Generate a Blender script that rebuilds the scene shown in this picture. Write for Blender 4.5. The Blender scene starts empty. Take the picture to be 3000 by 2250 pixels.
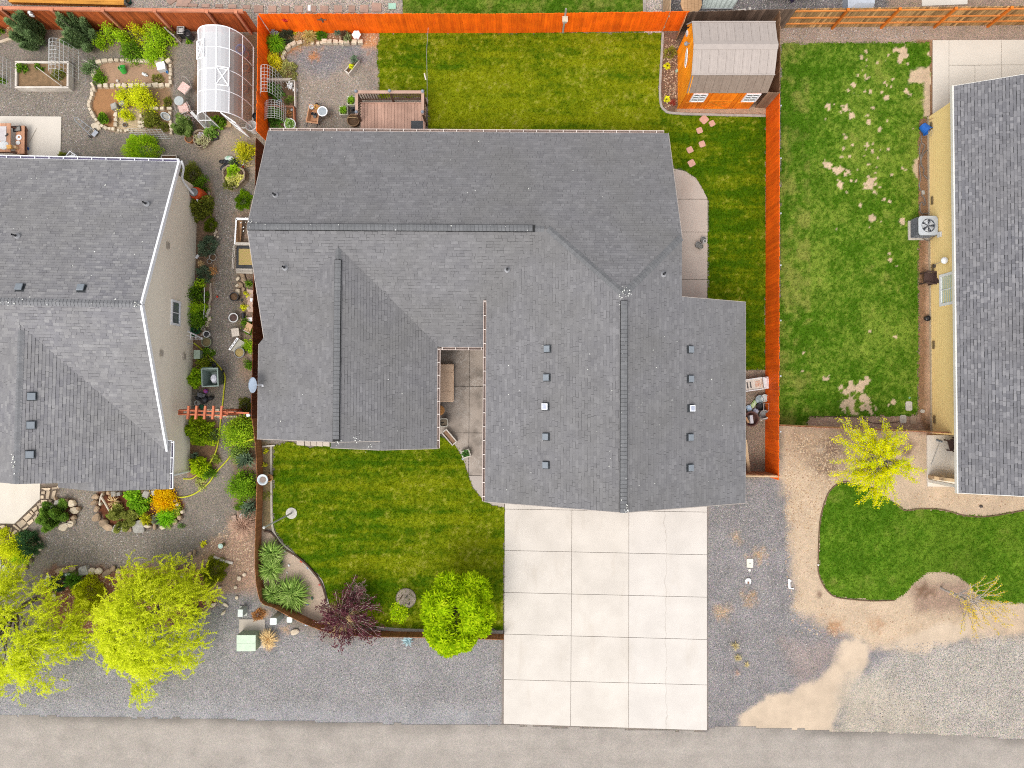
import bpy,bmesh,math,random
import numpy as np
from mathutils import Vector,Matrix
from math import sin,cos,pi,radians as R
random.seed(11)
rng=np.random.default_rng(11)
scene=bpy.context.scene
# ------------------------------------------------------------------ camera, sky, sun, exposure
F=2119.0;H=35.0;TH=math.atan(40/F)
cd=bpy.data.cameras.new('drone_camera')
cd.sensor_width=36;cd.lens=36*F/3000;cd.clip_end=2000
cam=bpy.data.objects.new('drone_camera',cd)
cam.location=(0,0,H);cam.rotation_euler=(TH,0,0)
scene.collection.objects.link(cam);scene.camera=cam
world=bpy.data.worlds.new('World');scene.world=world;world.use_nodes=True
wn=world.node_tree.nodes;wl=world.node_tree.links
bg=wn['Background'];sky=wn.new('ShaderNodeTexSky');sky.sky_type='NISHITA'
SUN_EL,SUN_AZ=R(62),R(212)  # azimuth clockwise from +Y
sky.sun_disc=False;sky.sun_elevation=SUN_EL;sky.sun_rotation=SUN_AZ
sky.dust_density=3.0;sky.ozone_density=1.0
hs=wn.new('ShaderNodeHueSaturation');hs.inputs['Saturation'].default_value=0.22
wl.new(sky.outputs[0],hs.inputs['Color']);wl.new(hs.outputs[0],bg.inputs[0])
bg.inputs[1].default_value=0.15
sd=bpy.data.lights.new('sun','SUN');sd.energy=.6;sd.angle=R(28);sd.color=(1,.95,.87)
sun=bpy.data.objects.new('sun',sd);scene.collection.objects.link(sun)
sdir=Vector((sin(SUN_AZ)*cos(SUN_EL),cos(SUN_AZ)*cos(SUN_EL),sin(SUN_EL)))
sun.rotation_euler=sdir.to_track_quat('Z','Y').to_euler();sun.location=(0,0,60)
vs=scene.view_settings
vs.view_transform='Standard';vs.look='None';vs.exposure=0.97;vs.gamma=1
vs.use_curve_mapping=False
scene.render.engine='CYCLES';scene.cycles.pixel_filter_type='BLACKMAN_HARRIS';scene.cycles.filter_width=1.05;scene.cycles.use_denoising=False
# ------------------------------------------------------------------ helpers
def U(u,v,z=0.0):
    dx,dy=(u-1500)/F,-(v-1125)/F
    c,s=cos(TH),sin(TH)
    wy,wz=dy*c+s,dy*s-c
    t=(z-H)/wz
    return Vector((dx*t,wy*t,z))
def px(c,r,x,y):
    if r==3:return(c*750+x/2.9107,1680+y/2.9107)
    return(c*750+x/2.9493,r*560+y/2.9493)
def G(c,r,x,y,z=0.0):return U(*px(c,r,x,y),z)
def PX(c,r,pts):return[px(c,r,*p)for p in pts]
def W(uvs,z=0.0):return[U(u,v,z)for u,v in uvs]
def PW(c,r,pts,z=0.0):return[G(c,r,x,y,z)for x,y in pts]
def T(n):return n/178.4  # tile pixels -> metres on the ground
C=scene.collection
def link(o,parent=None):
    C.objects.link(o)
    if parent is not None:o.parent=parent
    return o
def tag(o,label=None,cat=None,group=None,kind=None):
    if label:o['label']=label
    if cat:o['category']=cat
    if group:o['group']=group
    if kind:o['kind']=kind
    return o
def thing(name,label,cat,loc=(0,0,0),rz=0,group=None):
    o=bpy.data.objects.new(name,None);o.empty_display_size=.2
    o.location=loc;o.rotation_euler=(0,0,rz)
    link(o);return tag(o,label,cat,group)
class MB:
    """collects shapes; o is subtracted from every point so that world points can be given"""
    def __init__(s,o=(0,0,0)):s.v=[];s.f=[];s.m=[];s.o=Vector(o);s.mi=0
    def add(s,vs,fs):
        b=len(s.v);s.v+=[tuple(Vector(p)-s.o)for p in vs]
        s.f+=[tuple(b+i for i in f)for f in fs];s.m+=[s.mi]*len(fs)
    def box(s,c,d,rz=0,rx=0,ry=0):
        m=Matrix.Rotation(rz,3,'Z')@Matrix.Rotation(ry,3,'Y')@Matrix.Rotation(rx,3,'X')
        c=Vector(c);d=Vector(d)/2
        vs=[c+m@Vector((x*d.x,y*d.y,z*d.z))for z in(-1,1)for y in(-1,1)for x in(-1,1)]
        s.add(vs,[(0,2,3,1),(4,5,7,6),(0,1,5,4),(2,6,7,3),(0,4,6,2),(1,3,7,5)])
    def bar(s,p,q,w,h=None,up=(0,0,1)):
        h=h or w;p=Vector(p);q=Vector(q);d=(q-p)
        if d.length<1e-6:return
        d.normalize();u=Vector(up)
        if abs(d.dot(u))>.99:u=Vector((0,1,0))
        a=d.cross(u).normalized();b=a.cross(d)
        vs=[e+a*(w/2*i)+b*(h/2*j)for e in(p,q)for j in(-1,1)for i in(-1,1)]
        s.add(vs,[(0,2,3,1),(4,5,7,6),(0,1,5,4),(2,6,7,3),(0,4,6,2),(1,3,7,5)])
    def tube(s,ps,r,n=6,r2=None,closed=False):
        ps=[Vector(p)for p in ps];k=len(ps);r2=r if r2 is None else r2
        vs=[];u=None
        for i,p in enumerate(ps):
            d=(ps[(i+1)%k if closed else min(i+1,k-1)]-ps[(i-1)%k if closed else max(i-1,0)])
            d=d.normalized()if d.length>1e-9 else Vector((0,0,1))
            if u is None:u=d.orthogonal().normalized()
            u=(u-d*u.dot(d));u=u.normalized()if u.length>1e-6 else d.orthogonal().normalized()
            w=d.cross(u);rr=r+(r2-r)*i/max(1,k-1)
            vs+=[p+(u*cos(2*pi*j/n)+w*sin(2*pi*j/n))*rr for j in range(n)]
        fs=[]
        for i in range(k if closed else k-1):
            a,b=i*n,((i+1)%k)*n
            fs+=[(a+j,a+(j+1)%n,b+(j+1)%n,b+j)for j in range(n)]
        if not closed:fs+=[tuple(range(n))[::-1],tuple((k-1)*n+j for j in range(n))]
        s.add(vs,fs)
    def lathe(s,prof,c=(0,0,0),n=20,sx=1,sy=1,rz=0):
        c=Vector(c);m=Matrix.Rotation(rz,3,'Z');vs=[];fs=[]
        for r,z in prof:vs+=[c+m@Vector((r*sx*cos(2*pi*j/n),r*sy*sin(2*pi*j/n),z))for j in range(n)]
        for i in range(len(prof)-1):
            a,b=i*n,(i+1)*n
            fs+=[(a+j,a+(j+1)%n,b+(j+1)%n,b+j)for j in range(n)]
        fs+=[tuple(range(n))[::-1],tuple((len(prof)-1)*n+j for j in range(n))]
        s.add(vs,fs)
    def prism(s,pts,z0,z1):
        """pts: 2D outline (any order), z1 may be a function of point"""
        P=[Vector((p[0],p[1]))for p in pts]
        if sum(P[i].x*P[(i+1)%len(P)].y-P[(i+1)%len(P)].x*P[i].y for i in range(len(P)))<0:P.reverse()
        n=len(P);vs=[(p.x,p.y,z0)for p in P]+[(p.x,p.y,z1)for p in P]
        s.add(vs,[tuple(range(n))[::-1],tuple(range(n,2*n))]+[(i,(i+1)%n,n+(i+1)%n,n+i)for i in range(n)])
    def slab3(s,P,off):
        """planar 3D polygon P thickened by -off along its up normal"""
        P=[Vector(p)for p in P];nrm=(P[1]-P[0]).cross(P[2]-P[0])
        for i in range(len(P)):
            nn=(P[(i+1)%len(P)]-P[i]).cross(P[(i+2)%len(P)]-P[(i+1)%len(P)])
            if nn.length>nrm.length:nrm=nn
        nrm=newell(P)
        if nrm.z<0:P.reverse();nrm=-nrm
        n=len(P);vs=[p-nrm*off for p in P]+P
        s.add(vs,[tuple(range(n))[::-1],tuple(range(n,2*n))]+[(i,(i+1)%n,n+(i+1)%n,n+i)for i in range(n)])
    def mesh(s,name,mats,smooth=False):
        me=bpy.data.meshes.new(name);me.from_pydata(s.v,[],s.f)
        for m in(mats if isinstance(mats,(list,tuple))else[mats]):me.materials.append(m)
        if len(me.materials)>1:me.polygons.foreach_set('material_index',s.m)
        if smooth:me.polygons.foreach_set('use_smooth',[True]*len(me.polygons))
        me.update();return me
    def build(s,name,mats,parent=None,smooth=False,loc=None):
        o=bpy.data.objects.new(name,s.mesh(name,mats,smooth))
        if loc is not None:o.location=loc
        return link(o,parent)
def newell(P):
    n=Vector((0,0,0))
    for i in range(len(P)):
        a,b=P[i],P[(i+1)%len(P)]
        n+=Vector(((a.y-b.y)*(a.z+b.z),(a.z-b.z)*(a.x+b.x),(a.x-b.x)*(a.y+b.y)))
    return n.normalized()
def inst(me,name,parent,loc,rz=0,sc=(1,1,1),rx=0,ry=0):
    o=bpy.data.objects.new(name,me);o.location=loc;o.rotation_euler=(rx,ry,rz);o.scale=sc
    return link(o,parent)
def resample(pts,step):
    pts=[Vector(p)for p in pts];out=[];acc=0.0;nxt=0.0
    for a,b in zip(pts,pts[1:]):
        L=(b-a).length
        while nxt<=acc+L+1e-9:
            t=(nxt-acc)/max(L,1e-9);out.append((a.lerp(b,t),(b-a).normalized()));nxt+=step
        acc+=L
    return out
def smooth_line(pts,n=6):
    """Catmull-Rom through the points"""
    P=[Vector(p)for p in pts];out=[]
    for i in range(len(P)-1):
        a,b,c,d=P[max(i-1,0)],P[i],P[i+1],P[min(i+2,len(P)-1)]
        for k in range(n):
            t=k/n
            out.append(.5*((2*b)+(c-a)*t+(2*a-5*b+4*c-d)*t*t+(3*b-a-3*c+d)*t**3))
    return out+[P[-1]]
# ------------------------------------------------------------------ materials
class NT:
    def __init__(s,name):
        s.mat=bpy.data.materials.new(name);s.mat.use_nodes=True
        s.t=s.mat.node_tree;s.p=s.t.nodes['Principled BSDF'];s.out=s.t.nodes['Material Output']
    def n(s,typ,ins=None,**kw):
        d=s.t.nodes.new('ShaderNode'+typ)
        for k,v in kw.items():setattr(d,k,v)
        for k,v in(ins or{}).items():
            if isinstance(v,bpy.types.NodeSocket):s.t.links.new(v,d.inputs[k])
            else:d.inputs[k].default_value=v
        return d
    def l(s,a,b):s.t.links.new(a,b)
    def noise(s,scale,detail=4,vec=None,rough=.55):
        ins={'Scale':scale,'Detail':detail,'Roughness':rough}
        if vec is not None:ins['Vector']=vec
        return s.n('TexNoise',ins).outputs[0]
    def mix(s,f,a,b,mode='MIX'):
        d=s.n('Mix',data_type='RGBA',blend_type=mode)
        for k,v in((0,f),(6,a),(7,b)):
            if isinstance(v,bpy.types.NodeSocket):s.l(v,d.inputs[k])
            else:d.inputs[k].default_value=v if k==0 else(*v,1)[:4]
        return d.outputs[2]
    def ramp(s,f,pts):
        d=s.n('ValToRGB');e=d.color_ramp.elements
        while len(e)<len(pts):e.new(.5)
        for i,(p,c)in enumerate(pts):e[i].position=p;e[i].color=(*c,1)[:4]if not isinstance(c,(int,float))else(c,c,c,1)
        s.l(f,d.inputs[0]);return d.outputs[0]
    def pos(s):return s.n('NewGeometry').outputs['Position']
    def rnd(s):
        a=s.n('NewGeometry').outputs['Random Per Island'];b=s.n('ObjectInfo').outputs['Random']
        d=s.n('Math',{0:a,1:b},operation='ADD');return s.n('Math',{0:d.outputs[0]},operation='FRACT').outputs[0]
    def math(s,op,a,b=0.0):return s.n('Math',{0:a,1:b},operation=op).outputs[0]
def shade(nt,col,v):  # col * v
    return nt.mix(1.0,col,nt.n('CombineColor',{0:v,1:v,2:v}).outputs[0],'MULTIPLY')
_m={}
KA=.84
def S(c):return tuple(x*KA for x in c)
def M(c,c2=None,rough=.8,scale=5,isl=.0,bump=0,bscale=60,metal=0,fine=.12,spec=.25,full=False):
    c2=c2 or tuple(x*.8 for x in c)
    if not full:c,c2=S(c),S(c2)
    key=(tuple(c),c2 and tuple(c2),rough,scale,isl,bump,bscale,metal,fine,spec)
    if key in _m:return _m[key]
    t=NT('surface');pos=t.pos()
    col=t.mix(t.ramp(t.noise(scale,5,pos),[(.36,0.0),(.64,1.0)]),c,c2)
    if fine:col=shade(t,col,t.ramp(t.noise(bscale,3,pos,.7),[(.3,1-fine),(.7,1+fine)]))
    if isl:col=shade(t,col,t.ramp(t.rnd(),[(0,1-isl),(1,1+isl)]))
    t.l(col,t.p.inputs['Base Color'])
    t.p.inputs['Roughness'].default_value=rough;t.p.inputs['Metallic'].default_value=metal
    t.p.inputs['Specular IOR Level'].default_value=spec
    if bump:
        b=t.n('Bump',{'Strength':bump,'Distance':.01,'Height':t.noise(bscale,4,pos)});t.l(b.outputs[0],t.p.inputs['Normal'])
    _m[key]=t.mat;return t.mat
def wood(c,c2,isl=.25,axis=2,rough=.75,sc=1.0):
    """grain stretched along a local axis"""
    key=('w',tuple(c),tuple(c2),isl,axis,rough,sc)
    if key in _m:return _m[key]
    if c[0]<.9:c,c2=S(c),S(c2)
    t=NT('wood');v=t.n('TexCoord').outputs['Object']
    add=t.n('VectorMath',{0:v,1:t.n('CombineXYZ',{0:t.math('MULTIPLY',t.rnd(),37.0),1:t.math('MULTIPLY',t.rnd(),11.0),2:0.0}).outputs[0]},operation='ADD').outputs[0]
    scl=[22*sc]*3;scl[axis]=1.6*sc
    v2=t.n('VectorMath',{0:add,1:tuple(scl)},operation='MULTIPLY').outputs[0]
    col=t.mix(t.ramp(t.noise(1.0,4,v2,.6),[(.33,0.0),(.68,1.0)]),c,c2)
    col=shade(t,col,t.ramp(t.noise(1.3,3,t.pos()),[(.3,.82),(.7,1.15)]))
    col=t.mix(t.ramp(t.noise(1.0,5,t.n('VectorMath',{0:v2,1:(1.3,1.3,1.9)},operation='MULTIPLY').outputs[0],.7),[(.62,0.0),(.74,.5)]),col,tuple(min(.95,x*1.15+.10)for x in c))
    if isl:col=shade(t,col,t.ramp(t.rnd(),[(0,1-isl),(1,1+isl)]))
    t.l(col,t.p.inputs['Base Color']);t.p.inputs['Roughness'].default_value=rough
    t.p.inputs['Specular IOR Level'].default_value=.2
    _m[key]=t.mat;return t.mat
def leafm(cols,trans=.42,big=1.2,var=.22):
    cols=tuple(tuple(min(.85,x*1.9*KA)for x in c)for c in cols)
    key=('l',tuple(cols),trans,var)
    if key in _m:return _m[key]
    t=NT('leaf');k=len(cols)
    fac=t.math('ADD',t.math('MULTIPLY',t.rnd(),.62),t.math('MULTIPLY',t.math('SUBTRACT',t.noise(big*1.6,3,t.pos()),.32),1.05))
    col=t.ramp(fac,[(i/max(1,k-1),c)for i,c in enumerate(cols)])
    col=shade(t,col,t.ramp(t.noise(big*2.2,3,t.pos()),[(.3,1-var),(.7,1+var)]))
    a=t.n('BsdfDiffuse',{'Color':col});b=t.n('BsdfTranslucent',{'Color':col})
    m=t.n('MixShader',{0:trans,1:a.outputs[0],2:b.outputs[0]});t.l(m.outputs[0],t.out.inputs[0])
    _m[key]=t.mat;return t.mat
def shinglem(cols,warm,contrast=1.0):
    cols=[S((c[0]*1.13,c[1]*1.10,c[2]*1.10))for c in cols];warm=S(warm)
    t=NT('shingle');pos=t.pos();k=len(cols)
    col=t.ramp(t.rnd(),[(i/(k-1),c)for i,c in enumerate(cols)])
    col=t.mix(t.ramp(t.noise(.35,3,pos),[(.38,0.0),(.66,.55)]),col,warm)
    col=shade(t,col,t.ramp(t.noise(55,3,pos,.8),[(.3,.80),(.7,1.2)]))
    col=shade(t,col,t.ramp(t.noise(1.6,3,pos,.6),[(.3,.93),(.7,1.07)]))
    t.l(col,t.p.inputs['Base Color']);t.p.inputs['Roughness'].default_value=.92
    t.p.inputs['Specular IOR Level'].default_value=.15
    return t.mat
def vcolm(name,grain=True):
    """ground sheets: zone colour from the mesh, grain from the 'grain' attribute"""
    t=NT(name);pos=t.pos()
    a=shade(t,t.n('Attribute',attribute_name='zone').outputs['Color'],KA);g=t.n('Attribute',attribute_name='grain').outputs['Fac']
    vor=t.n('TexVoronoi',{'Scale':34.0,'Vector':pos,'Randomness':1.0})
    bw=t.n('SeparateColor',{0:vor.outputs['Color']}).outputs[0]
    n2=t.noise(17,4,pos,.75)
    k=t.math('ADD',t.math('MULTIPLY',bw,.75),t.math('MULTIPLY',n2,1.0))  # about .25 .. 1.4
    k=t.math('ADD',t.math('MULTIPLY',t.math('SUBTRACT',k,.875),g),1.0)
    k=t.math('MAXIMUM',k,.25)
    col=shade(t,a,k)
    hue=t.mix(t.math('MULTIPLY',g,.22),col,t.mix(1.0,col,vor.outputs['Color'],'MULTIPLY'))
    col=shade(t,hue,t.ramp(t.noise(1.1,4,pos),[(.32,.9),(.68,1.1)]))
    t.l(col,t.p.inputs['Base Color']);t.p.inputs['Roughness'].default_value=.95
    t.p.inputs['Specular IOR Level'].default_value=.1
    b=t.n('Bump',{'Strength':.5,'Distance':.02,'Height':k});t.l(b.outputs[0],t.p.inputs['Normal'])
    return t.mat
def concretem(c,c2,stain=(.3,.26,.2),amt=.25,crack=0,stamp=0):
    c,c2,stain=S(c),S(c2),S(stain)
    t=NT('concrete');pos=t.pos()
    col=t.mix(t.ramp(t.noise(.7,5,pos,.6),[(.35,0.0),(.65,1.0)]),c,c2)
    st=t.n('VectorMath',{0:pos,1:(.9,.28,1)},operation='MULTIPLY').outputs[0]
    col=t.mix(t.ramp(t.noise(1.1,5,st,.65),[(.56,0.0),(.8,amt)]),col,stain)
    col=t.mix(t.ramp(t.noise(3.1,6,pos,.7),[(.62,0.0),(.78,amt*.8)]),col,stain)
    if stamp:
        w=t.n('TexNoise',{'Vector':pos,'Scale':6.0,'Detail':5.0,'Distortion':2.2}).outputs[0]
        msk=t.math('MULTIPLY',t.ramp(w,[(.49,0.0),(.56,1.0)]),t.ramp(t.noise(.9,3,pos),[(.42,0.0),(.6,.75)]))
        col=t.mix(msk,col,(.42,.38,.34))
        col=t.mix(t.ramp(t.noise(1.5,4,pos),[(.5,0.0),(.7,.55)]),col,(.10,.085,.07))
    if crack:
        x=t.n('SeparateXYZ',{0:pos});wob=t.math('MULTIPLY',t.math('SUBTRACT',t.noise(1.4,5,pos),.5),.5)
        d=t.math('ABSOLUTE',t.math('SUBTRACT',t.math('ADD',x.outputs[0],wob),crack))
        col=t.mix(t.ramp(d,[(0.006,.5),(.02,0.0)]),col,(.3,.26,.22))
    col=shade(t,col,t.ramp(t.noise(70,3,pos,.8),[(.3,.93),(.7,1.07)]))
    t.l(col,t.p.inputs['Base Color']);t.p.inputs['Roughness'].default_value=.9
    t.p.inputs['Specular IOR Level'].default_value=.15
    return t.mat
WHITE=M((.82,.82,.82),(.76,.76,.78),rough=.5,fine=.04,full=True)
DARK=M((.02,.02,.022),(.035,.035,.04),rough=.6)
BLACKP=M((.018,.018,.02),(.03,.03,.035),rough=.4,spec=.5)
STEEL=M((.5,.52,.55),(.42,.44,.47),rough=.35,metal=.6)
GALV=M((.62,.65,.67),(.5,.53,.55),rough=.4,metal=.5)
WIRE=M((.62,.62,.6),(.5,.5,.48),rough=.5,fine=0)
SOIL=M((.15,.085,.045),(.09,.055,.03),scale=9,fine=.4,bscale=35,bump=.6)
TWIG=M((.16,.11,.07),(.1,.07,.045),scale=12)
BARK=M((.22,.18,.14),(.12,.09,.07),scale=10,bump=.4)
# ------------------------------------------------------------------ numpy noise / polygons
def vnoise(x,y,f,seed):
    r=np.random.default_rng(seed).random((128,128))
    X=x*f+500.37;Y=y*f+500.11
    i=np.floor(X).astype(int);j=np.floor(Y).astype(int);a=X-i;b=Y-j
    a=a*a*(3-2*a);b=b*b*(3-2*b)
    q=lambda i,j:r[i%128,j%128]
    return(q(i,j)*(1-a)+q(i+1,j)*a)*(1-b)+(q(i,j+1)*(1-a)+q(i+1,j+1)*a)*b
def fbm(x,y,f,seed,oc=4):
    s=0;t=0;a=1.0
    for k in range(oc):s=s+a*vnoise(x,y,f*2**k,seed+k);t+=a;a*=.55
    return s/t
def sdist(x,y,poly):
    """signed distance, positive inside"""
    d=np.full(x.shape,1e9);ins=np.zeros(x.shape,bool);n=len(poly)
    for k in range(n):
        ax,ay=poly[k][0],poly[k][1];bx,by=poly[(k+1)%n][0],poly[(k+1)%n][1]
        ex,ey=bx-ax,by-ay;L=max(ex*ex+ey*ey,1e-9)
        t=np.clip(((x-ax)*ex+(y-ay)*ey)/L,0,1)
        d=np.minimum(d,np.hypot(x-ax-t*ex,y-ay-t*ey))
        c=((ay>y)!=(by>y))&(x<ex*(y-ay)/(ey if abs(ey)>1e-9 else 1e-9)+ax)
        ins^=c
    return np.where(ins,d,-d)
def sstep(a,b,x):
    t=np.clip((x-a)/(b-a),0,1);return t*t*(3-2*t)
def grid_mesh(name,x0,x1,y0,y1,step,z,colfn,mat,keep=None):
    nx=int(round((x1-x0)/step))+1;ny=int(round((y1-y0)/step))+1
    X,Y=np.meshgrid(np.linspace(x0,x1,nx),np.linspace(y0,y1,ny));X=X.ravel();Y=Y.ravel()
    i=np.arange(nx*ny).reshape(ny,nx)
    q=np.stack([i[:-1,:-1],i[:-1,1:],i[1:,1:],i[1:,:-1]],-1).reshape(-1,4)
    if keep is not None:
        inside=keep(X,Y);q=q[inside[q].sum(1)>=3]
        used=np.unique(q);mp=np.full(nx*ny,-1);mp[used]=np.arange(len(used));q=mp[q];X=X[used];Y=Y[used]
    me=raw_mesh(name,np.stack([X,Y,np.full(len(X),z)if np.isscalar(z)else z(X,Y)],1),q,mat)
    col,gr=colfn(X,Y);set_attr(me,col,gr)
    return me
def set_attr(me,col,gr):
    a=me.attributes.new('zone','FLOAT_COLOR','POINT');rgba=np.ones((len(me.vertices),4),np.float32);rgba[:,:3]=col
    a.data.foreach_set('color',rgba.ravel())
    b=me.attributes.new('grain','FLOAT','POINT');b.data.foreach_set('value',np.ascontiguousarray(gr,np.float32))
def raw_mesh(name,v,q,mat):
    me=bpy.data.meshes.new(name);n,k=q.shape
    me.vertices.add(len(v));me.vertices.foreach_set('co',np.ascontiguousarray(v,np.float32).ravel())
    me.loops.add(n*k);me.loops.foreach_set('vertex_index',np.ascontiguousarray(q,np.int32).ravel())
    me.polygons.add(n);me.polygons.foreach_set('loop_start',np.arange(0,n*k,k,dtype=np.int32))
    me.polygons.foreach_set('loop_total',np.full(n,k,np.int32))
    me.materials.append(mat);me.update(calc_edges=True);return me
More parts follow.
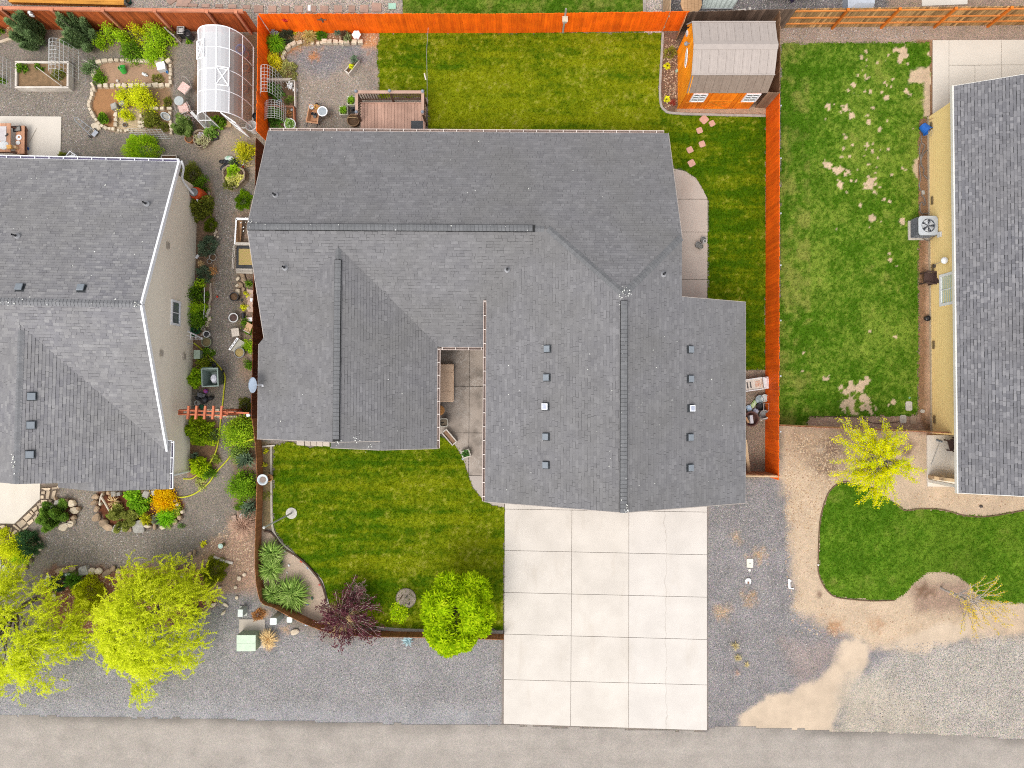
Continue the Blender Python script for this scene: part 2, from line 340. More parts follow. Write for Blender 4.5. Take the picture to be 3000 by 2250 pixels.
# ------------------------------------------------------------------ ground, lawns, paving
XY=lambda ps:[(p.x,p.y)for p in ps]
def ZP(c,r,pts):return XY(PW(c,r,pts))
def ZU(pts):return XY(W(pts))
GRAV_L=(.245,.212,.175);GRAV_F=(.28,.268,.262);GRAV_D=(.255,.238,.234);DIRT=(.52,.395,.275);SAND=(.55,.435,.32)
MULCH=(.17,.062,.032);EARTH=(.30,.175,.10);TANG=(.335,.28,.225);BROWN=(.22,.135,.085)
zones=[  # polygon, colour, grain, edge softness (m), edge wobble (m)
 (ZU([(-200,1920),(300,1860),(560,1800),(700,1720),(800,1800),(900,1870),(1480,1868),(1480,2160),(-200,2160)]),GRAV_F,1.0,.5,.5),
 (ZU([(-200,2050),(1475,2075),(1475,2160),(-200,2160)]),(.31,.30,.30),.8,.5,.3),
 (ZU([(2060,1400),(3200,1400),(3200,2200),(2060,2200)]),GRAV_D,1.0,.3,.3),
 (ZU([(2640,1890),(2800,1890),(2880,1860),(3300,1840),(3300,2200),(2450,2200),(2500,2010)]),(.43,.39,.335),1.1,.5,.3),
 (ZU([(2286,1245),(2860,1262),(3300,1262),(3300,1860),(2750,1868),(2560,1900),(2455,1850),(2330,1790),(2308,1480),(2286,1400)]),DIRT,.4,.35,.3),
 (ZP(3,2,[(240,440),(640,430),(660,800),(400,800),(250,620)]),(.30,.215,.15),.6,.8,.6),
 (ZP(3,3,[(1180,60),(1700,80),(1720,320),(1250,320)]),(.34,.235,.17),.6,.4,.3),
 (ZP(3,3,[(-250,1310),(-230,1200),(-120,1130),(0,1055),(180,1020),(240,950),(420,900),(540,760),(580,640),(640,560),(790,530),(855,640),(840,780),(740,920),(700,1010),(610,1150),(560,1360),(-250,1360)]),SAND,.12,.15,.25),
 (ZP(3,3,[(700,900),(1000,900),(1300,1100),(1450,1340),(560,1360),(620,1150)]),(.44,.385,.31),.7,.7,.5),
 (ZP(3,3,[(980,650),(1150,560),(1350,480),(1500,420),(1700,430),(1740,520),(1600,580),(1450,610),(1380,670),(1200,670)]),SAND,.2,.2,.25),
 (ZP(3,3,[(100,560),(330,560),(600,620),(520,800),(420,880),(240,920),(150,700)]),(.30,.25,.23),.9,.4,.4),
 (ZU([(2250,70),(3200,60),(3200,130),(2250,130)]),(.36,.27,.21),.8,.15,.2),
 (ZU([(2685,118),(2740,118),(2745,1275),(2690,1270)]),(.27,.155,.085),.7,.06,.1),
 (ZU([(2712,640),(2740,640),(2740,1240),(2712,1240)]),(.47,.30,.19),.4,.1,.15),
 (ZP(3,2,[(330,270),(1310,280),(1360,440),(330,400)]),(.42,.28,.20),.6,.1,.15),
 (ZU([(-300,-150),(1178,-150),(1178,96),(-300,90)]),(.47,.40,.33),1.2,.05,.05),
 (ZU([(1887,-150),(1938,-150),(1938,100),(1887,100)]),(.50,.45,.40),1.2,.05,.05),
 (ZU([(1950,-150),(2640,-150),(2640,72),(1950,90)]),(.19,.172,.165),1.1,.1,.05),
 (ZU([(2600,-150),(3300,-150),(3300,72),(2600,80)]),(.36,.26,.19),1.0,.4,.3),
 # left neighbour
 (ZP(0,0,[(1680,380),(2230,270),(2230,1080),(1700,1180)]),(.21,.13,.075),.6,.15,.2),
 (ZP(0,0,[(1780,1120),(2230,1060),(2230,1500),(1900,1480),(1700,1350)]),(.36,.285,.21),.6,.5,.4),
 (ZP(0,0,[(860,530),(1490,545),(1490,760),(850,770)]),(.37,.235,.15),.3,.05,.08),
 (ZP(0,0,[(800,770),(1010,765),(1040,900),(1000,1130),(930,1120),(850,1060),(790,960)]),(.38,.195,.09),.3,.05,.06),
 (ZP(0,0,[(1010,770),(1490,770),(1490,1140),(1240,1150),(1240,990),(1090,990)]),(.28,.175,.10),.5,.1,.15),
 (ZP(0,0,[(1020,960),(1240,950),(1240,1140),(1010,1140)]),(.52,.40,.26),.5,.1,.2),
 (ZP(0,0,[(-60,120),(900,150),(900,270),(-60,340)]),(.29,.20,.14),.8,.3,.4),
 (ZP(0,0,[(750,200),(1560,250),(1500,520),(760,440)]),(.24,.19,.13),.8,.4,.4),
 (ZP(0,1,[(1560,-120),(1840,-120),(1860,600),(1830,1000),(1780,1330),(1860,1700),(1560,1700)]),(.26,.17,.11),.7,.2,.3),
 (ZP(0,1,[(2040,200),(2230,100),(2230,1700),(2080,1600),(2060,1000)]),(.29,.21,.15),.8,.3,.4),
 (ZP(0,2,[(1990,1150),(2230,1050),(2230,1800),(1560,1800),(1700,1480),(1990,1290)]),(.38,.25,.175),.9,.4,.5),
 (ZP(0,2,[(1600,330),(1880,300),(1900,700),(1750,900),(1620,800)]),(.24,.14,.08),.7,.15,.2),
 (ZP(0,2,[(1980,330),(2230,300),(2230,1200),(2020,1100)]),(.25,.165,.11),.7,.2,.2),
 (ZP(0,2,[(500,1010),(620,1010),(680,1080),(660,1190),(560,1210),(480,1120)]),MULCH,.6,.06,.06),
 (ZP(0,2,[(840,950),(1500,930),(1600,1060),(1560,1190),(1280,1260),(950,1260),(840,1100)]),MULCH,.6,.06,.08),
 (ZP(0,2,[(-100,1200),(110,1240),(380,1330),(280,1530),(-100,1620)]),(.28,.19,.12),.8,.15,.15),
 (ZP(0,3,[(380,-40),(1650,-60),(1850,240),(1500,440),(850,520),(600,560),(420,420),(330,150)]),(.24,.105,.06),.8,.3,.4),
 (ZP(0,2,[(330,880),(530,880),(490,1010),(360,1110),(200,1270),(-80,1320),(-80,1200),(140,1215)]),(.17,.13,.10),.6,.04,.03),
 # middle lot
 (ZP(1,0,[(240,380),(1070,280),(1062,800),(1500,800),(1500,1200),(60,1200),(60,680),(330,640),(260,520)]),TANG,.75,.15,.15),
 (ZP(1,0,[(250,390),(940,380),(1000,450),(760,560),(620,640),(380,650),(290,540)]),(.245,.238,.24),.9,.5,.6),
 (ZP(1,0,[(100,240),(1060,270),(1060,380),(940,380),(560,385),(420,380),(270,470),(240,520),(350,700),(90,700)]),(.30,.17,.10),.8,.1,.12),
 (ZP(1,0,[(300,270),(520,270),(500,380),(300,390)]),(.50,.26,.12),.6,.3,.3),
 (ZP(1,0,[(930,290),(1060,300),(1040,400),(930,400)]),(.48,.25,.12),.6,.2,.3),
 (ZP(2,0,[(1290,270),(2200,270),(2200,1000),(1400,985),(1300,930),(1280,800)]),(.20,.12,.08),1.0,.05,.04),
 (ZP(2,0,[(1440,915),(2200,920),(2200,1000),(1400,985)]),(.42,.29,.20),.5,.08,.08),
 (ZU([(2090,1082),(2245,1082),(2245,1400),(2090,1400)]),(.30,.235,.175),.9,.06,.05),
 (ZP(1,2,[(40,500),(140,540),(135,1260),(60,1280),(30,900)]),(.25,.19,.10),.8,.04,.03),
 (ZP(1,2,[(40,1280),(150,1300),(260,1420),(440,1560),(520,1640),(640,1900),(620,2060),(420,2080),(40,1700)]),(.44,.34,.255),.35,.05,.04),
 (ZU([(1470,1430),(2075,1430),(2075,2140),(1470,2122)]),(.24,.20,.17),.3,.02,.0),
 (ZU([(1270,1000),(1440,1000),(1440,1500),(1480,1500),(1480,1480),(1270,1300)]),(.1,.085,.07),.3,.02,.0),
]
fluffs=[  # dry patches on the gravel: tile, centre, radius, colour
 (2,2,2130,1480,90,(.46,.31,.18)),(2,3,2020,200,90,(.45,.29,.16)),(2,3,1800,330,90,(.46,.32,.2)),(2,2,1930,1350,60,(.45,.32,.2)),
 (3,3,560,450,110,(.42,.24,.13)),(3,3,930,430,90,(.44,.28,.17)),(3,2,500,760,90,(.2,.13,.09)),(3,2,560,580,100,(.24,.16,.12)),
 (3,3,1340,160,90,(.17,.10,.06)),(3,3,440,180,40,(.2,.13,.09)),(3,2,1200,560,120,(.2,.13,.09)),(3,2,450,590,60,(.5,.4,.3)),
 (1,0,510,485,60,(.46,.21,.08)),(1,0,965,465,32,(.40,.19,.07)),(1,0,570,425,22,(.52,.3,.18)),(1,0,350,420,60,(.44,.2,.08)),
 (1,0,640,1030,60,(.19,.13,.09)),(0,2,1550,1230,50,(.5,.42,.34)),(1,3,60,330,60,(.46,.27,.13)),(1,3,110,640,50,(.46,.3,.17)),(1,3,250,480,50,(.46,.3,.18)),
]
fluffs=[(*XY([G(c,r,x,y)])[0],T(q),col)for c,r,x,y,q,col in fluffs]
def ground_cols(X,Y):
    n=len(X);col=np.tile(np.array(GRAV_L),(n,1));gr=np.full(n,.9)
    blot=fbm(X,Y,.35,3);col*=(.86+.28*blot)[:,None]
    w1=fbm(X,Y,1.3,21)-.5;w2=fbm(X,Y,3.5,31)-.5
    for poly,c,g,soft,wob in zones:
        p=np.array(poly);m=(X>p[:,0].min()-2)&(X<p[:,0].max()+2)&(Y>p[:,1].min()-2)&(Y<p[:,1].max()+2)
        if not m.any():continue
        d=sdist(X[m],Y[m],poly)+wob*1.6*w1[m]+wob*1.2*w2[m]
        k=sstep(-soft,soft,d)if soft>0 else(d>0).astype(float)
        base=np.array(c)*(.88+.24*fbm(X[m],Y[m],.9,55))[:,None]
        col[m]=col[m]*(1-k)[:,None]+base*k[:,None];gr[m]=gr[m]*(1-k)+g*k
    for x,y,r,c in fluffs:
        d=np.hypot(X-x,Y-y);k=np.clip((1.15-d/r)+2.2*(fbm(X,Y,4.5,77)-.55),0,1)*(d<2*r)*.9
        col=col*(1-k)[:,None]+np.array(c)*k[:,None]
    return col,gr
GM=vcolm('ground_surface')
me=grid_mesh('ground',-26.5,27.5,-21,21.5,.11,0.0,ground_cols,GM)
tag(link(bpy.data.objects.new('ground',me)),kind='structure')
# far ground out to the horizon, in a ring of four sheets 4 mm lower
fg=MB();fg.add([(-600,-600,-.004),(600,-600,-.004),(600,600,-.004),(-600,600,-.004)],[(0,1,2,3)])
tag(fg.build('far_ground',M((.24,.21,.17),(.10,.12,.05),scale=.05,fine=.3,bscale=12)),kind='structure')
# road
def road_cols(X,Y):
    s=fbm(X*.16,Y*1.5,1.0,91);s2=fbm(X*.3,Y*3.5,1.0,95)
    c=np.array((.365,.325,.285))*(.80+.26*s+.16*s2)[:,None]
    t=np.exp(-((Y-(-15.35-.006*X+.12*np.sin(X*.25)))/.28)**2)*np.clip(fbm(X*.25,Y,1.2,97)*2.4-.7,0,1)
    c*=(1-.32*t)[:,None]
    edge=np.interp(X,RX,RY)-Y
    e=np.exp(-(edge/.35)**2)*np.clip(fbm(X*.35,Y,1.0,99)*2.2-.5,0,1);c*=(1-.35*e)[:,None]
    return c,np.full(len(X),.34)
re=W([(-400,2085),(0,2092),(250,2098),(750,2106),(1100,2117),(1475,2122),(2071,2141),(2080,2136),(2104,2124),(2250,2131),(2456,2140),(2750,2150),(3000,2166),(3400,2178)])
RX=np.array([p.x for p in re]);RY=np.array([p.y for p in re])
me=grid_mesh('road',-26,27,-26,-14.6,.09,.012,road_cols,GM,keep=lambda X,Y:Y<np.interp(X,RX,RY)+.08*(vnoise(X,Y,3,5)-.5))
tag(link(bpy.data.objects.new('road',me)),kind='structure')
# ---- lawns
LB=ZP(1,0,[(1068,285),(1050,400),(1042,520),(1060,640),(1062,790),(1062,850),(1480,850),(1490,1240)])+ZP(2,0,[(900,1240),(1330,1240),(1400,1458),(1500,1482),(1590,1540),(1652,1645)])+ZP(2,1,[(1692,70),(1692,1000),(1900,1000),(1900,1545),(2192,1545),(2195,0)])+ZP(2,0,[(2195,1005),(1800,997),(1400,985),(1315,950),(1282,890),(1275,750),(1288,500),(1302,285)])
LF=ZP(1,2,[(150,548),(290,512),(400,545),(500,565),(650,500),(1560,480),(1590,455),(1720,545),(1760,600),(1800,680),(1830,800),(1872,905),(1950,1005),(2040,1062),(2148,1088)])+ZP(1,3,[(2108,480),(1340,482),(1080,470),(800,440),(640,340),(612,210),(575,110),(525,-10)])+ZP(1,2,[(505,1640),(415,1540),(345,1475),(255,1395),(165,1290),(148,1200)])
LT=ZU([(1180,-150),(1887,-150),(1887,96),(1180,98)])
LR=ZP(3,0,[(110,410),(135,375),(1400,362),(1408,600),(1405,1000),(1302,1040),(1302,1650)])+ZP(3,2,[(1298,0),(1285,290),(355,300),(335,380),(92,375)])
L2=ZP(3,2,[(2700,1060),(2212,1105),(1900,1157),(1700,1150),(1500,1100),(1300,1092),(1180,1105),(1090,1040),(900,900),(680,858),(600,880),(520,960),(470,1100),(445,1250),(436,1500)])+ZP(3,3,[(432,-10),(480,110),(560,190),(700,216),(900,230),(1070,225),(1150,190),(1250,75),(1350,-5),(1480,-15),(1620,20),(1730,110),(1800,205),(1900,252),(2183,262),(2700,262)])
_sp={0:[(845,445,16),(800,492,20),(850,520,11),(1040,478,15),(1003,530,13),(940,543,13),(850,575,11),(815,610,15),(1150,465,62),(1195,440,22),(1385,470,28),(1200,550,15),(775,652,15),(858,680,27),(838,660,20),(990,650,14),(1072,685,14),(1007,715,13),(1025,740,13),(1065,750,14),(730,735,19),(690,780,13),(735,815,15),(770,825,15),(832,795,15),(892,797,20),(978,795,14),(1205,805,29),(1030,847,19),(525,920,27),(565,905,17),(680,915,30),(665,945,20),(620,965,19),(725,1008,22),(852,1000,22),(855,1045,24),(970,955,22),(905,940,17),(493,1027,24),(1030,1047,13),(965,1120,18),(672,1190,18),(658,1160,12),(850,1235,26),(908,1247,18),(725,1255,14),(650,1287,15),(850,1305,26),(890,1305,22),(830,1350,20),(965,1300,20),(1040,1290,14),(638,1360,14),(700,1350,12),(948,1367,14),(520,1420,32),(870,1435,22),(937,1445,14),(615,1470,36),(665,1492,32),(605,1525,32),(770,1470,15),(925,1492,13),(1065,1510,18),(1180,1478,36),(840,1522,26),(760,1565,20),(720,1565,12),(620,1610,26),(895,1600,62),(840,1625,28),(1250,1110,16)],
 1:[(680,10,13),(855,35,18),(920,10,20),(795,125,22),(885,240,40),(895,215,24),(975,268,18),(1045,90,14),(1160,270,26),(1085,430,9),(1040,537,16),(1055,603,18),(1110,650,11),(875,1215,14),(1100,1260,20),(300,1395,14),(295,1550,18),(515,1625,30),(595,330,11),(1000,75,16)],
 2:[(630,40,22),(1090,160,26),(1040,200,16),(700,60,60),(800,40,70),(720,180,75),(840,150,70),(880,220,40),(660,210,30)]}
SPOTS=[(*XY([G(3,r,x,y)])[0],T(q))for r in _sp for x,y,q in _sp[r]]
BARE=[ZP(3,0,[(1235,615),(1300,590),(1410,570),(1415,1020),(1345,1010),(1335,720),(1215,715)]),ZP(3,0,[(1250,1370),(1320,1350),(1320,1560),(1275,1540),(1255,1480)])]
def lawn_cols(kind):
    def fn(X,Y):
        big=fbm(X,Y,.32,101);mid=fbm(X,Y,1.25,111);fin=fbm(X,Y,5.0,121,3);vf=fbm(X,Y,11.0,161,2)
        if kind in('B','F'):
            st=fbm(X*.22,Y*1.9,1.0,131);st2=fbm(X*.5,Y*4.2,1.0,135)
            k=.60*big+.45*mid+.85*st+.80*st2+.45*fin+.50*vf-1.60
            if kind=='B':k=k+.26*np.exp(-((X-2.5)/8)**2-((Y-15.2)/3.2)**2)-.22*(X>7.2)-.12*(X<-4)
            else:k=k+.24*np.exp(-((X-.0)/4.5)**2-((Y+6.5)/2.8)**2)-.10
            k=sstep(-.30,.62,k)
            g=np.array((.052,.118,.001));y=np.array((.20,.232,.004));d=np.array((.34,.32,.07))
            c=g*(1-k)[:,None]+y*k[:,None]
            q=sstep(.56,.74,.40*fin+.35*vf+.25*mid)[:,None]*.55*sstep(.35,.8,k)[:,None];c=c*(1-q)+d*q
        else:
            k=sstep(.28,.74,.45*big+.40*mid+.40*(fin-.5)+.45*(vf-.5)+.05)
            g=np.array((.060,.145,.005));y=np.array((.185,.26,.03))if kind!='R2' else np.array((.125,.215,.016))
            c=g*(1-k)[:,None]+y*k[:,None]
            q=(sstep(.55,.78,mid*.6+fin*.3+.18*(X<14.5))*.5)[:,None];c=c*(1-q)+np.array((.26,.25,.06))*q
        c=c*(.76+.22*fin+.28*vf)[:,None]
        b=np.zeros(len(X))
        if kind=='R':
            nz=fbm(X,Y,4.0,141,3)-.5
            for x,y,r in SPOTS:b=np.maximum(b,.98-np.hypot(X-x,(Y-y))/r+3.2*nz*min(1,r/.12))
            b=sstep(.12,.32,b)
            for p in BARE:b=np.maximum(b,sstep(-.06,.1,sdist(X,Y,p)+.3*nz))
            c=c*(1-b)[:,None]+(np.array((.58,.43,.285))*(.80+.3*fin)[:,None])*b[:,None]
        return c,.28+.1*b,b
    return fn
BLADE=NT('grass_blade');_c=shade(BLADE,BLADE.n('Attribute',attribute_name='zone').outputs['Color'],BLADE.ramp(BLADE.rnd(),[(0,.60),(1,1.26)]))
_a=BLADE.n('BsdfDiffuse',{'Color':_c});_b=BLADE.n('BsdfTranslucent',{'Color':_c})
BLADE.l(BLADE.n('MixShader',{0:.25,1:_a.outputs[0],2:_b.outputs[0]}).outputs[0],BLADE.out.inputs[0])
def lawn(poly,kind,dens):
    p=np.array(poly);x0,y0=np.maximum(p.min(0),(-25,-20));x1,y1=np.minimum(p.max(0),(26.5,21))
    fn=lawn_cols(kind)
    wob=lambda X,Y:sdist(X,Y,poly)+.10*(fbm(X,Y,3.5,151,3)-.5)
    me=grid_mesh('lawn',x0-.2,x1+.2,y0-.2,y1+.2,.07,.02,lambda X,Y:fn(X,Y)[:2],GM,keep=lambda X,Y:wob(X,Y)>0)
    tag(link(bpy.data.objects.new('lawn',me)),kind='structure')
    n=int((x1-x0)*(y1-y0)*dens);X=rng.uniform(x0,x1,n);Y=rng.uniform(y0,y1,n)
    c,_,b=fn(X,Y);k=(wob(X,Y)>-.03)&(rng.random(n)>b*1.2);X,Y,c=X[k],Y[k],c[k];n=len(X)
    az=rng.uniform(0,2*pi,n);L=rng.uniform(.04,.085,n);w=rng.uniform(.012,.022,n);hh=rng.uniform(.02,.055,n)
    d=np.stack([np.cos(az),np.sin(az)],1);s=np.stack([-d[:,1],d[:,0]],1)
    A=np.zeros((n,3,3));A[:,0,:2]=np.stack([X,Y],1)-s*w[:,None];A[:,1,:2]=np.stack([X,Y],1)+s*w[:,None]
    A[:,2,:2]=np.stack([X,Y],1)+d*L[:,None];A[:,:2,2]=.02;A[:,2,2]=.02+hh
    me=raw_mesh('grass',A.reshape(-1,3),np.arange(3*n).reshape(n,3),BLADE.mat)
    set_attr(me,np.repeat(c*1.05,3,0),np.zeros(3*n))
    tag(link(bpy.data.objects.new('grass',me)),kind='stuff')
lawn(LB,'B',420);lawn(LF,'F',420);lawn(LT,'T',380);lawn(LR,'R',420);lawn(L2,'R2',420)
# ---- loose stones on the gravel, and dry litter
def scatter(name,polys,dens,size,mat,z=.0,flat=.6):
    V=[];n_all=0
    for poly,dn in polys:
        p=np.array(poly);a0=np.maximum(p.min(0),(-25,-20));a1=np.minimum(p.max(0),(26.5,21));n=int(np.prod(a1-a0)*dens*dn)
        X=rng.uniform(a0[0],a1[0],n);Y=rng.uniform(a0[1],a1[1],n);k=sdist(X,Y,poly)>0
        V.append(np.stack([X[k],Y[k]],1))
    V=np.concatenate(V);n=len(V);s=rng.uniform(*size,n)
    base=np.array([(1,0,0),(-.5,.87,0),(-.5,-.87,0),(0.1,0,1)])
    az=rng.uniform(0,2*pi,n);st=rng.uniform(.6,1.5,n)
    ca,sa=np.cos(az)[:,None],np.sin(az)[:,None]
    bx=base[None,:,0]*st[:,None];by=base[None,:,1]
    A=np.stack([(bx*ca-by*sa)*s[:,None]+V[:,:1],(bx*sa+by*ca)*s[:,None]+V[:,1:],z+base[None,:,2]*flat*s[:,None]],-1)
    i=np.arange(n)[:,None]*4
    q=np.concatenate([i+np.array((0,1,3)),i+np.array((1,2,3)),i+np.array((2,0,3))])
    me=raw_mesh(name,A.reshape(-1,3),q,mat);tag(link(bpy.data.objects.new(name,me)),kind='stuff')
def rndm(cols,rough=.9):
    key=('r',tuple(cols));
    if key in _m:return _m[key]
    t=NT('scatter');k=len(cols);col=t.ramp(t.rnd(),[(i/(k-1),S(c))for i,c in enumerate(cols)])
    t.l(col,t.p.inputs['Base Color']);t.p.inputs['Roughness'].default_value=rough;t.p.inputs['Specular IOR Level'].default_value=.1
    _m[key]=t.mat;return t.mat
scatter('gravel',[(ZU([(-60,1880),(560,1800),(700,1760),(900,1880),(1470,1875),(1470,2090),(-60,2080)]),1),(ZU([(2075,1470),(2300,1480),(2330,1780),(2430,1880),(2200,2050),(2075,2110)]),1),
  (ZU([(2620,1890),(3060,1850),(3060,2140),(2520,2120)]),1.6),(ZP(0,2,[(450,940),(820,950),(820,1260),(1500,1300),(1950,1100),(1700,1480),(1000,1570),(420,1560),(380,1250)]),1),
  (ZP(0,1,[(1860,0),(2040,0),(2020,700),(2000,1650),(1860,1600),(1840,700)]),1),(ZP(0,0,[(-60,790),(740,760),(780,1100),(700,1380),(540,1380),(540,1005),(-60,1000)]),1),
  (ZU([(-60,-60),(1178,-60),(1178,60),(-60,40)]),2),(ZU([(1887,-60),(2600,-60),(2600,40),(1887,60)]),1.5),(ZU([(2300,85),(2720,85),(2720,115),(2300,118)]),1.5),
  (ZP(1,0,[(300,400),(900,400),(1040,500),(1040,780),(700,1100),(380,1100),(380,640)]),.8)],
  130,(.012,.034),rndm([(.08,.075,.075),(.2,.185,.18),(.33,.31,.30),(.55,.52,.48),(.26,.22,.18)]))
scatter('leaf_litter',[(ZU([(2300,1270),(2460,1270),(2480,1400),(2420,1440),(2380,1560),(2300,1520)]),4),(ZU([(2300,1500),(2390,1500),(2400,1700),(2300,1700)]),1.2),(ZP(3,2,[(340,290),(1300,300),(1350,430),(340,390)]),2.5),(ZP(2,0,[(1300,300),(1440,360),(1440,900),(1320,930)]),3),
  (ZP(3,2,[(1120,950),(2200,1000),(2200,1080),(1700,1130),(1300,1070)]),1.2),(ZP(1,0,[(300,270),(1040,290),(1040,380),(300,380)]),2.5),(ZP(0,2,[(1990,1200),(2190,1100),(2190,1640),(1700,1640),(1760,1450)]),2),
  (ZP(3,3,[(150,40),(450,200),(1100,260),(1700,340),(1500,420),(1000,600),(620,540),(200,500)]),.7),(ZP(0,3,[(400,0),(1650,-20),(1800,240),(900,520),(620,540)]),1.5)],
  55,(.02,.05),rndm([(.44,.29,.17),(.56,.41,.26),(.27,.16,.10),(.66,.53,.38),(.36,.24,.16)]),flat=.25)
# ---- driveway slabs
CREAM=concretem((.66,.605,.54),(.58,.53,.47),(.42,.35,.27),.35,crack=0)
cols_u=[(1479,1475),(1675.8,1671.5),(1842.2,1841.5),(2071,2071)]
rows_v=[(1425,1432),(1491,1500),(1612,1625),(1735,1749),(1857,1873),(1990,2006),(2120,2139)]
drive=thing('driveway',None,None,U(1775,1800));tag(drive,kind='structure')
def dp(i,j):
    f=(rows_v[j][0]-1425)/700;u=cols_u[i][0]+(cols_u[i][1]-cols_u[i][0])*f
    return(u,rows_v[j][0]+(rows_v[j][1]-rows_v[j][0])*(u-1475)/596)
cracked=concretem((.66,.61,.555),(.59,.545,.495),(.42,.35,.27),.3,crack=U(1950,1800).x)
def paving(parent,name,corners,z,mat,gap=.010,z0=-.02):
    P=[Vector(c)for c in corners];c=sum(P,Vector())/len(P)
    Q=[]
    for i,p in enumerate(P):
        a=(P[i-1]-p).normalized();b=(P[(i+1)%len(P)]-p).normalized();s=max(.3,a.cross(b).length)
        Q.append(p+(a+b)*(gap/s))
    m=MB(parent.location);m.prism([(q.x,q.y)for q in Q],z0,z);return m.build(name,mat,parent)
for j in range(6):
    for i in range(3):
        paving(drive,'slab',W([dp(i,j),dp(i+1,j),dp(i+1,j+1),dp(i,j+1)]),.035+random.uniform(-.002,.002),cracked if i==2 else CREAM)
# ---- stamped concrete walk in the entry court
walk=thing('front_walk',None,None,U(1370,1250));tag(walk,kind='structure')
ST=concretem((.43,.365,.31),(.32,.27,.23),(.19,.16,.135),.5,stamp=1)
ST2=concretem((.47,.41,.36),(.40,.35,.31),(.3,.26,.22),.4,stamp=0)
for poly in([(1270,1000),(1375,1000),(1375,1132),(1270,1131)],[(1375,1000),(1450,1000),(1450,1132),(1375,1132)],[(1270,1131),(1375,1132),(1374,1268),(1302,1267),(1289,1272),(1270,1270)],[(1375,1132),(1450,1133),(1450,1269),(1374,1268)],
             [(1302,1267),(1374,1268),(1373,1393),(1372,1393),(1360,1350),(1346,1322),(1333,1304)],[(1374,1268),(1450,1269),(1450,1394),(1373,1393)]):
    paving(walk,'slab',W(poly),.03,ST,.012)
paving(walk,'slab',W([(1372,1393),(1450,1394),(1450,1440),(1478,1445),(1478,1487),(1441,1480),(1411,1460),(1385,1426)]),.03,ST2,.012)
# ---- walk beside the house
side=thing('side_walk',None,None,U(2030,700));tag(side,kind='structure')
SW=concretem((.55,.46,.39),(.48,.40,.34),(.40,.27,.19),.35)
R0=px(2,1,1690,0)[0]
for poly in(PX(2,0,[(1250,1440),(1400,1458),(1500,1482),(1590,1540),(1652,1645),(1690,1722),(1300,1722)]),PX(2,1,[(1300,70),(1690,72),(1690,355),(1300,353)]),PX(2,1,[(1300,353),(1690,355),(1688,764),(1300,762)]),PX(2,1,[(1300,762),(1688,764),(1686,1000),(1300,1000)])):
    paving(side,'slab',W(poly),.035,SW,.012)
# ---- concrete of the neighbours
def paved(name,polys,mat,z=.035,gap=.01):
    p0=W(polys[0])[0];t=thing(name,None,None,(p0.x,p0.y,0));tag(t,kind='structure')
    for p in polys:paving(t,'slab',W(p),z,mat,gap)
NC=concretem((.68,.62,.54),(.63,.575,.50),(.5,.43,.34),.25)
b=2250;k=2.9493
paved('concrete_pad',[[(2731,118),(2779,118),(2779,340),(2731,340)],[(2779,118),(2932,117),(2932,191),(2779,192)],[(2932,117),(3120,117),(3120,191),(2932,191)],[(2779,192),(2855,192),(2855,360),(2779,360)],[(2855,192),(2932,191),(2932,360),(2855,360)],[(2932,191),(3120,191),(3120,360),(2932,360)]],NC)
paved('porch_floor',[PX(3,2,[(1365,455),(1800,455),(1800,905),(1368,900)])],NC,.09)
paved('patio',[[(-60,340),(182,342),(178,500),(-60,500)]],NC,.05)
paved('garden_walk',[PX(0,2,[(-200,800),(355,800),(350,1010),(130,1222),(-200,1215)])],NC,.05)
paved('equipment_pad',[[(701,1813),(777,1813),(779,1899),(702,1898)]],concretem((.52,.46,.39),(.47,.41,.35),amt=.2),.05)
paved('gravel_slab',[PX(3,0,[(1325,-120),(1722,-120),(1720,42),(1325,57)])],NC,.05)
# ---- edging strips
def ribbon(m,pts,w,z0,z1):
    P=[Vector((p[0],p[1],0))for p in pts];n=len(P);vs=[]
    for i,p in enumerate(P):
        d=(P[min(i+1,n-1)]-P[max(i-1,0)]).normalized();s=Vector((-d.y,d.x,0))*w/2
        vs+=[p-s+Vector((0,0,z0)),p+s+Vector((0,0,z0)),p+s+Vector((0,0,z1)),p-s+Vector((0,0,z1))]
    fs=[]
    for i in range(n-1):
        a,b2=4*i,4*i+4
        fs+=[(a+j,a+(j+1)%4,b2+(j+1)%4,b2+j)for j in range(4)]
    fs+=[(3,2,1,0),tuple(4*n-4+j for j in range(4))]
    m.add(vs,fs)
def edging(name,label,pts,w,z1,mat):
    p0=pts[0];m=MB((p0.x,p0.y,0));ribbon(m,[(p.x,p.y)for p in smooth_line(pts,5)],w,-.02,z1)
    return tag(m.build(name,mat,loc=(p0.x,p0.y,0)),label,'edging')
CURB=M((.42,.385,.345),(.33,.30,.27),bump=.3)
edging('concrete_edging','grey concrete curb curving round the bark bed beside the orange shed',PW(2,0,[(1302,285),(1290,500),(1277,750),(1282,890),(1312,950),(1400,982),(1800,996),(2185,1004)]),.11,.07,CURB)
edging('concrete_edging','straight pale concrete curb along the front lawn by the low brown fence',PW(1,2,[(132,548),(134,800),(136,1050),(142,1230),(170,1320),(250,1415),(350,1500),(440,1585),(510,1665)])+PW(1,3,[(560,60),(600,200),(640,330)]),.10,.06,M((.45,.40,.33),(.36,.32,.26),bump=.3))
edging('concrete_edging','concrete mow strip at the foot of the brown fence below the lime tree',PW(1,3,[(1030,462),(1200,478),(1350,484),(1700,494),(2105,500)]),.16,.05,CURB)
edging('bender_board','dark brown plastic edging curving through the sandy iris bed',PW(1,2,[(75,1285),(120,1290),(160,1320),(240,1425),(355,1500),(440,1570),(510,1650)])+PW(1,3,[(560,80),(595,180),(598,240)]),.07,.12,M((.10,.055,.035),(.06,.035,.025)))
